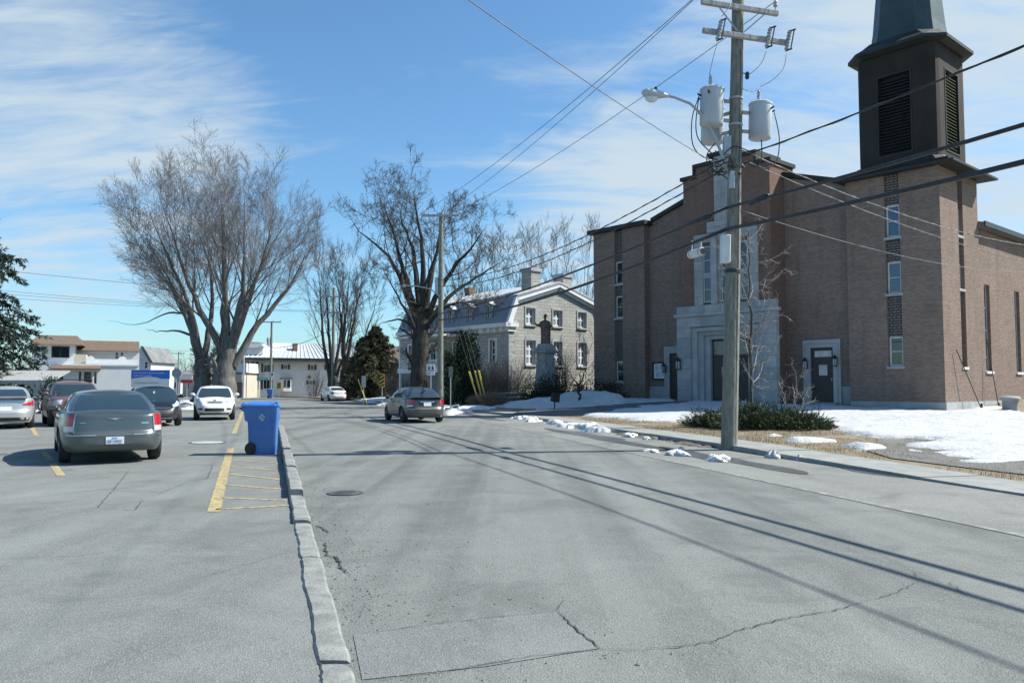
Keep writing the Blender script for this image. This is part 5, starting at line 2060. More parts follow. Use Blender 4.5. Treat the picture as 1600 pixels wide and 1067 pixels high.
# ---- slender trees behind the presbytery
r = random.Random(8)
D = 88.0
labs = ['first bare tree from the left behind the presbytery roof', 'bare tree behind the presbytery, just left of its chimneys', 'bare tree rising between the two presbytery chimneys', 'bare tree behind the right chimney of the presbytery', 'bare tree showing between the right chimney and the church corner', 'low bare tree behind the oak, left of the presbytery roof']
for i, (px, top) in enumerate(((752, 392), (790, 385), (822, 378), (866, 375), (905, 380), (715, 420))):
    x0 = kx(px)
    stems = [([(0, 0, 0), (.1, 0, 3), (0, .1, 6)], .20, .15)]
    for j in range(4):
        a = j * 1.57 + r.uniform(-.4, .4)
        stems.append(([(0, 0, 5 + j * .5), (.7 * math.cos(a), .7 * math.sin(a), 8), (1.6 * math.cos(a), 1.6 * math.sin(a), kz(top) * .8), (2.2 * math.cos(a), 2.2 * math.sin(a), kz(top) - 1)], .10, .02))
    lv = [dict(n=7, lo=.15, hi=1.0, ang=(18, 40), len=(.3, .5), rad=.4, seg=4, wob=.07, trop=.08, k=3, slot='limb', cap=3.5, minr=.016),
          dict(n=6, lo=.2, hi=1.0, ang=(18, 40), len=(.4, .6), rad=.55, seg=3, wob=.08, trop=.06, k=3, cap=2.0, minr=.014),
          dict(n=6, lo=.2, hi=1.0, ang=(18, 40), len=(.4, .8), rad=.6, seg=2, wob=.08, trop=.05, k=3, cap=1.6, minr=.009)]
    bare_tree('maple_tree', (x0, D + r.uniform(-4, 5), 0.3), labs[i], 120 + i, stems, None, lv, {'trunk': M['bark_oak'], 'limb': M['twig_dark'], 'crown': M['twig_dark']}, 'trees behind the presbytery')

# ---- young tree by the church door, pale twigs in the sun
D = 25.0
b = gp(1172, 655, 0.15)
x0, y0 = at(1175, 640, 26.5).x, 26.5
D = 26.5
h_ = kz(365) - .2
stems = [([(0, 0, 0), (.02, 0, 1.5), (-.03, 0, 3.5), (-.05, .02, 5.0), (-.02, 0, h_)], .075, .012)]
lv = [dict(n=30, lo=.16, hi=.97, ang=(50, 80), len=(.20, .36), rad=.45, seg=6, wob=.16, trop=.10, k=4, slot='limb', minr=.010, cap=1.5),
      dict(n=6, lo=.2, hi=1.0, ang=(35, 70), len=(.3, .5), rad=.55, seg=4, wob=.22, trop=.04, k=3, minr=.0065, cap=.6),
      dict(n=3, lo=.3, hi=1.0, ang=(35, 70), len=(.35, .6), rad=.6, seg=3, wob=.22, trop=.03, k=3, minr=.0045, cap=.3)]
bare_tree('young_tree', (x0, y0, 0.2), 'slender young bare tree with pale twigs rising from the junipers before the portal', 131, stems, None, lv, {'trunk': M['twig_dark'], 'limb': M['twig_pale'], 'crown': M['twig_pale']}, flare=0)
# sapling
x1 = at(1238, 640, 27).x
stems = [([(0, 0, 0), (.05, 0, .5), (.2, 0, 1.2), (.1, 0, 1.9)], .03, .008), ([(0, 0, .1), (-.2, .1, .8), (-.35, .1, 1.6)], .022, .006), ([(0, 0, .1), (.3, -.1, .7), (.55, 0, 1.2)], .02, .006)]
lv = [dict(n=9, lo=.2, hi=1.0, ang=(30, 70), len=(.3, .5), rad=.5, seg=4, wob=.2, trop=.05, k=3, minr=.006), dict(n=5, lo=.2, hi=1, ang=(30, 70), len=(.4, .6), rad=.6, seg=3, wob=.2, trop=.02, k=3, minr=.004)]
bare_tree('sapling', (x1, 27, 0.15), 'little bare sapling standing in snow before the right side door', 132, stems, None, lv, {'trunk': M['twig_pale'], 'crown': M['twig_pale']}, flare=0)
# thin tree in front of the church corner
D = 46.0
x1 = at(905, 620, 47).x
stems = [([(0, 0, 0), (.05, 0, .8), (0, 0, 1.3)], .07, .06), ([(0, 0, 1.1), (-.7, 0, 2.2), (-1.3, .2, 3.6)], .045, .012), ([(0, 0, 1.2), (.5, .3, 2.4), (.9, .4, 4.0)], .045, .012), ([(0, 0, 1.2), (.1, -.4, 2.6), (.0, -.6, 4.2)], .04, .012), ([(0, 0, 1.0), (-.9, -.3, 1.6), (-2.0, -.3, 2.5)], .04, .012), ([(0, 0, 1.0), (.9, 0, 1.8), (1.6, .1, 3.0)], .04, .012)]
lv = [dict(n=8, lo=.25, hi=1.0, ang=(20, 45), len=(.3, .5), rad=.55, seg=4, wob=.1, trop=.06, k=3, minr=.011), dict(n=5, lo=.2, hi=1, ang=(20, 45), len=(.4, .6), rad=.6, seg=3, wob=.1, trop=.04, k=3, minr=.008)]
bare_tree('ornamental_tree', (x1, 47, 0.3), 'small spreading ornamental tree between the statue and the church corner', 133, stems, None, lv, {'trunk': M['bark_oak'], 'crown': M['twig_dark']}, flare=0)


# ---- conifers and shrubs
def blades(P, D, L, W, name, mat, parent, kind=None):
    """small pointed leaf sprays: one kite-shaped face each"""
    N = len(P)
    D = norm(D)
    ref = norm(np.random.default_rng(3).normal(0, 1, (N, 3)))
    S_ = norm(np.cross(D, ref))
    V = np.empty((N, 4, 3))
    V[:, 0] = P
    V[:, 1] = P + D * (L * .45)[:, None] + S_ * (W * .5)[:, None]
    V[:, 2] = P + D * L[:, None]
    V[:, 3] = P + D * (L * .45)[:, None] - S_ * (W * .5)[:, None]
    me = fast_mesh(name, V.reshape(-1, 3), np.arange(N * 4), np.arange(N) * 4)
    return tag(link_mesh(name, me, mat, parent), kind=kind)


def spruce(name, loc, hgt, rad_, seed, mat, label, z0=0.6, droop=0.25, dens=1.0):
    e = empty(name, loc, 0, label, 'tree')
    rg = np.random.default_rng(seed)
    MB().tube([(0, 0, 0), (0, 0, hgt * .5), (0, 0, hgt)], [0.02 * hgt, 0.012 * hgt, 0.015], 8).build('trunk', M['bark_oak'], e)
    T = Tree(seed)
    nb = int(150 * dens)
    u = (np.arange(nb) + rg.uniform(0, 1, nb)) / nb
    z = z0 + u * (hgt - z0 - .2)
    L = rad_ * (1 - u) ** 0.85 * rg.uniform(.65, 1.12, nb) + 0.15
    a = rg.uniform(0, 6.283, nb)
    D_ = np.stack([np.cos(a), np.sin(a), 0.15 + .25 * u - .2 * (1 - u)], 1)
    P = np.stack([0 * z, 0 * z, z], 1)
    n = 7
    pts = [P]
    d = norm(D_)
    p = P
    for i in range(n):
        d = norm(d + np.array([0, 0, -droop * .35 + (.16 if i > 4 else 0)]) + rg.normal(0, .04, (nb, 3)))
        p = p + d * (L / n)[:, None]
        pts.append(p)
    A = np.stack(pts, 1)
    R = np.linspace(0.045, 0.008, n + 1)[None] * (L / rad_ + .2)[:, None]
    T.bits['branch'] = [(A, R, 4)]
    sub = T.spawn(A, R, 13, .1, 1.0, (35, 70), (.14, .30), .4, .004, -0.12)
    Ps, Ds, Ls, r0 = sub
    B, RB = T.grow(Ps, Ds, np.minimum(Ls, .9), r0, r0 * .5, 4, .06, -.10, None, 3, 'branch')
    T.build(e, {'branch': M['bark_oak']})
    # needles along branches and twigs
    def scat(A, per, ln):
        N, m, _ = A.shape
        f = rg.uniform(.08, 1, (N, per)) * (m - 1.001)
        i = f.astype(int)
        q = (f - i)[..., None]
        ar = np.arange(N)[:, None]
        P = A[ar, i] * (1 - q) + A[ar, i + 1] * q
        t = norm(A[ar, i + 1] - A[ar, i])
        D = norm(t * .9 + rg.normal(0, .55, P.shape) + np.array([0, 0, -.12]))
        return P.reshape(-1, 3), D.reshape(-1, 3), rg.uniform(.6, 1.2, N * per) * ln
    a1 = scat(A, 46, .30)
    a2 = scat(B, 22, .27)
    P = np.concatenate([a1[0], a2[0]])
    Dd = np.concatenate([a1[1], a2[1]])
    Ln = np.concatenate([a1[2], a2[2]])
    blades(P, Dd, Ln, Ln * .30, 'crown', mat, e)
    return e


spruce('spruce_tree', (at(-45, 600, 46).x, 46, 0), at(0, 310, 46).z + .6, 6.3, 11, M['spruce'], 'dark blue-green spruce at the left edge of the picture', .8, .42, 1.05)
spruce('spruce_tree', (at(586, 600, 82).x, 82, 0.1), 7.6, 4.3, 12, M['spruce2'], 'olive green broad conifer between the corner maple and the oak', 1.2, .22)
spruce('spruce_tree', (at(566, 600, 84).x, 84, 0.1), 6.6, 2.8, 13, M['spruce2'], 'shorter dark conifer tucked left of the olive one', .8, .22, .8)


def volume_shrub(name, loc, size, n, seed, mat, label, leaf=0.16, shape='dome', cat='shrub', stem=None, up=0.5, flop=0.0, group=None, wr=.36):
    e = empty(name, loc, 0, label, cat, group)
    rg = np.random.default_rng(seed)
    sx_, sy_, sz_ = size
    # twiggy clumps: centres spread through the volume, leaves round each
    nc = max(24, n // 70)
    ph = rg.uniform(0, 6.28, 5)
    u = rg.uniform(0, 1, nc) ** .6
    a = rg.uniform(0, 6.28, nc)
    if shape == 'column':
        zc = rg.uniform(0.02, 1, nc)
        prof_ = np.sqrt(np.clip(np.minimum(zc / .12, 1), 0, 1)) * (1 - zc) ** .85
        rr = u * prof_
        Cc = np.stack([rr * np.cos(a) * sx_, rr * np.sin(a) * sy_, zc * sz_], 1)
        out = np.stack([np.cos(a), np.sin(a), 1.2 + 0 * a], 1)
    else:
        el = np.arcsin(rg.uniform(0.02, 1, nc))
        k_ = u * (1 + .16 * np.sin(2 * a + ph[0]) + .12 * np.sin(3 * a + ph[1]) + .1 * np.sin(5 * a + ph[2]))
        Cc = np.stack([k_ * np.cos(el) * np.cos(a) * sx_, k_ * np.cos(el) * np.sin(a) * sy_, k_ * np.sin(el) * sz_], 1)
        out = norm(Cc * np.array([1 / sx_, 1 / sy_, 1 / sz_]) + np.array([0, 0, .2]))
    idx = rg.integers(0, nc, n)
    cs = np.array([sx_, sy_, sz_]).min() * .16 + leaf * .5
    P = Cc[idx] + rg.normal(0, 1, (n, 3)) * cs * np.array([1, 1, .8])
    P[:, 2] = np.abs(P[:, 2])
    D_ = norm(out[idx] + rg.normal(0, .55, (n, 3)) + np.array([0, 0, up]))
    if flop:
        D_[:, 2] *= (1 - flop)
    Ln = leaf * rg.uniform(.6, 1.4, n)
    blades(P, D_, Ln, Ln * wr, 'foliage', mat, e)
    k = MB()
    for i in range(0, nc, max(1, nc // 24)):
        k.tube([(Cc[i][0] * .08, Cc[i][1] * .08, 0), tuple(Cc[i] * np.array([.6, .6, .5])), tuple(Cc[i])], [.02, .014, .006], 4, False)
    k.build('stem', M['bark_oak'], e)
    return e


# spreading juniper at the foot of the young tree
def gl(px, py, z=0.15):
    p = gp(px, py, z)
    s_, t_ = to_st(p.x, p.y)
    return (p.x, p.y, float(lawn_z(s_, t_)))


volume_shrub('juniper', (at(1180, 660, 25.2).x, 25.2, 0.13), (1.2, .95, .55), 12000, 41, M['juniper'], 'low spreading green juniper right behind the big pole', .17, up=.35, flop=.2, wr=.16)
volume_shrub('juniper', (at(1243, 660, 25.0).x, 25.0, 0.13), (1.05, .9, .40), 9000, 42, M['juniper'], 'right-hand flatter half of the juniper clump, over the lawn', .17, up=.25, flop=.3, wr=.16)
volume_shrub('juniper', (at(1110, 655, 26.5).x, 26.5, 0.14), (.75, .6, .35), 4000, 43, M['juniper'], 'small juniper sprig left of the big pole in snow', .17, up=.2, flop=.4, wr=.16)
o = snow_chunk('juniper_snow', 1190, 672, .2, .12, 44, 'patch of snow caught in the front of the juniper', 'snow', lx=2.2)
# cedars
volume_shrub('cedar', (at(703, 620, 52).x, 52, 0.2), (.75, .7, 3.4), 5200, 51, M['cedar'], 'narrow dark column cedar nearest the far pole', .16, 'column', 'shrub')
volume_shrub('cedar', (at(727, 620, 53).x, 53, 0.2), (1.25, 1.1, 4.5), 8200, 52, M['cedar'], 'wide dark cone cedar left of the yellow guy guards', .17, 'column', 'shrub')
volume_shrub('cedar', (at(735, 620, 55).x, 55, 0.2), (.9, .8, 4.9), 4800, 53, M['cedar'], 'tall thin cedar peak behind the wide cedar', .16, 'column', 'shrub')
volume_shrub('cedar', (at(77, 625, 43).x, 43, 0.0), (.7, .7, 1.9), 2600, 54, M['spruce'], 'small dark cone shrub by the grey shelter', .14, 'column', 'shrub')
# dark hedge clumps under the statue and at the church corner
hl = [((848, 632, 50.5), (1.9, 1.2, 1.7), 6500, 'dark rounded hedge at the foot of the statue'), ((920, 622, 51.5), (2.6, .9, 1.45), 6500, 'dark clipped hedge against the church corner'), ((856, 610, 54.5), (1.0, .9, 3.0), 3600, 'dark bush climbing the left side of the pedestal')]
for i, ((px, py, dd), sz_, n, lab) in enumerate(hl):
    p = at(px, py, dd)
    s_, t_ = to_st(p.x, p.y)
    volume_shrub('hedge', (p.x, p.y, float(lawn_z(s_, t_)) - .05), sz_, n, 60 + i, M['hedge'], lab, .13, 'dome', 'hedge')


def twig_shrub(name, loc, size, n, seed, mat, label, sub=7, cat='shrub'):
    """leafless bush: many stems fanning from the base"""
    e = empty(name, loc, 0, label, cat)
    T = Tree(seed)
    rg = T.r
    a = rg.uniform(0, 6.28, n)
    rr = np.sqrt(rg.uniform(0, 1, n))
    P = np.stack([.35 * size[0] * rr * np.cos(a), .35 * size[1] * rr * np.sin(a), 0 * a], 1)
    tip = np.stack([size[0] * rr * np.cos(a), size[1] * rr * np.sin(a), size[2] * np.sqrt(1.02 - rr ** 2 * .75) * rg.uniform(.75, 1.05, n)], 1)
    D_ = tip - P
    L = np.linalg.norm(D_, axis=1)
    A, R = T.grow(P, D_, L, np.full(n, .013), np.full(n, .005), 5, .06, .0, None, 3, 'stem')
    P, D2, L2, r0 = T.spawn(A, R, sub, .25, 1.0, (15, 45), (.2, .4), .7, .005)
    T.grow(P, D2, L2, r0, r0 * .6, 3, .08, .04, None, 3, 'twig')
    T.build(e, {'stem': mat, 'twig': mat})
    return e


twig_shrub('bare_bush', (at(790, 610, 53).x, 53, 0.3), (2.3, 1.6, 3.1), 240, 71, M['twig_red'], 'broad leafless brown bush left of the statue pedestal')
twig_shrub('bare_bush', (at(762, 612, 55).x, 55, 0.3), (1.8, 1.4, 2.5), 160, 72, M['twig_red'], 'leafless bush behind the yellow guy guards')
twig_shrub('bare_bush', (at(876, 610, 56).x, 56, 0.3), (1.1, 1.1, 4.0), 90, 73, M['twig_dark'], 'upright leafless shrub just right of the pedestal')
twig_shrub('bare_bush', (at(622, 612, 70).x, 70, 0.1), (1.6, 1.4, 3.0), 110, 74, M['twig_red'], 'leafless tan bush in front of the red brick house')
twig_shrub('bare_bush', (at(491, 616, 100).x, 100, 0.1), (1.8, 1.4, 3.6), 60, 75, M['twig_dark'], 'small leafless bush by the white house wall')
twig_shrub('bare_bush', (at(12, 630, 41).x, 41, 0.0), (1.0, .8, 1.6), 50, 76, M['twig_dark'], 'leafless shrub below the shelter at the left edge')
twig_shrub('bare_bush', (at(700, 625, 54).x, 54, 0.0), (.7, .6, 1.2), 60, 77, M['twig_red'], 'low leafless tangle at the foot of the cedars')
# brown domes of clipped shrubs behind the guy guards
for i, (px, dd, sz_, lab) in enumerate(((770, 50, (1.1, .9, 1.0), 'rounded rust brown shrub mound right of the guy guards'), (748, 51, (.9, .7, .8), 'rounded brown shrub mound at the guy guards foot'))):
    p = at(px, 620, dd)
    s_, t_ = to_st(p.x, p.y)
    twig_shrub('shrub_mound', (p.x, p.y, float(lawn_z(s_, t_))), sz_, 260, 80 + i, M['twig_red'], lab, 6)

# far wood on the skyline: one mass of bare crowns
rg = np.random.default_rng(77)
N = 420
a = rg.uniform(-36, 32, N)
dist = rg.uniform(230, 420, N)
P = np.stack([np.tan(np.radians(a)) * dist, dist, np.zeros(N)], 1)
T = Tree(5)
H = rg.uniform(6, 12, N)
A, R = T.grow(P, np.tile([0, 0, 1.0], (N, 1)), H, np.full(N, .28), np.full(N, .05), 5, .05, .05, None, 4, 'wood')
P, D_, L, r0 = T.spawn(A, R, 10, .25, 1, (30, 60), (.3, .5), .5, .05)
A, R = T.grow(P, D_, L, r0, r0 * .5, 3, .1, .08, None, 3, 'wood')
P, D_, L, r0 = T.spawn(A, R, 5, .25, 1, (30, 60), (.4, .6), .7, .045)
T.grow(P, D_, L, r0, r0 * .6, 2, .1, .08, None, 3, 'wood')
V, q, b0 = [], [], 0
for A, R, k in T.bits['wood']:
    v_, q_ = tubes(A, R, k)
    V.append(v_)
    q.append(q_ + b0)
    b0 += len(v_)
q = np.concatenate(q)
tag(link_mesh('far_wood', fast_mesh('far_wood', np.concatenate(V), q, np.arange(len(q) // 4) * 4), M['twig_dark']), 'hazy bare wood along the skyline', 'wood', kind='stuff')

# ------------------------------------------------------------------ poles and wires
RD = Vector((-UY, UX, 0))        # along the road, away from the camera
RA = Vector((UX, UY, 0))         # across the road, towards the church


def crossarm(parent, z, a, b, mat, h_=.12, w_=.10, name='crossarm', y=-.2):
    M_ = Matrix(((UX, -UY, 0), (UY, UX, 0), (0, 0, 1)))
    c = RA * ((a + b) / 2) + RD * y + Vector((0, 0, z))
    return MB().obox(c, (b - a, w_, h_), M_, .012).build(name, mat, parent)


def pin(parent, a, z, y=-.2, sc=1.0):
    c = RA * a + RD * y
    MB().lathe([(.012 * sc, z), (.012 * sc, z + .10 * sc), (.05 * sc, z + .11 * sc), (.055 * sc, z + .15 * sc), (.035 * sc, z + .17 * sc), (.05 * sc, z + .19 * sc), (.045 * sc, z + .24 * sc), (.015 * sc, z + .26 * sc)], 10, (c.x, c.y, 0)).build('insulator', M['ceramic'], parent, smooth=True)


PB = Vector((5.03, 18.55, 0))
LEAN = rad(2.0)
pole = empty('utility_pole', PB, 0, 'big weathered wooden utility pole with three grey transformers and a street lamp', 'utility pole')
pole.rotation_euler = (0, LEAN, 0)


def pw(v):
    """point on the leaning pole's frame to world"""
    return PB + Matrix.Rotation(LEAN, 3, 'Y') @ Vector(v)


n = 24
rings = []
for i in range(n + 1):
    z = 11.6 * i / n - (0.1 if i == 0 else 0)
    r0 = 0.19 - 0.005 * z
    rings.append([Vector((r0 * math.cos(a) * (1 + .015 * math.sin(3 * a + z)), r0 * math.sin(a), z)) for a in [2 * math.pi * j / 18 for j in range(18)]])
MB().loft(rings).build('shaft', M['pole'], pole, smooth=True, auto=50)
crossarm(pole, 9.72, -1.0, 1.22, M['grey_wood'])
crossarm(pole, 10.40, -1.05, 0.95, M['grey_wood'], name='top_crossarm')
for a in (-1.0, 0.88):
    pin(pole, a, 10.46)
pin(pole, 0.0, 11.5, 0)
k = MB()
for s_ in (-1, 1):
    k.tube([RA * (s_ * .62) + RD * -.2 + Vector((0, 0, 10.36)), RA * (s_ * .1) + RD * -.16 + Vector((0, 0, 9.86))], .018, 6)
k.build('arm_brace', M['galv'], pole)


def cutout(a, z):
    """fuse cut-out slung on the crossarm"""
    c = RA * a + RD * -.28 + Vector((0, 0, z))
    up = (RA * .18 + Vector((0, 0, 1))).normalized()
    e = MB()
    e.tube([c - up * .26, c + up * .26], .035, 10)
    for q in (-.2, -.12, -.04, .04, .12, .2):
        e.tube([c + up * (q - .012), c + up * (q + .012)], .055, 10)
    co = e.build('fuse_cutout', M['ceramic'], pole, smooth=True, auto=40)
    f = MB()
    o_ = RD * -.11 + RA * .05
    f.tube([c - up * .24 + o_, c + up * .22 + o_], .016, 8)
    for q in (-.25, .24):
        f.tube([c + up * q, c + up * q + o_ * 1.3], .02, 6)
    f.tube([c, c - RD * -.12], .02, 6)
    f.build('fuse_tube', M['dark_metal'], co)


for a in (-.62, .66, 1.18):
    cutout(a, 9.74)


def transformer(x, y, z0, h_, r0):
    prof = [(r0 * .55, z0 - .01), (r0 * .94, z0), (r0, z0 + .03), (r0, z0 + h_ - .05), (r0 * 1.05, z0 + h_ - .04), (r0 * 1.05, z0 + h_), (r0 * .9, z0 + h_ + .03), (r0 * .3, z0 + h_ + .06)]
    t_ = MB().lathe(prof, 26, (x, y, 0)).build('transformer', M['tank'], pole, smooth=True, auto=32)
    MB().lathe([(.03, z0 + h_ + .05), (.05, z0 + h_ + .09), (.03, z0 + h_ + .13), (.05, z0 + h_ + .17), (.03, z0 + h_ + .21), (.045, z0 + h_ + .25), (.012, z0 + h_ + .34)], 10, (x - .06, y - .05, 0)).build('bushing', M['ceramic'], t_, smooth=True)
    d = Vector((-x, -y, 0)).normalized()
    for q in (.18, .72):
        b = MB()
        c = Vector((x, y, z0 + h_ * q)) + d * (r0 + .02)
        e = Vector((0, 0, z0 + h_ * q)) - d * .16
        b.tube([c, e], .045, 6)
        b.build('hanger', M['galv'], t_)
    for q in (-.9, 0, .9):
        a = math.atan2(-y, -x) + math.pi + q
        k = MB()
        k.tube([(x + r0 * math.cos(a), y + r0 * math.sin(a), z0 + h_ * .8), (x + (r0 + .09) * math.cos(a), y + (r0 + .09) * math.sin(a), z0 + h_ * .84)], .022, 6)
        k.build('terminal', M['dark_metal'], t_)
    return t_


transformer(-.60, -.12, 7.58, .86, .275)
transformer(-.42, .50, 7.36, .86, .275)
transformer(.60, .06, 7.36, .84, .265)
# street lamp on a curved arm
arm = [(-.10, -.05, 6.22), (-.28, -.10, 6.75), (-.52, -.16, 7.3), (-.80, -.22, 7.75), (-1.15, -.30, 8.02), (-1.55, -.40, 8.12), (-1.72, -.44, 8.13)]
la = MB().tube(arm, [.035, .035, .033, .032, .030, .028, .028], 10).build('lamp_arm', M['galv'], pole, smooth=True)
hd = []
dirv = -RA
for i, (q, w_, zt, zb) in enumerate(((0, .05, .05, -.03), (.12, .075, .07, -.05), (.28, .12, .10, -.09), (.45, .15, .12, -.10), (.60, .13, .10, -.08), (.68, .05, .05, -.03))):
    c = Vector((-1.66, -.43, 8.13)) + dirv * q
    hd.append([c + RD * (w_ * math.cos(a)) + Vector((0, 0, (zt if math.sin(a) > 0 else -zb) * math.sin(a))) for a in [2 * math.pi * j / 14 for j in range(14)]])
lh = MB().loft(hd).build('lamp_head', M['tank'], la, smooth=True, auto=60)
gl_ = []
for q, w_, z in ((0, .115, -.05), (.5, .10, -.12), (.8, .06, -.155)):
    c = Vector((-1.66, -.43, 8.10)) + dirv * .45
    gl_.append([c + dirv * (w_ * 1.4 * math.cos(a)) + RD * (w_ * math.sin(a)) + Vector((0, 0, z)) for a in [2 * math.pi * j / 14 for j in range(14)]])
MB().loft(gl_).build('lamp_lens', M['plastic_white'], lh, smooth=True)
MB().lathe([(.035, 0), (.04, .06), (.02, .09)], 10, (-2.0, -.51, 8.22)).build('photocell', M['dark_metal'], lh)
MB().box(-.16, -.05, -.22, -.10, 6.08, 6.5, .01).build('lamp_bracket', M['galv'], la)
# equipment box, strap, ground wire, tags
MB().box(-.34, -.13, -.28, -.10, 4.32, 4.98, .015).build('equipment_box', M['plastic_white'], pole)
MB().lathe([(.185, 4.12), (.195, 4.13), (.195, 4.2), (.185, 4.21)], 18).build('strap', M['dark_metal'], pole)
MB().tube([(.10, -.155, 0.05), (.09, -.15, 4), (.06, -.14, 9.4)], .008, 5).build('ground_wire', M['wire'], pole)
MB().box(-.30, -.13, -.16, .0, 6.9, 7.35, .01).build('mounting_bracket', M['galv'], pole)
for z in (7.62, 8.26):
    MB().lathe([(.155, z), (.165, z + .005), (.165, z + .05), (.155, z + .055)], 18).build('pole_band', M['galv'], pole)
k = MB()
k.lathe([(.03, 0), (.05, .03), (.05, .14), (.02, .18)], 10, (.24, -.05, 8.75))
k.tube([(.12, -.03, 8.9), (.24, -.05, 8.88)], .012, 6)
k.build('arrester', M['dark_metal'], pole)
# jumper leads between cut-outs, transformers and the secondary rack
leads = [[(-0.573, -0.436, 9.46), (-.66, -.40, 9.1), (-.70, -.2, 8.75), (-.68, -.17, 8.78)], [(0.672, -0.134, 9.46), (.56, -.14, 9.1), (.3, -.08, 8.85), (.24, -.05, 8.9)], [(1.177, -0.012, 9.46), (1.14, 0, 9.05), (.85, .02, 8.75), (.57, .01, 8.6)],
         [(-.5, -.45, 10.05), (-.3, -.4, 10.3), (-.2, -.2, 10.6)], [(.57, .01, 8.55), (.35, -.1, 8.42), (.1, -.2, 8.45)],
         [(-.92, -.2, 8.25), (-1.12, -.3, 7.7), (-1.1, -.3, 7.0), (-.8, -.25, 6.75), (-.45, -.2, 6.75)], [(-.90, -.1, 8.3), (-1.0, -.2, 7.6), (-.95, -.2, 7.2), (-.55, -.2, 6.85)],
         [(.93, .05, 8.0), (1.08, .05, 7.4), (1.02, 0, 6.8), (.7, -.1, 6.55), (.4, -.1, 6.75)], [(-.4, .3, 7.3), (-.7, 0, 6.9), (-.65, -.1, 6.6), (-.2, -.2, 6.3)],
         [(.6, -.05, 7.3), (.62, -.1, 6.9), (.5, -.1, 6.6), (.3, -.1, 6.7)], [(-.3, -.15, 6.9), (-.1, -.25, 7.1), (.2, -.2, 7.0), (.45, -.1, 6.95)]]
for i, q in enumerate(leads):
    pts = [Vector(p) for p in q]
    sm = []
    for a, b in zip(pts[:-1], pts[1:]):
        for j in range(4):
            sm.append(a.lerp(b, j / 4))
    sm.append(pts[-1])
    for _ in range(3):
        sm = [sm[0]] + [(sm[j - 1] + sm[j] * 2 + sm[j + 1]) / 4 for j in range(1, len(sm) - 1)] + [sm[-1]]
    MB().tube(sm, .007 if i < 5 else .013, 6).build('lead', M['wire'] if i < 5 else M['cable'], pole, smooth=True)
k = MB()
rr = random.Random(4)
for i in range(16):
    c = Vector((-.25 + rr.uniform(-.35, .45), -.12 + rr.uniform(-.1, .1), 6.62 + rr.uniform(-.22, .22)))
    k.tube([c, c + Vector((rr.uniform(-.2, .2), rr.uniform(-.08, .08), rr.uniform(-.12, .12))), c + Vector((rr.uniform(-.3, .3), 0, rr.uniform(-.1, .2)))], .016, 5)
k.build('splice_bundle', M['cable'], pole)


def far_pole(px, D, z1, r0, label, arms=(), lamp=None, mat='pole', box_=False, group='poles down the street', ztop_px=None):
    p = at(px, 600, D)
    e = empty('utility_pole', (p.x, p.y, 0), 0, label, 'utility pole', group)
    MB().tube([(0, 0, 0), (0, 0, z1 * .5), (0, 0, z1)], [r0, r0 * .88, r0 * .72], 10).build('shaft', M[mat], e, smooth=True, auto=60)
    for (z, a, b) in arms:
        MB().box(a, b, -.16, -.06, z - .06, z + .06).build('crossarm', M['grey_wood'], e)
        for q in (a + .08, (a + b) / 2 + .25, b - .08):
            MB().lathe([(.015, z + .06), (.06, z + .12), (.04, z + .16), (.055, z + .2), (.02, z + .28)], 8, (q, -.11, 0)).build('insulator', M['ceramic'], e)
    if lamp:
        z, L_, s_ = lamp
        l_ = MB().tube([(0, -.1, z - .6), (s_ * L_ * .3, -.15, z - .15), (s_ * L_ * .7, -.2, z), (s_ * L_, -.25, z + .02)], .035, 8).build('lamp_arm', M['galv'], e)
        MB().lathe([(.05, 0), (.13, .06), (.14, .12), (.05, .16)], 10, (s_ * (L_ + .1), -.25, z - .08)).build('lamp_head', M['galv'], l_)
    if box_:
        MB().lathe([(.2, z1 - 3.0), (.22, z1 - 2.95), (.22, z1 - 2.1), (.12, z1 - 2.0)], 14, (-.36, -.05, 0)).build('transformer', M['tank'], e)
    return e


P2 = at(688, 600, 44.0)
P2.z = 0
p2 = far_pole(688, 44, 11.1, .17, 'grey wooden pole with one crossarm and small lamp behind the grey sedan', [(10.95, -1.0, 1.0)], (7.0, 1.9, -1))
MB().box(-.32, -.14, -.1, .15, 6.6, 7.5).build('transformer', M['tank'], p2)
far_pole(520, 84, 11.9, .19, 'pole with two crossarms rising through the corner maple', [(10.9, -1.4, 1.4), (9.2, -1.3, 1.3)], None)
far_pole(423, 100, 9.6, .17, 'pole with single crossarm in front of the long white house', [(9.5, -1.2, 1.2)], (6.9, 2.2, -1), box_=True)
far_pole(380, 96, 6.6, .13, 'bare steel lamp post at the far corner left of the long white house', [], None, 'galv')
far_pole(278, 150, 7.8, .15, 'distant pole left of the big maple trunks', [(7.6, -1.2, 1.2)], None)
far_pole(254, 190, 8.5, .16, 'most distant pole, above the blue sign', [(8.2, -1.4, 1.4)], None)
far_pole(243, 170, 6.0, .14, 'short distant post above the left half of the blue sign', [(5.8, -.8, .8)], None)

CABLES = {}


def sag_wire(name, a, b, sag, r0, mat, label, n=26, group='overhead wires', twist=None):
    a, b = Vector(a), Vector(b)
    pts = []
    for i in range(n + 1):
        t_ = i / n
        p = a.lerp(b, t_)
        p.z -= 4 * sag * t_ * (1 - t_)
        pts.append(p)
    k = MB()
    k.tube(pts, r0, 6)
    if twist:
        q = []
        for i in range(n * 6 + 1):
            t_ = i / (n * 6)
            p = a.lerp(b, t_)
            p.z -= 4 * sag * t_ * (1 - t_)
            q.append(p + Vector((0, twist * math.cos(i * .9), twist * math.sin(i * .9))))
        k.tube(q, r0 * .8, 4)
    return tag(k.build(name, M[mat], smooth=True), label, 'cable', group)


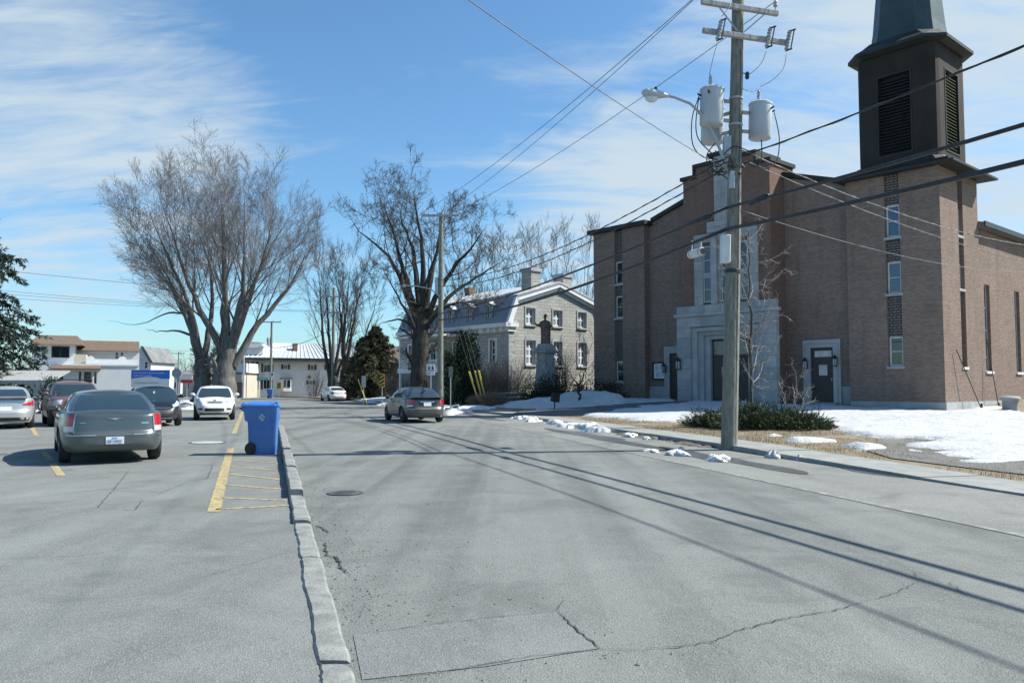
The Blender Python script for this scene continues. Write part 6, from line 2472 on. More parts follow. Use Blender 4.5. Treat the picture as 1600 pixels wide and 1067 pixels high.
# heavy communication cables along the road, through the big pole
behind = PB - RD * 44
lo1, lo2 = pw((-.16, -.1, 5.66)), pw((-.18, -.1, 5.14))
sag_wire('cable', lo1, P2 + Vector((-.1, -.1, 5.45)), 0.30, .030, 'cable', 'upper heavy black cable running from the big pole past the church to the next pole')
sag_wire('cable', lo2, P2 + Vector((-.1, -.1, 5.12)), 0.42, .042, 'cable', 'lower heavy black cable below the first, running from the big pole past the church front')
sag_wire('cable', lo1, behind + Vector((0, 0, 5.6)), 1.05, .034, 'cable', 'upper heavy black cable crossing in front of the church tower at right')
sag_wire('cable', lo2, behind + Vector((0, 0, 5.1)), 1.05, .042, 'cable', 'lower heavy black cable crossing in front of the church tower at right')
# splice closures on those cables
for (t_, a, b, sg_, r0, L_, mat, lab) in ((.045, lo1, P2 + Vector((-.1, -.1, 5.45)), .3, .075, 1.1, 'cable', 'fat black cable splice sleeve on the upper cable left of the big pole'), (-.03, lo1, behind + Vector((0, 0, 5.6)), 0, .07, .8, 'cable', 'black cable splice sleeve on the upper cable at the big pole')):
    a_, b_ = Vector(a), Vector(b)
    d = (b_ - a_).normalized()
    c = a_.lerp(b_, abs(t_))
    c.z -= 4 * (sg_ or 1.05) * abs(t_) * (1 - abs(t_))
    tag(MB().tube([c - d * L_ / 2, c - d * (L_ / 2 - .1), c + d * (L_ / 2 - .1), c + d * L_ / 2], [.03, r0, r0, .03], 10).build('splice_sleeve', M[mat], smooth=True), lab, 'splice sleeve')
c0 = lo2.lerp(P2 + Vector((-.1, -.1, 5.12)), .048)
d = (P2 - PB).normalized()
sc = empty('cable_amplifier', c0 + Vector((0, 0, -.36)), 0, 'white cylindrical cable housing hung under the lower cable left of the pole', 'cable housing')
MB().tube([-d * .30, -d * .28, d * .28, d * .30], [.07, .10, .10, .07], 14).build('housing', M['plastic_white'], sc, smooth=True, auto=40)
k = MB()
for q in (-.2, .2):
    k.tube([d * q + Vector((0, 0, .1)), d * q + Vector((0, 0, .34))], .018, 6)
    k.tube([d * (q - .018), d * (q + .018)], .108, 14)
k.build('hanger', M['galv'], sc)
MB().tube([-d * .302, -d * .312], .085, 14).build('end_cap', M['dark_metal'], sc)
# primaries to the next pole
for (a, b, lab) in ((pw(RA * -1.0 + RD * -.2 + Vector((0, 0, 10.7))), P2 + Vector((-.92, -.1, 11.2)), 'left of the three thin high wires slanting down to the far pole'), (pw((0, 0, 11.75)), P2 + Vector((.25, -.1, 11.2)), 'middle of the three thin high wires slanting down to the far pole'), (pw(RA * .88 + RD * -.2 + Vector((0, 0, 10.7))), P2 + Vector((.92, -.1, 11.2)), 'right of the three thin high wires slanting down to the far pole')):
    sag_wire('cable', a, b, .35, .010, 'wire', lab)
for (a, z, lab) in ((-1.0, 10.7, 'thin high wire leaving the pole top to the right, nearest the road'), (0, 11.75, 'thin high wire leaving the pole peak to the right'), (.88, 10.7, 'thin high wire leaving the pole top to the right, nearest the church')):
    sag_wire('cable', pw(RA * a + RD * (-.2 if a else 0) + Vector((0, 0, z))), behind + RA * a + Vector((0, 0, z)), .6, .003, 'wire', lab)
# secondaries
s0 = pw((-.2, -.1, 6.85))
sag_wire('cable', s0, P2 + Vector((-.1, -.1, 7.35)), .75, .014, 'cable', 'upper twisted service cable from the transformers to the far pole', twist=.018)
sag_wire('cable', pw((-.2, -.1, 6.62)), P2 + Vector((-.1, -.1, 7.0)), .75, .014, 'cable', 'lower twisted service cable from the transformers to the far pole', twist=.018)
sag_wire('cable', pw((.2, -.1, 6.9)), behind + Vector((0, 0, 7.6)), 1.3, .016, 'cable', 'twisted cable rising right from the transformers across the belfry', twist=.018)
# service drops to the right
sag_wire('cable', pw((.15, -.1, 7.02)), at(1720, 388, 36), .75, .011, 'wire', 'upper service drop running right across the church tower', twist=.014)
sag_wire('cable', pw((.15, -.1, 6.8)), at(1720, 425, 36), .55, .010, 'wire', 'lower service drop running right across the church tower', twist=.012)
sag_wire('cable', pw((.12, -.1, 5.6)), at(1600, 425, 34), .35, .008, 'wire', 'thin low drop wire crossing the right church wing')
# wire crossing over the street from the upper left
sag_wire('cable', pw((-.5, -.2, 6.65)), at(600, -95, 9.0), .10, .008, 'wire', 'thin wire slanting from the top of the sky down to the transformers')
# wires of the side street, left
P3 = at(520, 600, 84)
for i, (py, z, dx, lab) in enumerate(((418, 11.1, -1.3, 'top wire crossing the blue sky at far left'), (452, 9.45, -1.2, 'second wire crossing the sky at far left, upper of a close trio'), (459, 9.4, 0.2, 'third wire crossing the sky at far left, middle of a close trio'), (467, 9.35, 1.2, 'lowest wire crossing the sky at far left'))):
    sag_wire('cable', at(-160, py - 14, 40), (P3.x + dx, P3.y - .1, z), .35, .013 if i == 0 else .011, 'cable', lab)
sag_wire('cable', (P3.x + 1.3, P3.y - .1, 11.1), P2 + Vector((-.9, -.1, 9.0)), .3, .012, 'cable', 'upper wire between the crossarm pole in the maple and the oak')
sag_wire('cable', (P3.x + 1.2, P3.y - .1, 9.4), P2 + Vector((-.1, -.1, 7.4)), .4, .012, 'cable', 'lower wire between the crossarm pole in the maple and the oak')
P4 = at(423, 600, 100)
sag_wire('cable', (P4.x, P4.y, 6.3), (P3.x, P3.y, 7.6), .6, .03, 'cable', 'sagging cable over the roof of the long white house')
sag_wire('cable', (P4.x, P4.y, 6.5), at(222, 545, 150), .5, .02, 'cable', 'distant wire crossing behind the big maple trunks')
# guy wires with yellow guards from the far pole
gb = gl(757, 622.5, .3)
gb = Vector(at(757, 619, 51)); gb.z = .25
for i, (dx, top, px, py, lab) in enumerate(((-.55, 7.6, 731, 575, 'left of the three yellow guy wire guards'), (-.1, 8.6, 740, 572, 'middle one of the three yellow guy wire guards'), (.3, 9.6, 746, 570, 'right of the three yellow guy wire guards'))):
    b = gb + Vector((dx * .5, 0, 0))
    t_ = P2 + Vector((.1, 0, top))
    e = empty('guy_wire', b, 0, lab, 'guy wire', 'guy wires with yellow guards')
    v = t_ - b
    MB().tube([(0, 0, 0), v], .012, 5).build('wire', M['wire'], e)
    u = v.normalized()
    if 'yellow' not in M:
        M['yellow'] = plain('yellow_plastic', (0.62, 0.52, 0.07), (0.52, 0.44, 0.08), 3, 0.5)
    tip = at(px, py, 50.2) - b
    MB().tube([Vector((0, 0, 0)), tip.normalized() * 2.35], .055, 8).build('guard', M['yellow'], e)

# ------------------------------------------------------------------ signs and street furniture
M['sign_yellow'] = plain('sign_yellow', (0.72, 0.40, 0.02), (0.66, 0.36, 0.02), 3, 0.5)
M['sign_blue'] = plain('sign_blue', (0.02, 0.13, 0.50), (0.025, 0.15, 0.55), 2, 0.4)
M['sign_green'] = plain('sign_green', (0.01, 0.22, 0.13), (0.012, 0.25, 0.15), 2, 0.5)
M['sign_white'] = plain('sign_white', (0.72, 0.73, 0.72), (0.66, 0.67, 0.66), 2, 0.5)


def sign_base(name, px, D, label, H, cat='sign', face=0.0, post=True, r0=.03):
    p = at(px, 600, D)
    s_, t_ = to_st(p.x, p.y)
    z0 = float(lawn_z(s_, t_)) - .05 if s_ > walk_s(t_) else 0.0
    e = empty(name, (p.x, p.y, z0), face, label, cat)
    if post:
        MB().tube([(0, .03, 0), (0, .03, H)], r0, 8).build('post', M['galv'], e)
    return e, z0


# school crossing: square white plate with two walking figures
e, z0 = sign_base('school_crossing_sign', 673, 46, 'square white school crossing sign with two black walking figures', at(673, 570, 46).z)
zc = at(673, 577.5, 46).z - z0
MB().box(-.24, .24, -.02, 0, zc - .32, zc + .30, .01).build('plate', M['sign_white'], e)
for s_ in (-1, 1):
    k = MB()
    cx = s_ * .105
    k.lathe([(.032, -.008), (.032, 0)], 12, (cx, -.022, zc + .20), axis=1)
    k.prism([(cx - .04, zc + .03), (cx + .03, zc + .03), (cx + .035, zc + .16), (cx - .03, zc + .16)], 1, -.03, -.0215)
    k.prism([(cx - .04, zc + .035), (cx - .10, zc - .10), (cx - .07, zc - .11), (cx - .0, zc + .03)], 1, -.03, -.0215)
    k.prism([(cx + .03, zc + .035), (cx + .08, zc - .10), (cx + .05, zc - .11), (cx - .0, zc + .03)], 1, -.03, -.0215)
    k.prism([(cx + .03, zc + .15), (cx + .10, zc + .07), (cx + .085, zc + .05), (cx + .02, zc + .10)], 1, -.03, -.0215)
    k.build('walking_figure', M['black'], e)
MB().prism([(-.19, zc - .28), (-.16, zc - .28), (-.02, zc - .19), (-.05, zc - .17), (-.14, zc - .20)], 1, -.03, -.0215).build('arrow', M['black'], e)


def chevron(px, D, py0, py1, w_, label):
    e, z0 = sign_base('hazard_marker', px, D, label, at(px, (py0 + py1) / 2, D).z)
    za, zb = at(px, py1, D).z - z0, at(px, py0, D).z - z0
    MB().box(-w_, w_, -.02, 0, za, zb, .008).build('plate', M['sign_yellow'], e)
    H_ = zb - za
    st_ = H_ / 3.6
    for i in range(4):
        a = za - w_ * .6 + i * st_ * 1.02
        pts = [(-w_ * .97, a), (w_ * .97, a + w_ * 1.3), (w_ * .97, a + w_ * 1.3 + st_ * .62), (-w_ * .97, a + st_ * .62)]
        pts = [(x, min(max(z, za + .01), zb - .01)) for x, z in pts]
        if max(p[1] for p in pts) - min(p[1] for p in pts) > .05:
            MB().prism(pts, 1, -.028, -.0215).build('stripe', M['black'], e)
    return e


chevron(597, 60, 584, 605, .18, 'yellow and black diagonal striped marker at the bend of the road')
chevron(436, 95, 597.5, 607.5, .24, 'far yellow and black striped marker before the long white house')
# back of a sign
e, z0 = sign_base('traffic_sign', 568, 62, 'grey back of a tall road sign beside the maple', at(568, 590, 62).z)
za = at(568, 605, 62).z - z0
zb = at(568, 587.5, 62).z - z0
MB().box(-.16, .16, 0, .02, za, zb, .008).build('plate', M['galv'], e)
# yellow guard stake next to it
b = at(574, 618, 62)
e = empty('guy_wire', (b.x, b.y, .05), 0, 'single slanting yellow guy guard by the grey sign back', 'guy wire')
MB().tube([(0, 0, 0), at(559.5, 593, 62) - Vector((b.x, b.y, .05))], .04, 8).build('guard', M['yellow'], e)
# diamond warning sign
e, z0 = sign_base('warning_sign', 483, 92, 'yellow diamond warning sign in front of the long white house', at(483, 589, 92).z)
zc = at(483, 589, 92).z
MB().prism([(-.30, zc), (0, zc - .30), (.30, zc), (0, zc + .30)], 1, -.02, 0).build('plate', M['sign_yellow'], e)
MB().prism([(-.05, zc - .14), (.05, zc - .14), (.05, zc), (.14, zc), (0, zc + .17), (-.14, zc), (-.05, zc)], 1, -.028, -.021).build('arrow', M['black'], e)
# street name sign
e, z0 = sign_base('street_name_sign', 404, 86, 'green street name sign on a thin post across the road', at(404, 590, 86).z)
za, zb = at(404, 594.2, 86).z, at(404, 590.2, 86).z
MB().box(-.2, 1.0, -.02, 0, za, zb, .006).build('plate', M['sign_green'], e)
MB().box(-.05, .85, -.026, -.0215, (za + zb) / 2 - .03, (za + zb) / 2 + .03).build('lettering', M['sign_white'], e)
# parking sign on the far pole
e, z0 = sign_base('parking_sign', 426, 99, 'small white regulation sign fixed to the pole at the far corner', 1, post=False)
MB().box(-.22, .22, -.28, -.26, at(426, 589.5, 99).z, at(426, 582, 99).z, .006).build('plate', M['sign_white'], e)
MB().lathe([(.13, -.286), (.13, -.281)], 16, (0, 0, at(426, 585, 99).z), axis=1).build('symbol', M['black'], e)
# octagonal sign back and a red sign behind the cars
e, z0 = sign_base('stop_sign', 275.5, 62, 'grey back of an octagonal stop sign right of the blue board', at(275.5, 580, 62).z)
zc = at(275.5, 583, 62).z
MB().prism([(.40 * math.cos(a), zc + .40 * math.sin(a)) for a in [rad(22.5 + 45 * i) for i in range(8)]], 1, 0, .02).build('plate', M['galv'], e)
e, z0 = sign_base('shop_board', 292, 66, 'small white board with a red lower panel beside the maple trunk', at(292, 588, 66).z)
MB().box(-.45, .45, -.05, 0, at(292, 593, 66).z, at(292, 586, 66).z, .01).build('upper_panel', M['sign_white'], e)
MB().box(-.50, .50, -.05, 0, at(292, 598.5, 66).z, at(292, 593.2, 66).z, .01).build('lower_panel', M['red_sign'], e)
# blue health centre board
D = 50.0
p = at(235, 600, D)
e = empty('information_board', (p.x, p.y, 0), 0, 'wide blue and white information board on posts behind the parked cars', 'sign board')
zt, zm, zb = at(235, 578, D).z, at(235, 592, D).z, at(235, 604.5, D).z
hw = 30 / F_PX * D
MB().box(-hw, hw, -.04, .04, zm, zt, .006).build('blue_panel', M['sign_blue'], e)
MB().box(-hw, hw, -.038, .04, zb, zm - .002, .006).build('white_panel', M['sign_white'], e)
MB().add([(-hw + .01, -.042, zm + .0), (-hw + .01, -.042, zm + .02), (-hw * .5, -.042, zm + .09), (-hw * .1, -.042, zm + .13), (hw * .3, -.042, zm + .10), (hw * .6, -.042, zm)], [(0, 1, 2, 3, 4, 5)]).build('wave', M['sign_white'], e)
text_mesh('lettering', 'Centre de santé et de services sociaux', .155, M['sign_white'], e, (-hw + .13, -.045, zt - .18), (rad(90), 0, 0), align='LEFT', squeeze=.80)
text_mesh('lettering', 'du Nord de Lanaudière', .155, M['sign_white'], e, (-hw + .13, -.045, zt - .36), (rad(90), 0, 0), align='LEFT', squeeze=.80)
text_mesh('small_lettering', "Centre d'hébergement Saint-Eusèbe", .105, M['dark_trim'], e, (-hw + .18, -.045, zm - .24), (rad(90), 0, 0), align='LEFT')
for s_ in (-1, 1):
    MB().box(s_ * (hw - .2) - .05, s_ * (hw - .2) + .05, -.03, .03, 0, zb).build('post', M['galv'], e)

# shelter with shingled slope and curved braces at the left edge
D = 45.0
p = at(20, 600, D)
e = empty('garden_shelter', (p.x, p.y, 0), 0, 'grey weathered timber shelter with slatted sloping roof at the left edge', 'shelter')
zt, zb = at(0, 578.5, D).z, at(0, 596, D).z
L_ = 62 / F_PX * D
for i in range(13):
    x_ = -L_ * .95 + i * .38
    MB().prism([(-.9, zb), (-.9, zb + .07), (.8, zt), (.8, zt - .07)], 0, x_, x_ + .35).build('roof_board', M['grey_wood'], e)
MB().box(-L_ * .95, L_ * 1.0, -.95, -.85, zb - .16, zb - .001).build('beam', M['grey_wood'], e)
for x_ in (-L_ * .5, L_ * .88):
    MB().box(x_ - .12, x_ + .12, -.93, -.75, 0, zb - .16).build('post', M['grey_wood'], e)
    for s_ in (-1, 1):
        pts = [(x_ + s_ * .12, zb - .85), (x_ + s_ * .30, zb - .42), (x_ + s_ * .62, zb - .16), (x_ + s_ * .30, zb - .16), (x_ + s_ * .12, zb - .45)]
        MB().prism(pts, 1, -.90, -.80).build('brace', M['grey_wood'], e)
MB().box(-L_, L_ * 1.05, -.4, -.2, 0, .55).build('planter_wall', M['stone2'], e)

# statue on its pedestal
M['bronze'] = plain('brown_bronze', (0.075, 0.048, 0.036), (0.15, 0.10, 0.075), 5, 0.55, 0.3, 12, metal=0.35)
D = 52.0
p = at(852, 600, D)
zb = at(852, 597, D).z
M['old_stone'] = plain('weathered_pedestal', (0.21, 0.22, 0.222), (0.30, 0.31, 0.305), 2.5, 0.9, 0.4, 30)
ped = empty('statue_pedestal', (p.x, p.y, 0.4), rad(-49.3 + 90), 'grey stone pedestal with a moulded cap behind the hedge', 'pedestal')
zt = at(852, 537, D).z - .4
k = MB()
k.box(-.85, .85, -.85, .85, 0, .55, .03)
k.box(-.7, .7, -.7, .7, .551, .8, .03)
k.build('base', M['old_stone'], ped)
k = MB()
k.loft([[Vector((a * w_, b * w_, z)) for a, b in ((-1, -1), (1, -1), (1, 1), (-1, 1))] for w_, z in ((.50, .801), (.43, 2.0), (.41, zt - .62))])
k.build('shaft', M['old_stone'], ped)
k = MB()
k.box(-.58, .58, -.58, .58, zt - .619, zt - .45, .03)
k.box(-.50, .50, -.50, .50, zt - .449, zt - .36, .02)
k.loft([[Vector((a * w_, b * w_, z)) for a, b in ((-1, -1), (1, -1), (1, 1), (-1, 1))] for w_, z in ((.45, zt - .359), (.37, zt - .12), (.34, zt))])
k.build('cap', M['old_stone'], ped)
MB().box(.44, .48, -.28, .28, 1.1, 1.9, .01).build('plaque', M['bronze'], ped)
stt = empty('statue', (p.x, p.y, 0.4 + zt), 0, 'brown bronze robed figure with one arm held out, on the stone pedestal', 'statue')
secs = [(0, .33, .27, .04), (.08, .32, .26, .04), (.4, .30, .25, .04), (.8, .31, .26, .03), (1.05, .32, .25, .02), (1.3, .34, .22, .01), (1.45, .29, .18, 0), (1.52, .16, .12, 0), (1.56, .07, .07, 0), (1.62, .065, .068, -.005), (1.66, .085, .095, -.01), (1.74, .10, .115, -.012), (1.82, .10, .115, -.01), (1.88, .07, .085, 0), (1.91, .02, .03, 0)]
rings = []
for i, (z, a, b, dx) in enumerate(secs):
    ring = []
    for j in range(24):
        t_ = 2 * math.pi * j / 24
        fold = 1 + (.07 * math.sin(7 * t_ + z * 1.2) if z < 1.3 else 0)
        ring.append(Vector((dx + a * fold * math.cos(t_), b * fold * math.sin(t_), z)))
    rings.append(ring)
MB().loft(rings).build('figure', M['bronze'], stt, smooth=True)
k = MB()
k.tube([(-.20, -.02, 1.38), (-.38, -.10, 1.18), (-.58, -.16, 1.22), (-.66, -.18, 1.30)], [.13, .12, .08, .04], 10)
k.build('right_sleeve', M['bronze'], stt, smooth=True)
hnd = MB().tube([(-.60, -.18, 1.24), (-.66, -.19, 1.32), (-.68, -.19, 1.37)], [.035, .04, .025], 8).build('right_hand', M['bronze'], stt, smooth=True)
k = MB()
for j in range(4):
    k.tube([(-.67 + .012 * j, -.20 + .014 * j, 1.35), (-.69 + .012 * j, -.205 + .016 * j, 1.44)], [.010, .008], 5)
k.tube([(-.63, -.19, 1.30), (-.60, -.21, 1.37)], [.011, .008], 5)
k.build('fingers', M['bronze'], hnd)
k = MB()
k.tube([(.22, 0, 1.40), (.30, -.12, 1.12), (.14, -.27, 1.10), (.02, -.28, 1.18)], [.13, .12, .08, .05], 10)
k.build('left_arm', M['bronze'], stt, smooth=True)
MB().lathe([(.12, 1.76), (.125, 1.8), (.10, 1.9), (.04, 1.945)], 14, (.02, .02, 0)).build('hair', M['bronze'], stt, smooth=True)
k = MB()
k.tube([(.10, .0, 1.50), (.20, -.02, 1.45), (.26, -.03, 1.34)], [.05, .06, .03], 8)
k.lathe([(.07, 1.90), (.06, 1.945), (.02, 1.965)], 10, (.03, .02, 0))
k.build('snow_cap', M['snow'], stt, smooth=True)
# timber edging steps beside the statue
ts_ = empty('timber_edging', (at(797, 620, 50.5).x, 50.5, .3), 0.1, 'stack of dark timber garden edging left of the hedge, dusted with snow', 'edging')
for i in range(3):
    MB().box(-1.3 + i * .05, 1.2, -.12 + i * .3, .08 + i * .3, i * .26, i * .26 + .2, .015).build('timber', M['brown_shingle'], ts_)
    MB().box(-1.2 + i * .05, .6, -.10 + i * .3, .05 + i * .3, i * .26 + .201, i * .26 + .23, .01).build('snow_strip', M['snow'], ts_)
# trash bin, built as a dark leaning box in the snow bank
pz = gp(868, 637, .3)
e = empty('leaning_box', (pz.x, pz.y, .45), .4, 'small grey metal box on a stake leaning in the snow bank', 'box')
MB().obox((0, 0, .42), (.42, .3, .5), Matrix.Rotation(rad(9), 3, 'Y'), .02).build('casing', M['belfry'], e)
MB().tube([(-.08, 0, -.2), (-.05, 0, .2)], .04, 8).build('stake', M['dark_metal'], e)
# white sale board under the cedars
e, z0 = sign_base('yard_sign', 712, 48, 'little white board lying at the foot of the cedars', .3, post=False)
MB().obox((0, 0, .22), (.42, .05, .26), Matrix.Rotation(rad(-12), 3, 'Y'), .01).build('board', M['sign_white'], e)
MB().obox((0, -.04, .22), (.26, .03, .08), Matrix.Rotation(rad(-12), 3, 'Y'), .005).build('marking', M['black'], e)
# thin sign post
e, z0 = sign_base('marker_post', 704, 47, 'thin pale post with a small tag standing before the narrow cedar', 2.6, r0=.03)
MB().box(-.12, .12, -.02, 0, 2.0, 2.6, .006).build('plate', M['pole'], e)

# ------------------------------------------------------------------ vehicles
M['tyre'] = plain('tyre_rubber', (0.018, 0.018, 0.018), (0.035, 0.034, 0.033), 12, 0.85)
M['rim'] = plain('alloy_rim', (0.40, 0.41, 0.42), (0.30, 0.30, 0.31), 6, 0.4, metal=0.6)
M['car_glass'] = glass('car_glass', (0.020, 0.034, 0.040), 0.05, 0.95)
M['tail'] = plain('red_lens', (0.42, 0.012, 0.02), (0.35, 0.01, 0.02), 6, 0.2, coat=.5)
M['tail_clear'] = plain('clear_lens', (0.55, 0.50, 0.48), (0.45, 0.42, 0.41), 6, 0.2, coat=.5)
M['head'] = plain('headlamp_lens', (0.50, 0.53, 0.56), (0.33, 0.36, 0.39), 9, 0.12, coat=.8)
M['chrome'] = plain('chrome', (0.62, 0.63, 0.64), (0.52, 0.53, 0.54), 5, 0.18, metal=0.9)
M['trim_black'] = plain('black_trim', (0.014, 0.015, 0.016), (0.022, 0.022, 0.024), 5, 0.55)
M['seam'] = plain('panel_gap', (0.008, 0.008, 0.009), rough=0.9)
M['interior'] = plain('cabin_shapes', (0.02, 0.02, 0.021), (0.04, 0.04, 0.04), 5, 0.8)


class Car:
    N = 260
    LV = [0, .05, .12, .2, .28, .36, .43, .48, .52, .56, .64, .72, .80, .87, .92, .955, .98, 1.0]

    def __init__(s, sp):
        s.sp = sp
        s.a, s.b = sp['L'] / 2, sp['W'] / 2
        th = np.linspace(0, 2 * math.pi, 4001)
        c, sn = np.cos(th), np.sin(th)
        n = np.where(c > 0, sp.get('nf', 3.6), sp.get('nr', 4.6))
        x = s.a * np.sign(c) * np.abs(c) ** (2 / n)
        y = s.b * np.sign(sn) * np.abs(sn) ** (2 / n)
        ds = np.r_[0, np.cumsum(np.hypot(np.diff(x), np.diff(y)))]
        s.per = ds[-1]
        s.ds, s.ox, s.oy = ds, x, y

    def outline(s, q):
        """point and outward normal at arc length q measured from the nose, turning left"""
        q = np.asarray(q) % s.per
        x, y = np.interp(q, s.ds, s.ox), np.interp(q, s.ds, s.oy)
        e = 0.02
        x1, y1 = np.interp((q + e) % s.per, s.ds, s.ox), np.interp((q + e) % s.per, s.ds, s.oy)
        x0, y0 = np.interp((q - e) % s.per, s.ds, s.ox), np.interp((q - e) % s.per, s.ds, s.oy)
        tx, ty = x1 - x0, y1 - y0
        l = np.hypot(tx, ty) + 1e-9
        return x, y, ty / l, -tx / l

    def deck(s, x):
        d = s.sp['deck']
        return np.interp(-np.asarray(x), [-p[0] for p in d], [p[1] for p in d])

    def arch(s, x):
        z = np.zeros_like(np.asarray(x, float))
        for wx in (s.sp['wf'], s.sp['wr']):
            R = s.sp['wr_r'] + .065
            dx = np.abs(np.asarray(x) - wx)
            z = np.maximum(z, np.where(dx < R, s.sp['wr_r'] - .02 + np.sqrt(np.maximum(R * R - dx * dx, 0)) * .98 * np.where(dx < R, 1, 0), 0))
        return z

    def body(s, q, z=None, v=None):
        x, y, nx, ny = s.outline(q)
        zb = s.sp.get('zb', .22)
        zd = s.deck(x)
        if v is None:
            v = np.clip((z - zb) / (zd - zb), 0, 1)
        else:
            z = zb + (zd - zb) * v
        so = np.interp(v, [0, .1, .3, .55, .72, .9, .97, 1], [.085, .035, .006, 0, .012, .03, .055, .10])
        # a crease below the window line
        so = so + .008 * np.exp(-((v - .80) / .03) ** 2)
        R = s.sp.get('rear', [(0, .16), (.08, .05), (.2, .01), (.45, 0), (.49, .035), (.53, .075), (.9, .10), (.97, .13), (1, .17)])
        Fr = s.sp.get('front', [(0, .16), (.1, .04), (.3, 0), (.5, .01), (.7, .06), (.85, .16), (.95, .30), (1, .42)])
        ro = np.interp(v, [p[0] for p in R], [p[1] for p in R])
        fo = np.interp(v, [p[0] for p in Fr], [p[1] for p in Fr])
        ex = np.where(nx > 0, fo, ro)
        px = x - np.sign(nx) * ex * np.abs(nx) ** 1.3
        py = y - np.sign(ny) * so * np.abs(ny)
        return np.stack([px, py, z + 0 * px], -1)

    # greenhouse: X in -1..1 along the car, u 0 at the belt, 1 at the roof edge
    def cabin(s, X, Y, u):
        g = s.sp['cab']
        cb, ab = (g['b0'] + g['b1']) / 2, (g['b0'] - g['b1']) / 2
        ct, at_ = (g['t0'] + g['t1']) / 2, (g['t0'] - g['t1']) / 2
        bul = .045 * np.sin(np.pi * np.clip(u, 0, 1)) * (1 if g.get('bulge', 1) else 0)
        rnd = .05 * np.clip((u - .86) / .14, 0, 1) ** 2
        x = (cb + ab * X) * (1 - u) + (ct + at_ * X) * u + bul * X * .8 - rnd * X
        hw = g['wb'] * (1 - u) + g['wt'] * u
        y = (hw + bul - rnd) * Y
        zb = s.deck(cb + ab * X) - .02
        zt = s.sp['H'] - g.get('crown', .05) - .035 * np.abs(X) ** 3
        z = zb * (1 - u) + zt * u
        return np.stack([x, y, z], -1)

    def ring(s, th):
        n = s.sp['cab'].get('n', 7.0)
        c, sn = np.cos(th), np.sin(th)
        return np.sign(c) * np.abs(c) ** (2 / n), np.sign(sn) * np.abs(sn) ** (2 / n)


def grid_faces(n, m, wrap=False):
    F = []
    for i in range(n - 1):
        for j in range(m if wrap else m - 1):
            a, b = i * m + j, i * m + (j + 1) % m
            F.append((a, b, b + m, a + m))
    return F


def weld(mb, name, mat, parent, auto=38):
    import bmesh
    me = bpy.data.meshes.new(name)
    me.from_pydata([tuple(v) for v in mb.V], [], mb.F)
    bm = bmesh.new()
    bm.from_mesh(me)
    bmesh.ops.remove_doubles(bm, verts=bm.verts, dist=.0008)
    bmesh.ops.dissolve_degenerate(bm, edges=bm.edges, dist=.0005)
    bmesh.ops.recalc_face_normals(bm, faces=bm.faces)
    bm.to_mesh(me)
    bm.free()
    me.polygons.foreach_set('use_smooth', np.ones(len(me.polygons), dtype=bool))
    me.set_sharp_from_angle(angle=rad(auto))
    return link_mesh(name, me, mat, parent)


def shell(pts, name, mat, parent, off=.006, back=.02):
    """thin raised panel over a grid of surface points (n, m, 3)"""
    P = np.array(pts)
    du = np.gradient(P, axis=0)
    dv = np.gradient(P, axis=1)
    nn = norm(np.cross(du, dv))
    c = P.mean((0, 1))
    # point outward from the car's axis
    o = c - np.array([c[0] * .55, 0, .55])
    if (nn.mean((0, 1)) * o).sum() < 0:
        nn = -nn
    n, m, _ = P.shape
    top = P + nn * off
    bot = P - nn * back
    V = np.concatenate([top.reshape(-1, 3), bot.reshape(-1, 3)])
    F = grid_faces(n, m)
    K = n * m
    rim = [(i * m, (i + 1) * m) for i in range(n - 1)] + [((i + 1) * m + m - 1, i * m + m - 1) for i in range(n - 1)] + [(j + 1, j) for j in range(m - 1)] + [((n - 1) * m + j, (n - 1) * m + j + 1) for j in range(m - 1)]
    F += [(a, b, b + K, a + K) for a, b in rim]
    mb = MB()
    mb.add(V, F)
    return mb.build(name, mat, parent, smooth=True, auto=30)


def wheel(parent, x, y, r0, side, name='wheel', w_=.21, spokes=7):
    t_ = MB()
    t_.lathe([(r0 * .66, -w_ / 2), (r0 * .9, -w_ / 2), (r0 * .97, -w_ / 2 + .02), (r0, -w_ / 2 + .05), (r0, w_ / 2 - .05), (r0 * .97, w_ / 2 - .02), (r0 * .9, w_ / 2), (r0 * .66, w_ / 2)], 30, (0, 0, 0), axis=1)
    e = empty(name, (x, y, r0), 0, parent=parent)
    t_.build('tyre', M['tyre'], e, smooth=True, auto=40)
    k = MB()
    yo = side * (w_ / 2 - .015)
    k.lathe([(r0 * .68, -.012), (r0 * .68, .012), (r0 * .60, .012), (r0 * .60, -.012)], 24, (0, yo, 0), axis=1)
    k.lathe([(r0 * .17, -.02), (r0 * .15, .02), (r0 * .05, .024)], 12, (0, yo, 0), axis=1)
    for i in range(spokes):
        a = 2 * math.pi * i / spokes
        c = Vector((math.cos(a), 0, math.sin(a)))
        M_ = Matrix.Rotation(-a, 3, 'Y')
        k.obox(c * (r0 * .38) + Vector((0, yo, 0)), (r0 * .5, .022, r0 * .12), M_, .004)
    k.build('rim', M['rim'], e)
    MB().lathe([(r0 * .66, -.002), (r0 * .66, .002)], 20, (0, yo - side * .05, 0), axis=1).build('brake', M['trim_black'], e)
    return e


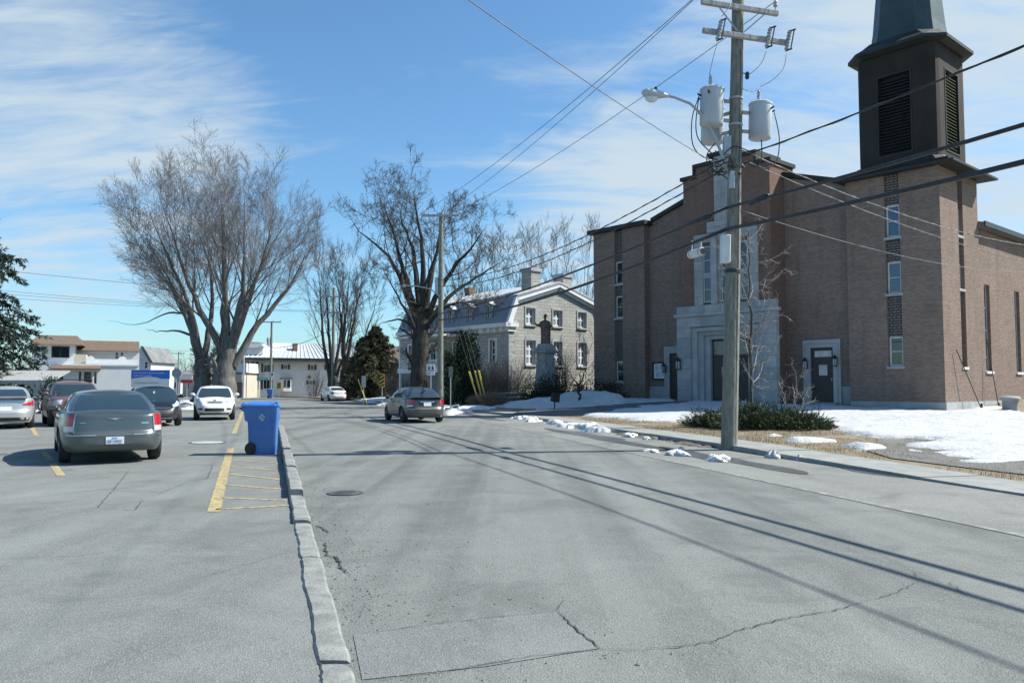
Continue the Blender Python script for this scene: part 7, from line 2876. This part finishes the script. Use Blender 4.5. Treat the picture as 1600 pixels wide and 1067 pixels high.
def make_car(name, label, center, heading, sp, paint_mat, group='cars', detail=True):
    hv = Vector((heading[0], heading[1], 0)).normalized()
    e = empty(name, (center[0], center[1], 0.006), math.atan2(hv.y, hv.x), label, 'car', group)
    K = Car(sp)
    N = K.N
    q = np.arange(N) * K.per / N
    rows = []
    for v in K.LV:
        p = K.body(q, v=np.full(N, v))
        x = p[:, 0]
        z = np.maximum(p[:, 2], np.where(np.abs(p[:, 1]) > K.b * .55, K.arch(x), 0))
        z = np.minimum(z, K.deck(x) - (1 - v) * .02)
        p[:, 2] = z
        rows.append(p)
    mb = MB()
    mb.add(np.concatenate(rows), grid_faces(len(rows), N, True))
    # bonnet, belt and boot surface
    top = rows[-1]
    h2 = N // 2
    m = 11
    G = []
    for j in range(0, h2 + 1):
        l, r_ = top[j % N], top[(N - j) % N]
        wdt = abs(l[1] - r_[1])
        for i in range(m):
            f = i / (m - 1)
            p = l * (1 - f) + r_ * f
            cr = sp.get('deck_crown', .035) * (1 - (2 * f - 1) ** 2) * min(1, wdt / K.b)
            G.append((p[0], p[1], p[2] + cr))
    mb.add(G, grid_faces(h2 + 1, m))
    # flat floor
    bot = rows[0]
    body = weld(mb, 'body', paint_mat, e, 34)
    u_ = MB()
    u_.box(sp['wr'] + .1, sp['wf'] - .1, -K.b * .82, K.b * .82, .20, .45)
    u_.box(-K.a * .9, K.a * .86, -K.b * .62, K.b * .62, .23, .50)
    u_.build('underbody', M['trim_black'], e)
    # cabin
    th = np.linspace(0, 2 * math.pi, 121)[:-1]
    X, Y = K.ring(th)
    us = [0, .03, .2, .4, .6, .8, .86, .91, .95, .98, 1.0]
    R = [K.cabin(X, Y, np.full(len(X), u)) for u in us]
    mb = MB()
    mb.add(np.concatenate(R), grid_faces(len(us), len(th), True))
    top = R[-1]
    h2 = len(th) // 2
    G = []
    for j in range(h2 + 1):
        l, r_ = top[j % len(th)], top[(len(th) - j) % len(th)]
        wdt = abs(l[1] - r_[1])
        for i in range(9):
            f = i / 8
            p = l * (1 - f) + r_ * f
            cr = sp['cab'].get('crown', .05) * (1 - (2 * f - 1) ** 2) * min(1, wdt / .9)
            G.append((p[0], p[1], p[2] + cr))
    mb.add(G, grid_faces(h2 + 1, 9))
    weld(mb, 'cabin', paint_mat, e, 40)
    n_ = sp['cab'].get('n', 7.0)
    yy = np.linspace(-.88, .88, 13)
    xx = (1 - np.abs(yy) ** n_) ** (1 / n_)
    uu = np.linspace(.06, .90, 7)
    ws = shell([[K.cabin(np.array(x_), np.array(y_), np.array(u))for x_, y_ in zip(xx, yy)] for u in uu], 'windscreen', M['car_glass'], e)
    r0, r1 = sp.get('rw', (.10, .86))
    uu2 = np.linspace(r0, r1, 7)
    rw = shell([[K.cabin(np.array(-x_), np.array(y_ * .95), np.array(u)) for x_, y_ in zip((1 - np.abs(yy * .95) ** n_) ** (1 / n_), yy)] for u in uu2], 'rear_window', M['car_glass'], e)
    for s_ in (-1, 1):
        for (x0, x1, sk0, sk1) in sp['side']:
            xs = np.linspace(x0, x1, 7)
            g_ = []
            for k_, u in enumerate(np.linspace(.08, .85, 6)):
                row_ = []
                for i, x_ in enumerate(xs):
                    f = i / 6
                    xk = x_ + (sk0 * (1 - f) + sk1 * f) * (u - .08)
                    row_.append(K.cabin(np.array(xk), np.array(s_ * (1 - abs(xk) ** n_) ** (1 / n_)), np.array(u)))
                g_.append(row_)
            shell(g_, 'side_window', M['car_glass'], e)
        # mirror
        mx, mz = sp['mirror']
        my = s_ * (K.b + .03)
        k = MB()
        rr = []
        for (dx, w_, hh) in ((-.09, .07, .05), (-.05, .11, .075), (.02, .11, .075), (.08, .05, .04)):
            rr.append([Vector((mx + dx, my + w_ * math.cos(a), mz + hh * math.sin(a))) for a in [2 * math.pi * j / 12 for j in range(12)]])
        k.loft(rr)
        k.tube([(mx, my - s_ * .05, mz - .03), (mx + .02, my - s_ * .17, mz - .06)], .03, 6)
        mo = k.build('mirror', paint_mat if sp.get('mirror_paint', True) else M['trim_black'], e, smooth=True, auto=50)
        MB().obox((mx - .092, my, mz), (.006, .12, .085), None, .002).build('mirror_glass', M['car_glass'], mo)
    for wx in (sp['wf'], sp['wr']):
        for s_ in (-1, 1):
            wheel(e, wx, s_ * (K.b - .145), sp['wr_r'], s_, spokes=sp.get('spokes', 7))
    half = K.per / 2

    def rear_patch(s0, s1, z0, z1, nm, mat, off=.008, n=9, m=5, back=.03, z0f=None, z1f=None, parent=e):
        ss = np.linspace(s0, s1, n)
        g_ = []
        for i in range(m):
            row_ = []
            for j, a in enumerate(ss):
                f = j / (n - 1)
                lo = z0 if z0f is None else z0 * (1 - f) + z0f * f
                hi = z1 if z1f is None else z1 * (1 - f) + z1f * f
                row_.append(K.body(np.array([half + a]), z=lo + (hi - lo) * i / (m - 1))[0])
            g_.append(row_)
        return shell(g_, nm, mat, parent, off, back)

    def front_patch(s0, s1, z0, z1, nm, mat, off=.008, n=9, m=5, back=.03, z0f=None, z1f=None, parent=e):
        ss = np.linspace(s0, s1, n)
        g_ = []
        for i in range(m):
            row_ = []
            for j, a in enumerate(ss):
                f = j / (n - 1)
                lo = z0 if z0f is None else z0 * (1 - f) + z0f * f
                hi = z1 if z1f is None else z1 * (1 - f) + z1f * f
                row_.append(K.body(np.array([a]), z=lo + (hi - lo) * i / (m - 1))[0])
            g_.append(row_)
        return shell(g_, nm, mat, parent, off, back)
    # door seams and handles on the flanks
    for s_ in (-1, 1):
        for xs in sp['seams']:
            # arc length of this x on the flank
            i = np.argmin(np.where(K.oy * s_ > K.b * .8, np.abs(K.ox - xs), 9))
            a = K.ds[i]
            zz = np.linspace(.32, float(K.deck(xs)) - .02, 8)
            g_ = [[K.body(np.array([a + d_]), z=z)[0] for d_ in (-.006, .006)] for z in zz]
            shell(g_, 'door_seam', M['seam'], e, .0015, .004)
        for xs in sp['handles']:
            i = np.argmin(np.where(K.oy * s_ > K.b * .8, np.abs(K.ox - xs), 9))
            p = K.body(np.array([K.ds[i]]), z=float(K.deck(xs)) - .14)[0]
            MB().obox((p[0], p[1] + s_ * .015, p[2]), (.19, .03, .03), None, .01).build('door_handle', paint_mat, e)
    return e, K, rear_patch, front_patch


SED = dict(L=5.0, W=1.88, H=1.41, zb=.24, nf=3.4, nr=5.2, wf=1.50, wr=-1.53, wr_r=.345, deck=[(2.5, .70), (2.1, .79), (1.2, .93), (.95, .95), (-1.4, .98), (-2.3, .985), (-2.5, .95)],
           cab=dict(b0=1.25, b1=-2.10, t0=.35, t1=-1.10, wb=.80, wt=.60, n=7.5, crown=.05), side=[(.72, .05, -.10, 0), (0.0, -.62, 0, .08)], mirror=(.82, 1.00), rw=(.05, .90), seams=(.95, -.12, -1.1), handles=(.12, -.95), spokes=5)
M['paint_sedan'] = paint('grey_green_metallic', (0.082, 0.106, 0.113), .20, .5, (0.12, 0.128, 0.125))
hd = (math.sin(rad(-31)), math.cos(rad(-31)))
e, K, rp, fp = make_car('sedan', 'grey-green sedan seen from behind, driving off between the parked cars', (-8.78, 17.25), hd, SED, M['paint_sedan'], None)
for s_ in (-1, 1):
    t_ = rp(s_ * .72, s_ * 1.02, .72, .925, 'tail_light', M['tail'], .012, z1f=.95)
    rp(s_ * .72, s_ * 1.0, .615, .715, 'reverse_light', M['tail_clear'], .011, parent=t_)
    rp(s_ * .70, s_ * .718, .60, .94, 'light_trim', M['chrome'], .014, n=3, parent=t_)
    rp(s_ * .32, s_ * .93, .545, .562, 'bumper_strip', M['chrome'], .006, m=3)
rp(-.30, .30, .385, .535, 'plate_recess', M['paint_sedan'], .002)
pl_ = rp(-.155, .155, .385, .52, 'licence_plate', M['sign_white'], .012)
pc = K.body(np.array([K.per / 2]), z=.445)[0]
text_mesh('plate_number', 'F83 DMG', .078, M['sign_blue'], pl_, (pc[0] - .02, 0, .438), (rad(90), 0, rad(-90)), squeeze=.82)
text_mesh('plate_word', 'Québec', .032, M['sign_blue'], pl_, (pc[0] - .02, 0, .500), (rad(90), 0, rad(-90)))
pb = K.body(np.array([K.per / 2]), z=.86)[0]
k = MB()
k.prism([(-.15, .855), (-.05, .865), (0, .87), (.05, .865), (.15, .855), (.05, .85), (.025, .835), (-.025, .835), (-.05, .85)], 0, pb[0] - .012, pb[0] + .02)
k.build('winged_badge', M['chrome'], e)
rp(-.60, -.50, .775, .785, 'badge', M['chrome'], .006, n=4, m=2)
rp(.46, .60, .755, .778, 'badge', M['chrome'], .006, n=4, m=2)
rp(-.69, .69, .62, .627, 'boot_seam', M['seam'], .002, n=15, m=2, back=.004)


ACU = dict(L=4.68, W=1.77, H=1.44, zb=.22, nf=3.2, nr=4.4, wf=1.36, wr=-1.38, wr_r=.325, deck=[(2.34, .66), (2.0, .76), (1.1, .93), (.9, .95), (-1.3, .99), (-2.1, 1.02), (-2.34, .98)],
           cab=dict(b0=1.25, b1=-1.95, t0=.30, t1=-1.0, wb=.76, wt=.56, n=7, crown=.05), side=[(.74, .06, -.10, 0), (.0, -.62, 0, .10)], mirror=(.78, 1.0), rw=(.12, .86), seams=(.88, -.1, -1.02), handles=(.1, -.88))
M['paint_grey'] = paint('warm_grey_metallic', (0.085, 0.082, 0.080), .25, .5, (0.12, 0.115, 0.108))
hd = (math.sin(rad(-22)), math.cos(rad(-22)))
e, K, rp, fp = make_car('sedan', 'grey sedan with red tail lights driving away along the road', (-4.22, 34.0), hd, ACU, M['paint_grey'], None)
for s_ in (-1, 1):
    t_ = rp(s_ * .52, s_ * .96, .72, .91, 'tail_light', M['tail'], .012, z0f=.78, z1f=.93)
    rp(s_ * .60, s_ * .92, .665, .70, 'reverse_light', M['chrome'], .010, m=3, parent=t_)
rp(-.36, .36, .665, .845, 'plate_recess', M['trim_black'], .001)
pl_ = rp(-.155, .155, .675, .805, 'licence_plate', M['sign_white'], .014)
rp(-.30, .30, .82, .855, 'chrome_strip', M['chrome'], .010, m=3)
rp(-.9, .9, .545, .56, 'bumper_strip', M['chrome'], .004, n=21, m=2)
MB().prism([(-2.30, 1.005), (-2.05, 1.045), (-2.05, 1.06), (-2.32, 1.025)], 1, -.66, .66).build('spoiler', M['paint_grey'], e)
MB().tube([(-2.33, -.55, .27), (-2.1, -.55, .27)], .04, 10).build('exhaust_pipe', M['chrome'], e)

WSD = dict(ACU)
WSD['L'] = 4.7
M['paint_white'] = paint('white_paint_car', (0.66, 0.665, 0.66), .3, 0.0, (0.42, 0.41, 0.39))
hd = (math.sin(rad(-27)), math.cos(rad(-27)))
e, K, rp, fp = make_car('sedan', 'white sedan far down the street at the bend', (-17.7, 79.0), hd, WSD, M['paint_white'], None)
for s_ in (-1, 1):
    rp(s_ * .55, s_ * 1.0, .70, .88, 'tail_light', M['tail'], .012)
rp(-.16, .16, .68, .80, 'licence_plate', M['sign_white'], .012)
rp(-.8, .8, .30, .36, 'lower_valance', M['trim_black'], .004)

HAT = dict(L=4.36, W=1.77, H=1.50, zb=.24, nf=3.0, nr=4.0, wf=1.28, wr=-1.32, wr_r=.325, deck=[(2.18, .74), (1.95, .86), (1.3, 1.00), (1.1, 1.02), (-1.3, 1.06), (-2.0, 1.06), (-2.18, 1.0)],
           front=[(0, .14), (.1, .04), (.3, 0), (.5, .0), (.7, .05), (.85, .13), (.95, .24), (1, .36)],
           cab=dict(b0=1.55, b1=-2.0, t0=.35, t1=-1.75, wb=.78, wt=.60, n=6.5, crown=.05), side=[(.68, .06, -.12, 0), (.0, -.48, 0, 0), (-.54, -.86, 0, .05)], mirror=(.92, 1.10), seams=(.95, -.08, -1.0), handles=(.05, -.9))
hv = Vector((.35, -.94))
c_ = (-12.7 - hv.x * 2.17, 34.1 - hv.y * 2.17)
e, K, rp, fp = make_car('hatchback', 'white hatchback parked facing the camera, left of the blue bin', c_, hv, HAT, M['paint_white'], 'parked cars')
for s_ in (-1, 1):
    fp(s_ * .55, s_ * 1.05, .74, .80, 'headlight', M['head'], .010, z0f=.80, z1f=.98)
    fp(s_ * .52, s_ * .86, .44, .54, 'fog_lamp_recess', M['trim_black'], .004, z0f=.46, z1f=.51)
fp(-.32, .32, .735, .79, 'upper_grille', M['trim_black'], .006, n=13)
fp(-.40, .40, .40, .53, 'lower_grille', M['trim_black'], .004, n=13)
fp(-.30, .30, .755, .765, 'grille_bar', M['chrome'], .014, n=13, m=2)
MB().lathe([(.055, -.01), (.06, 0), (.045, .008)], 16, tuple(K.body(np.array([0.0]), z=.84)[0] + np.array([.02, 0, .0])), axis=0).build('badge', M['chrome'], e)
fp(-.75, .75, .27, .33, 'lower_lip', M['trim_black'], .004, n=15, m=3)

DRK = dict(HAT)
DRK.update(L=4.25, H=1.50, W=1.74, deck=[(2.12, .72), (1.9, .84), (1.2, .98), (1.0, 1.0), (-1.3, 1.04), (-2.0, 1.04), (-2.12, 1.0)])
M['paint_navy'] = paint('black_blue_paint', (0.010, 0.012, 0.022), .22, .1, (0.05, 0.05, 0.055))
hv = Vector((.50, -.866))
c_ = (-12.75 - hv.x * 2.1, 28.9 - hv.y * 2.1)
e, K, rp, fp = make_car('hatchback', 'black-blue hatchback parked facing out behind the grey-green sedan', c_, hv, DRK, M['paint_navy'], 'parked cars')
for s_ in (-1, 1):
    fp(s_ * .52, s_ * 1.05, .70, .78, 'headlight', M['head'], .010, z0f=.76, z1f=.93)
    fp(s_ * .52, s_ * .86, .40, .50, 'fog_lamp_recess', M['trim_black'], .004)
fp(-.42, .42, .665, .685, 'grille_bar', M['chrome'], .012, n=13, m=3)
fp(-.45, .45, .38, .60, 'grille', M['trim_black'], .004, n=13)
fp(-.5, .5, .30, .32, 'lower_bar', M['chrome'], .006, n=13, m=2)
# tree shaped air freshener and its cord behind the glass
p = K.cabin(np.array(.93), np.array(-.1), np.array(.55))
MB().obox((p[0] + .03, p[1], p[2]), (.01, .06, .16), None, .003).build('windscreen_sticker', M['sign_white'], e)

SUV = dict(L=4.7, W=1.87, H=1.67, zb=.28, nf=3.2, nr=4.6, wf=1.36, wr=-1.34, wr_r=.36, deck=[(2.35, .88), (2.1, 1.0), (1.4, 1.08), (1.15, 1.10), (-1.3, 1.14), (-2.2, 1.14), (-2.35, 1.1)],
           cab=dict(b0=1.45, b1=-2.2, t0=.55, t1=-2.0, wb=.82, wt=.66, n=7, crown=.05), side=[(.70, .1, -.1, 0), (.04, -.46, 0, 0), (-.52, -.88, 0, 0)], mirror=(.95, 1.20), seams=(.98, -.05, -1.0), handles=(.08, -.88))
M['paint_maroon'] = paint('mauve_brown_paint', (0.15, 0.085, 0.085), .35, .3, (0.19, 0.165, 0.155))
hv = Vector((.56, -.83))
p = gp(122, 667)
c_ = (p.x - hv.x * 2.3, p.y - hv.y * 2.3)
e, K, rp, fp = make_car('suv', 'maroon SUV with roof rails parked facing out, left of the grey-green sedan', c_, hv, SUV, M['paint_maroon'], 'parked cars')
for s_ in (-1, 1):
    fp(s_ * .58, s_ * 1.05, .80, .96, 'headlight', M['head'], .010)
    MB().tube([(.45, s_ * .60, 1.63), (.38, s_ * .60, 1.70), (-1.8, s_ * .60, 1.72), (-1.9, s_ * .60, 1.63)], .022, 8).build('roof_rail', M['trim_black'], e)
fp(-.5, .5, .78, .94, 'grille', M['trim_black'], .004, n=13)
fp(-.6, .6, .42, .58, 'lower_grille', M['trim_black'], .004, n=13)
k = MB()
k.tube([(.2, -.66, 1.72), (.2, .66, 1.72)], .02, 8)
k.build('roof_bar', M['trim_black'], e)

SIL = dict(ACU)
SIL.update(L=4.53, W=1.82, H=1.48, deck=[(2.26, .72), (2.0, .80), (1.2, .96), (1.0, .98), (-1.3, 1.04), (-2.05, 1.08), (-2.26, 1.04)])
M['paint_silver'] = paint('pale_silver_paint', (0.46, 0.47, 0.48), .25, .5, (0.36, 0.35, 0.34))
hv = Vector((-.545, .838))
p = gp(8, 671)
c_ = (p.x + hv.x * 2.2, p.y + hv.y * 2.2)
e, K, rp, fp = make_car('sedan', 'silver sedan seen from behind at the left edge of the car park', c_, hv, SIL, M['paint_silver'], 'parked cars')
for s_ in (-1, 1):
    rp(s_ * .50, s_ * 1.08, .80, .86, 'tail_light', M['tail'], .012, z0f=.80, z1f=.98)
rp(-.17, .17, .64, .77, 'licence_plate', M['sign_white'], .012)
rp(-.80, .80, .28, .40, 'lower_valance', M['trim_black'], .006)
MB().prism([(-2.22, 1.06), (-1.98, 1.10), (-1.98, 1.115), (-2.26, 1.09)], 1, -.66, .66).build('spoiler', M['paint_silver'], e)

# ------------------------------------------------------------------ wheeled bins
M['bin_blue'] = plain('blue_plastic', (0.036, 0.135, 0.40), (0.065, 0.165, 0.41), 2.2, 0.5, 0.08, 60)
M['bin_lid'] = plain('blue_lid', (0.045, 0.17, 0.52), (0.055, 0.19, 0.56), 3, 0.5, 0.08, 60)


def wheeled_bin(loc, rz, label):
    e = empty('recycling_bin', loc, rz, label, 'bin', 'blue wheeled bins')
    e.scale = (.86, .92, 1.0)

    def ringr(x0, x1, w_, z, c=.05, n=4):
        """rounded rectangle"""
        pts = []
        for (cx, cy, a0) in ((x1 - c, w_ - c, 0), (x0 + c, w_ - c, 90), (x0 + c, -w_ + c, 180), (x1 - c, -w_ + c, 270)):
            for i in range(n + 1):
                a = rad(a0 + 90 * i / n)
                pts.append(Vector((cx + c * math.cos(a), cy + c * math.sin(a), z)))
        return pts
    k = MB()
    # front is +x; the back wall steps in low down for the wheels
    k.loft([ringr(-.26, .355, .235, .0), ringr(-.265, .365, .245, .10), ringr(-.27, .375, .262, .42), ringr(-.285, .385, .278, .70), ringr(-.355, .39, .285, .74), ringr(-.38, .395, .292, .94), ringr(-.40, .40, .295, 1.0), ringr(-.405, .405, .30, 1.03)])
    b = k.build('body', M['bin_blue'], e, smooth=True, auto=35)
    k = MB()
    for x_ in (-.1, .12):
        pass
    k.box(.30, .398, -.305, -.27, .72, .90, .01)
    k.box(.30, .398, .27, .305, .72, .90, .01)
    k.build('grip_ledge', M['bin_blue'], b)
    # moulded arch over the wheel
    for s_ in (-1, 1):
        pts = [(-.26, .0), (-.26, .30)] + [(-.165 + .17 * math.cos(a), .14 + .17 * math.sin(a)) for a in [rad(110 - i * 11) for i in range(16)]] + [(-.05, 0)]
        MB().prism(pts, 1, s_ * .18, s_ * .232).build('wheel_arch', M['bin_blue'], b)
    k = MB()
    k.loft([ringr(-.44, .43, .325, 1.032), ringr(-.45, .435, .33, 1.055), ringr(-.44, .42, .32, 1.085), ringr(-.34, .37, .28, 1.10), ringr(-.22, .34, .25, 1.135), ringr(-.18, .31, .22, 1.14)])
    l_ = k.build('lid', M['bin_lid'], e, smooth=True, auto=30)
    k = MB()
    k.box(.30, .405, -.16, .16, 1.10, 1.128, .01)
    k.box(-.43, -.36, -.2, .2, 1.085, 1.115, .01)
    k.build('lid_rib', M['bin_blue'], l_)
    k = MB()
    k.tube([(-.47, -.26, 1.0), (-.47, .26, 1.0)], .018, 8)
    for s_ in (-1, 1):
        k.tube([(-.47, s_ * .24, 1.0), (-.38, s_ * .24, .93)], .018, 8)
    k.build('handle', M['bin_blue'], e)
    MB().tube([(-.20, -.28, .135), (-.20, .28, .135)], .015, 8).build('axle', M['galv'], e)
    for s_ in (-1, 1):
        w_ = MB()
        w_.lathe([(.085, -.03), (.125, -.03), (.135, -.015), (.135, .015), (.125, .03), (.085, .03)], 24, (-.20, s_ * .275, .135), axis=1)
        wo = w_.build('wheel', M['tyre'], e, smooth=True, auto=40)
        MB().lathe([(.088, -.02), (.086, .018), (.03, .024), (.02, .03)], 20, (-.20, s_ * .275, .135), axis=1).build('hub', M['dark_metal'], wo)
    # pale lozenge emblem with arrow strokes on the flank facing the road
    k = MB()
    cx, cz, y_ = .07, .795, -.296
    for (a, b_) in (((-.07, 0), (0, .075)), ((0, .075), (.075, .0)), ((-.06, -.03), (-.01, .02)), ((-.02, -.06), (.02, -.01)), ((.015, -.07), (.05, -.03)), ((-.01, .02), (.02, -.02))):
        k.tube([(cx + a[0], y_, cz + a[1]), (cx + b_[0], y_, cz + b_[1])], .008, 4)
    k.build('emblem', M['sign_white'], b)
    return e


wheeled_bin((-5.47, 17.45, 0.004), rad(6), 'big blue wheeled recycling bin standing by the kerb in the car park')
p = at(423, 600, 97)
wheeled_bin((p.x - .1, 97, 0), rad(10), 'tiny far blue wheeled bin at the foot of the corner pole')
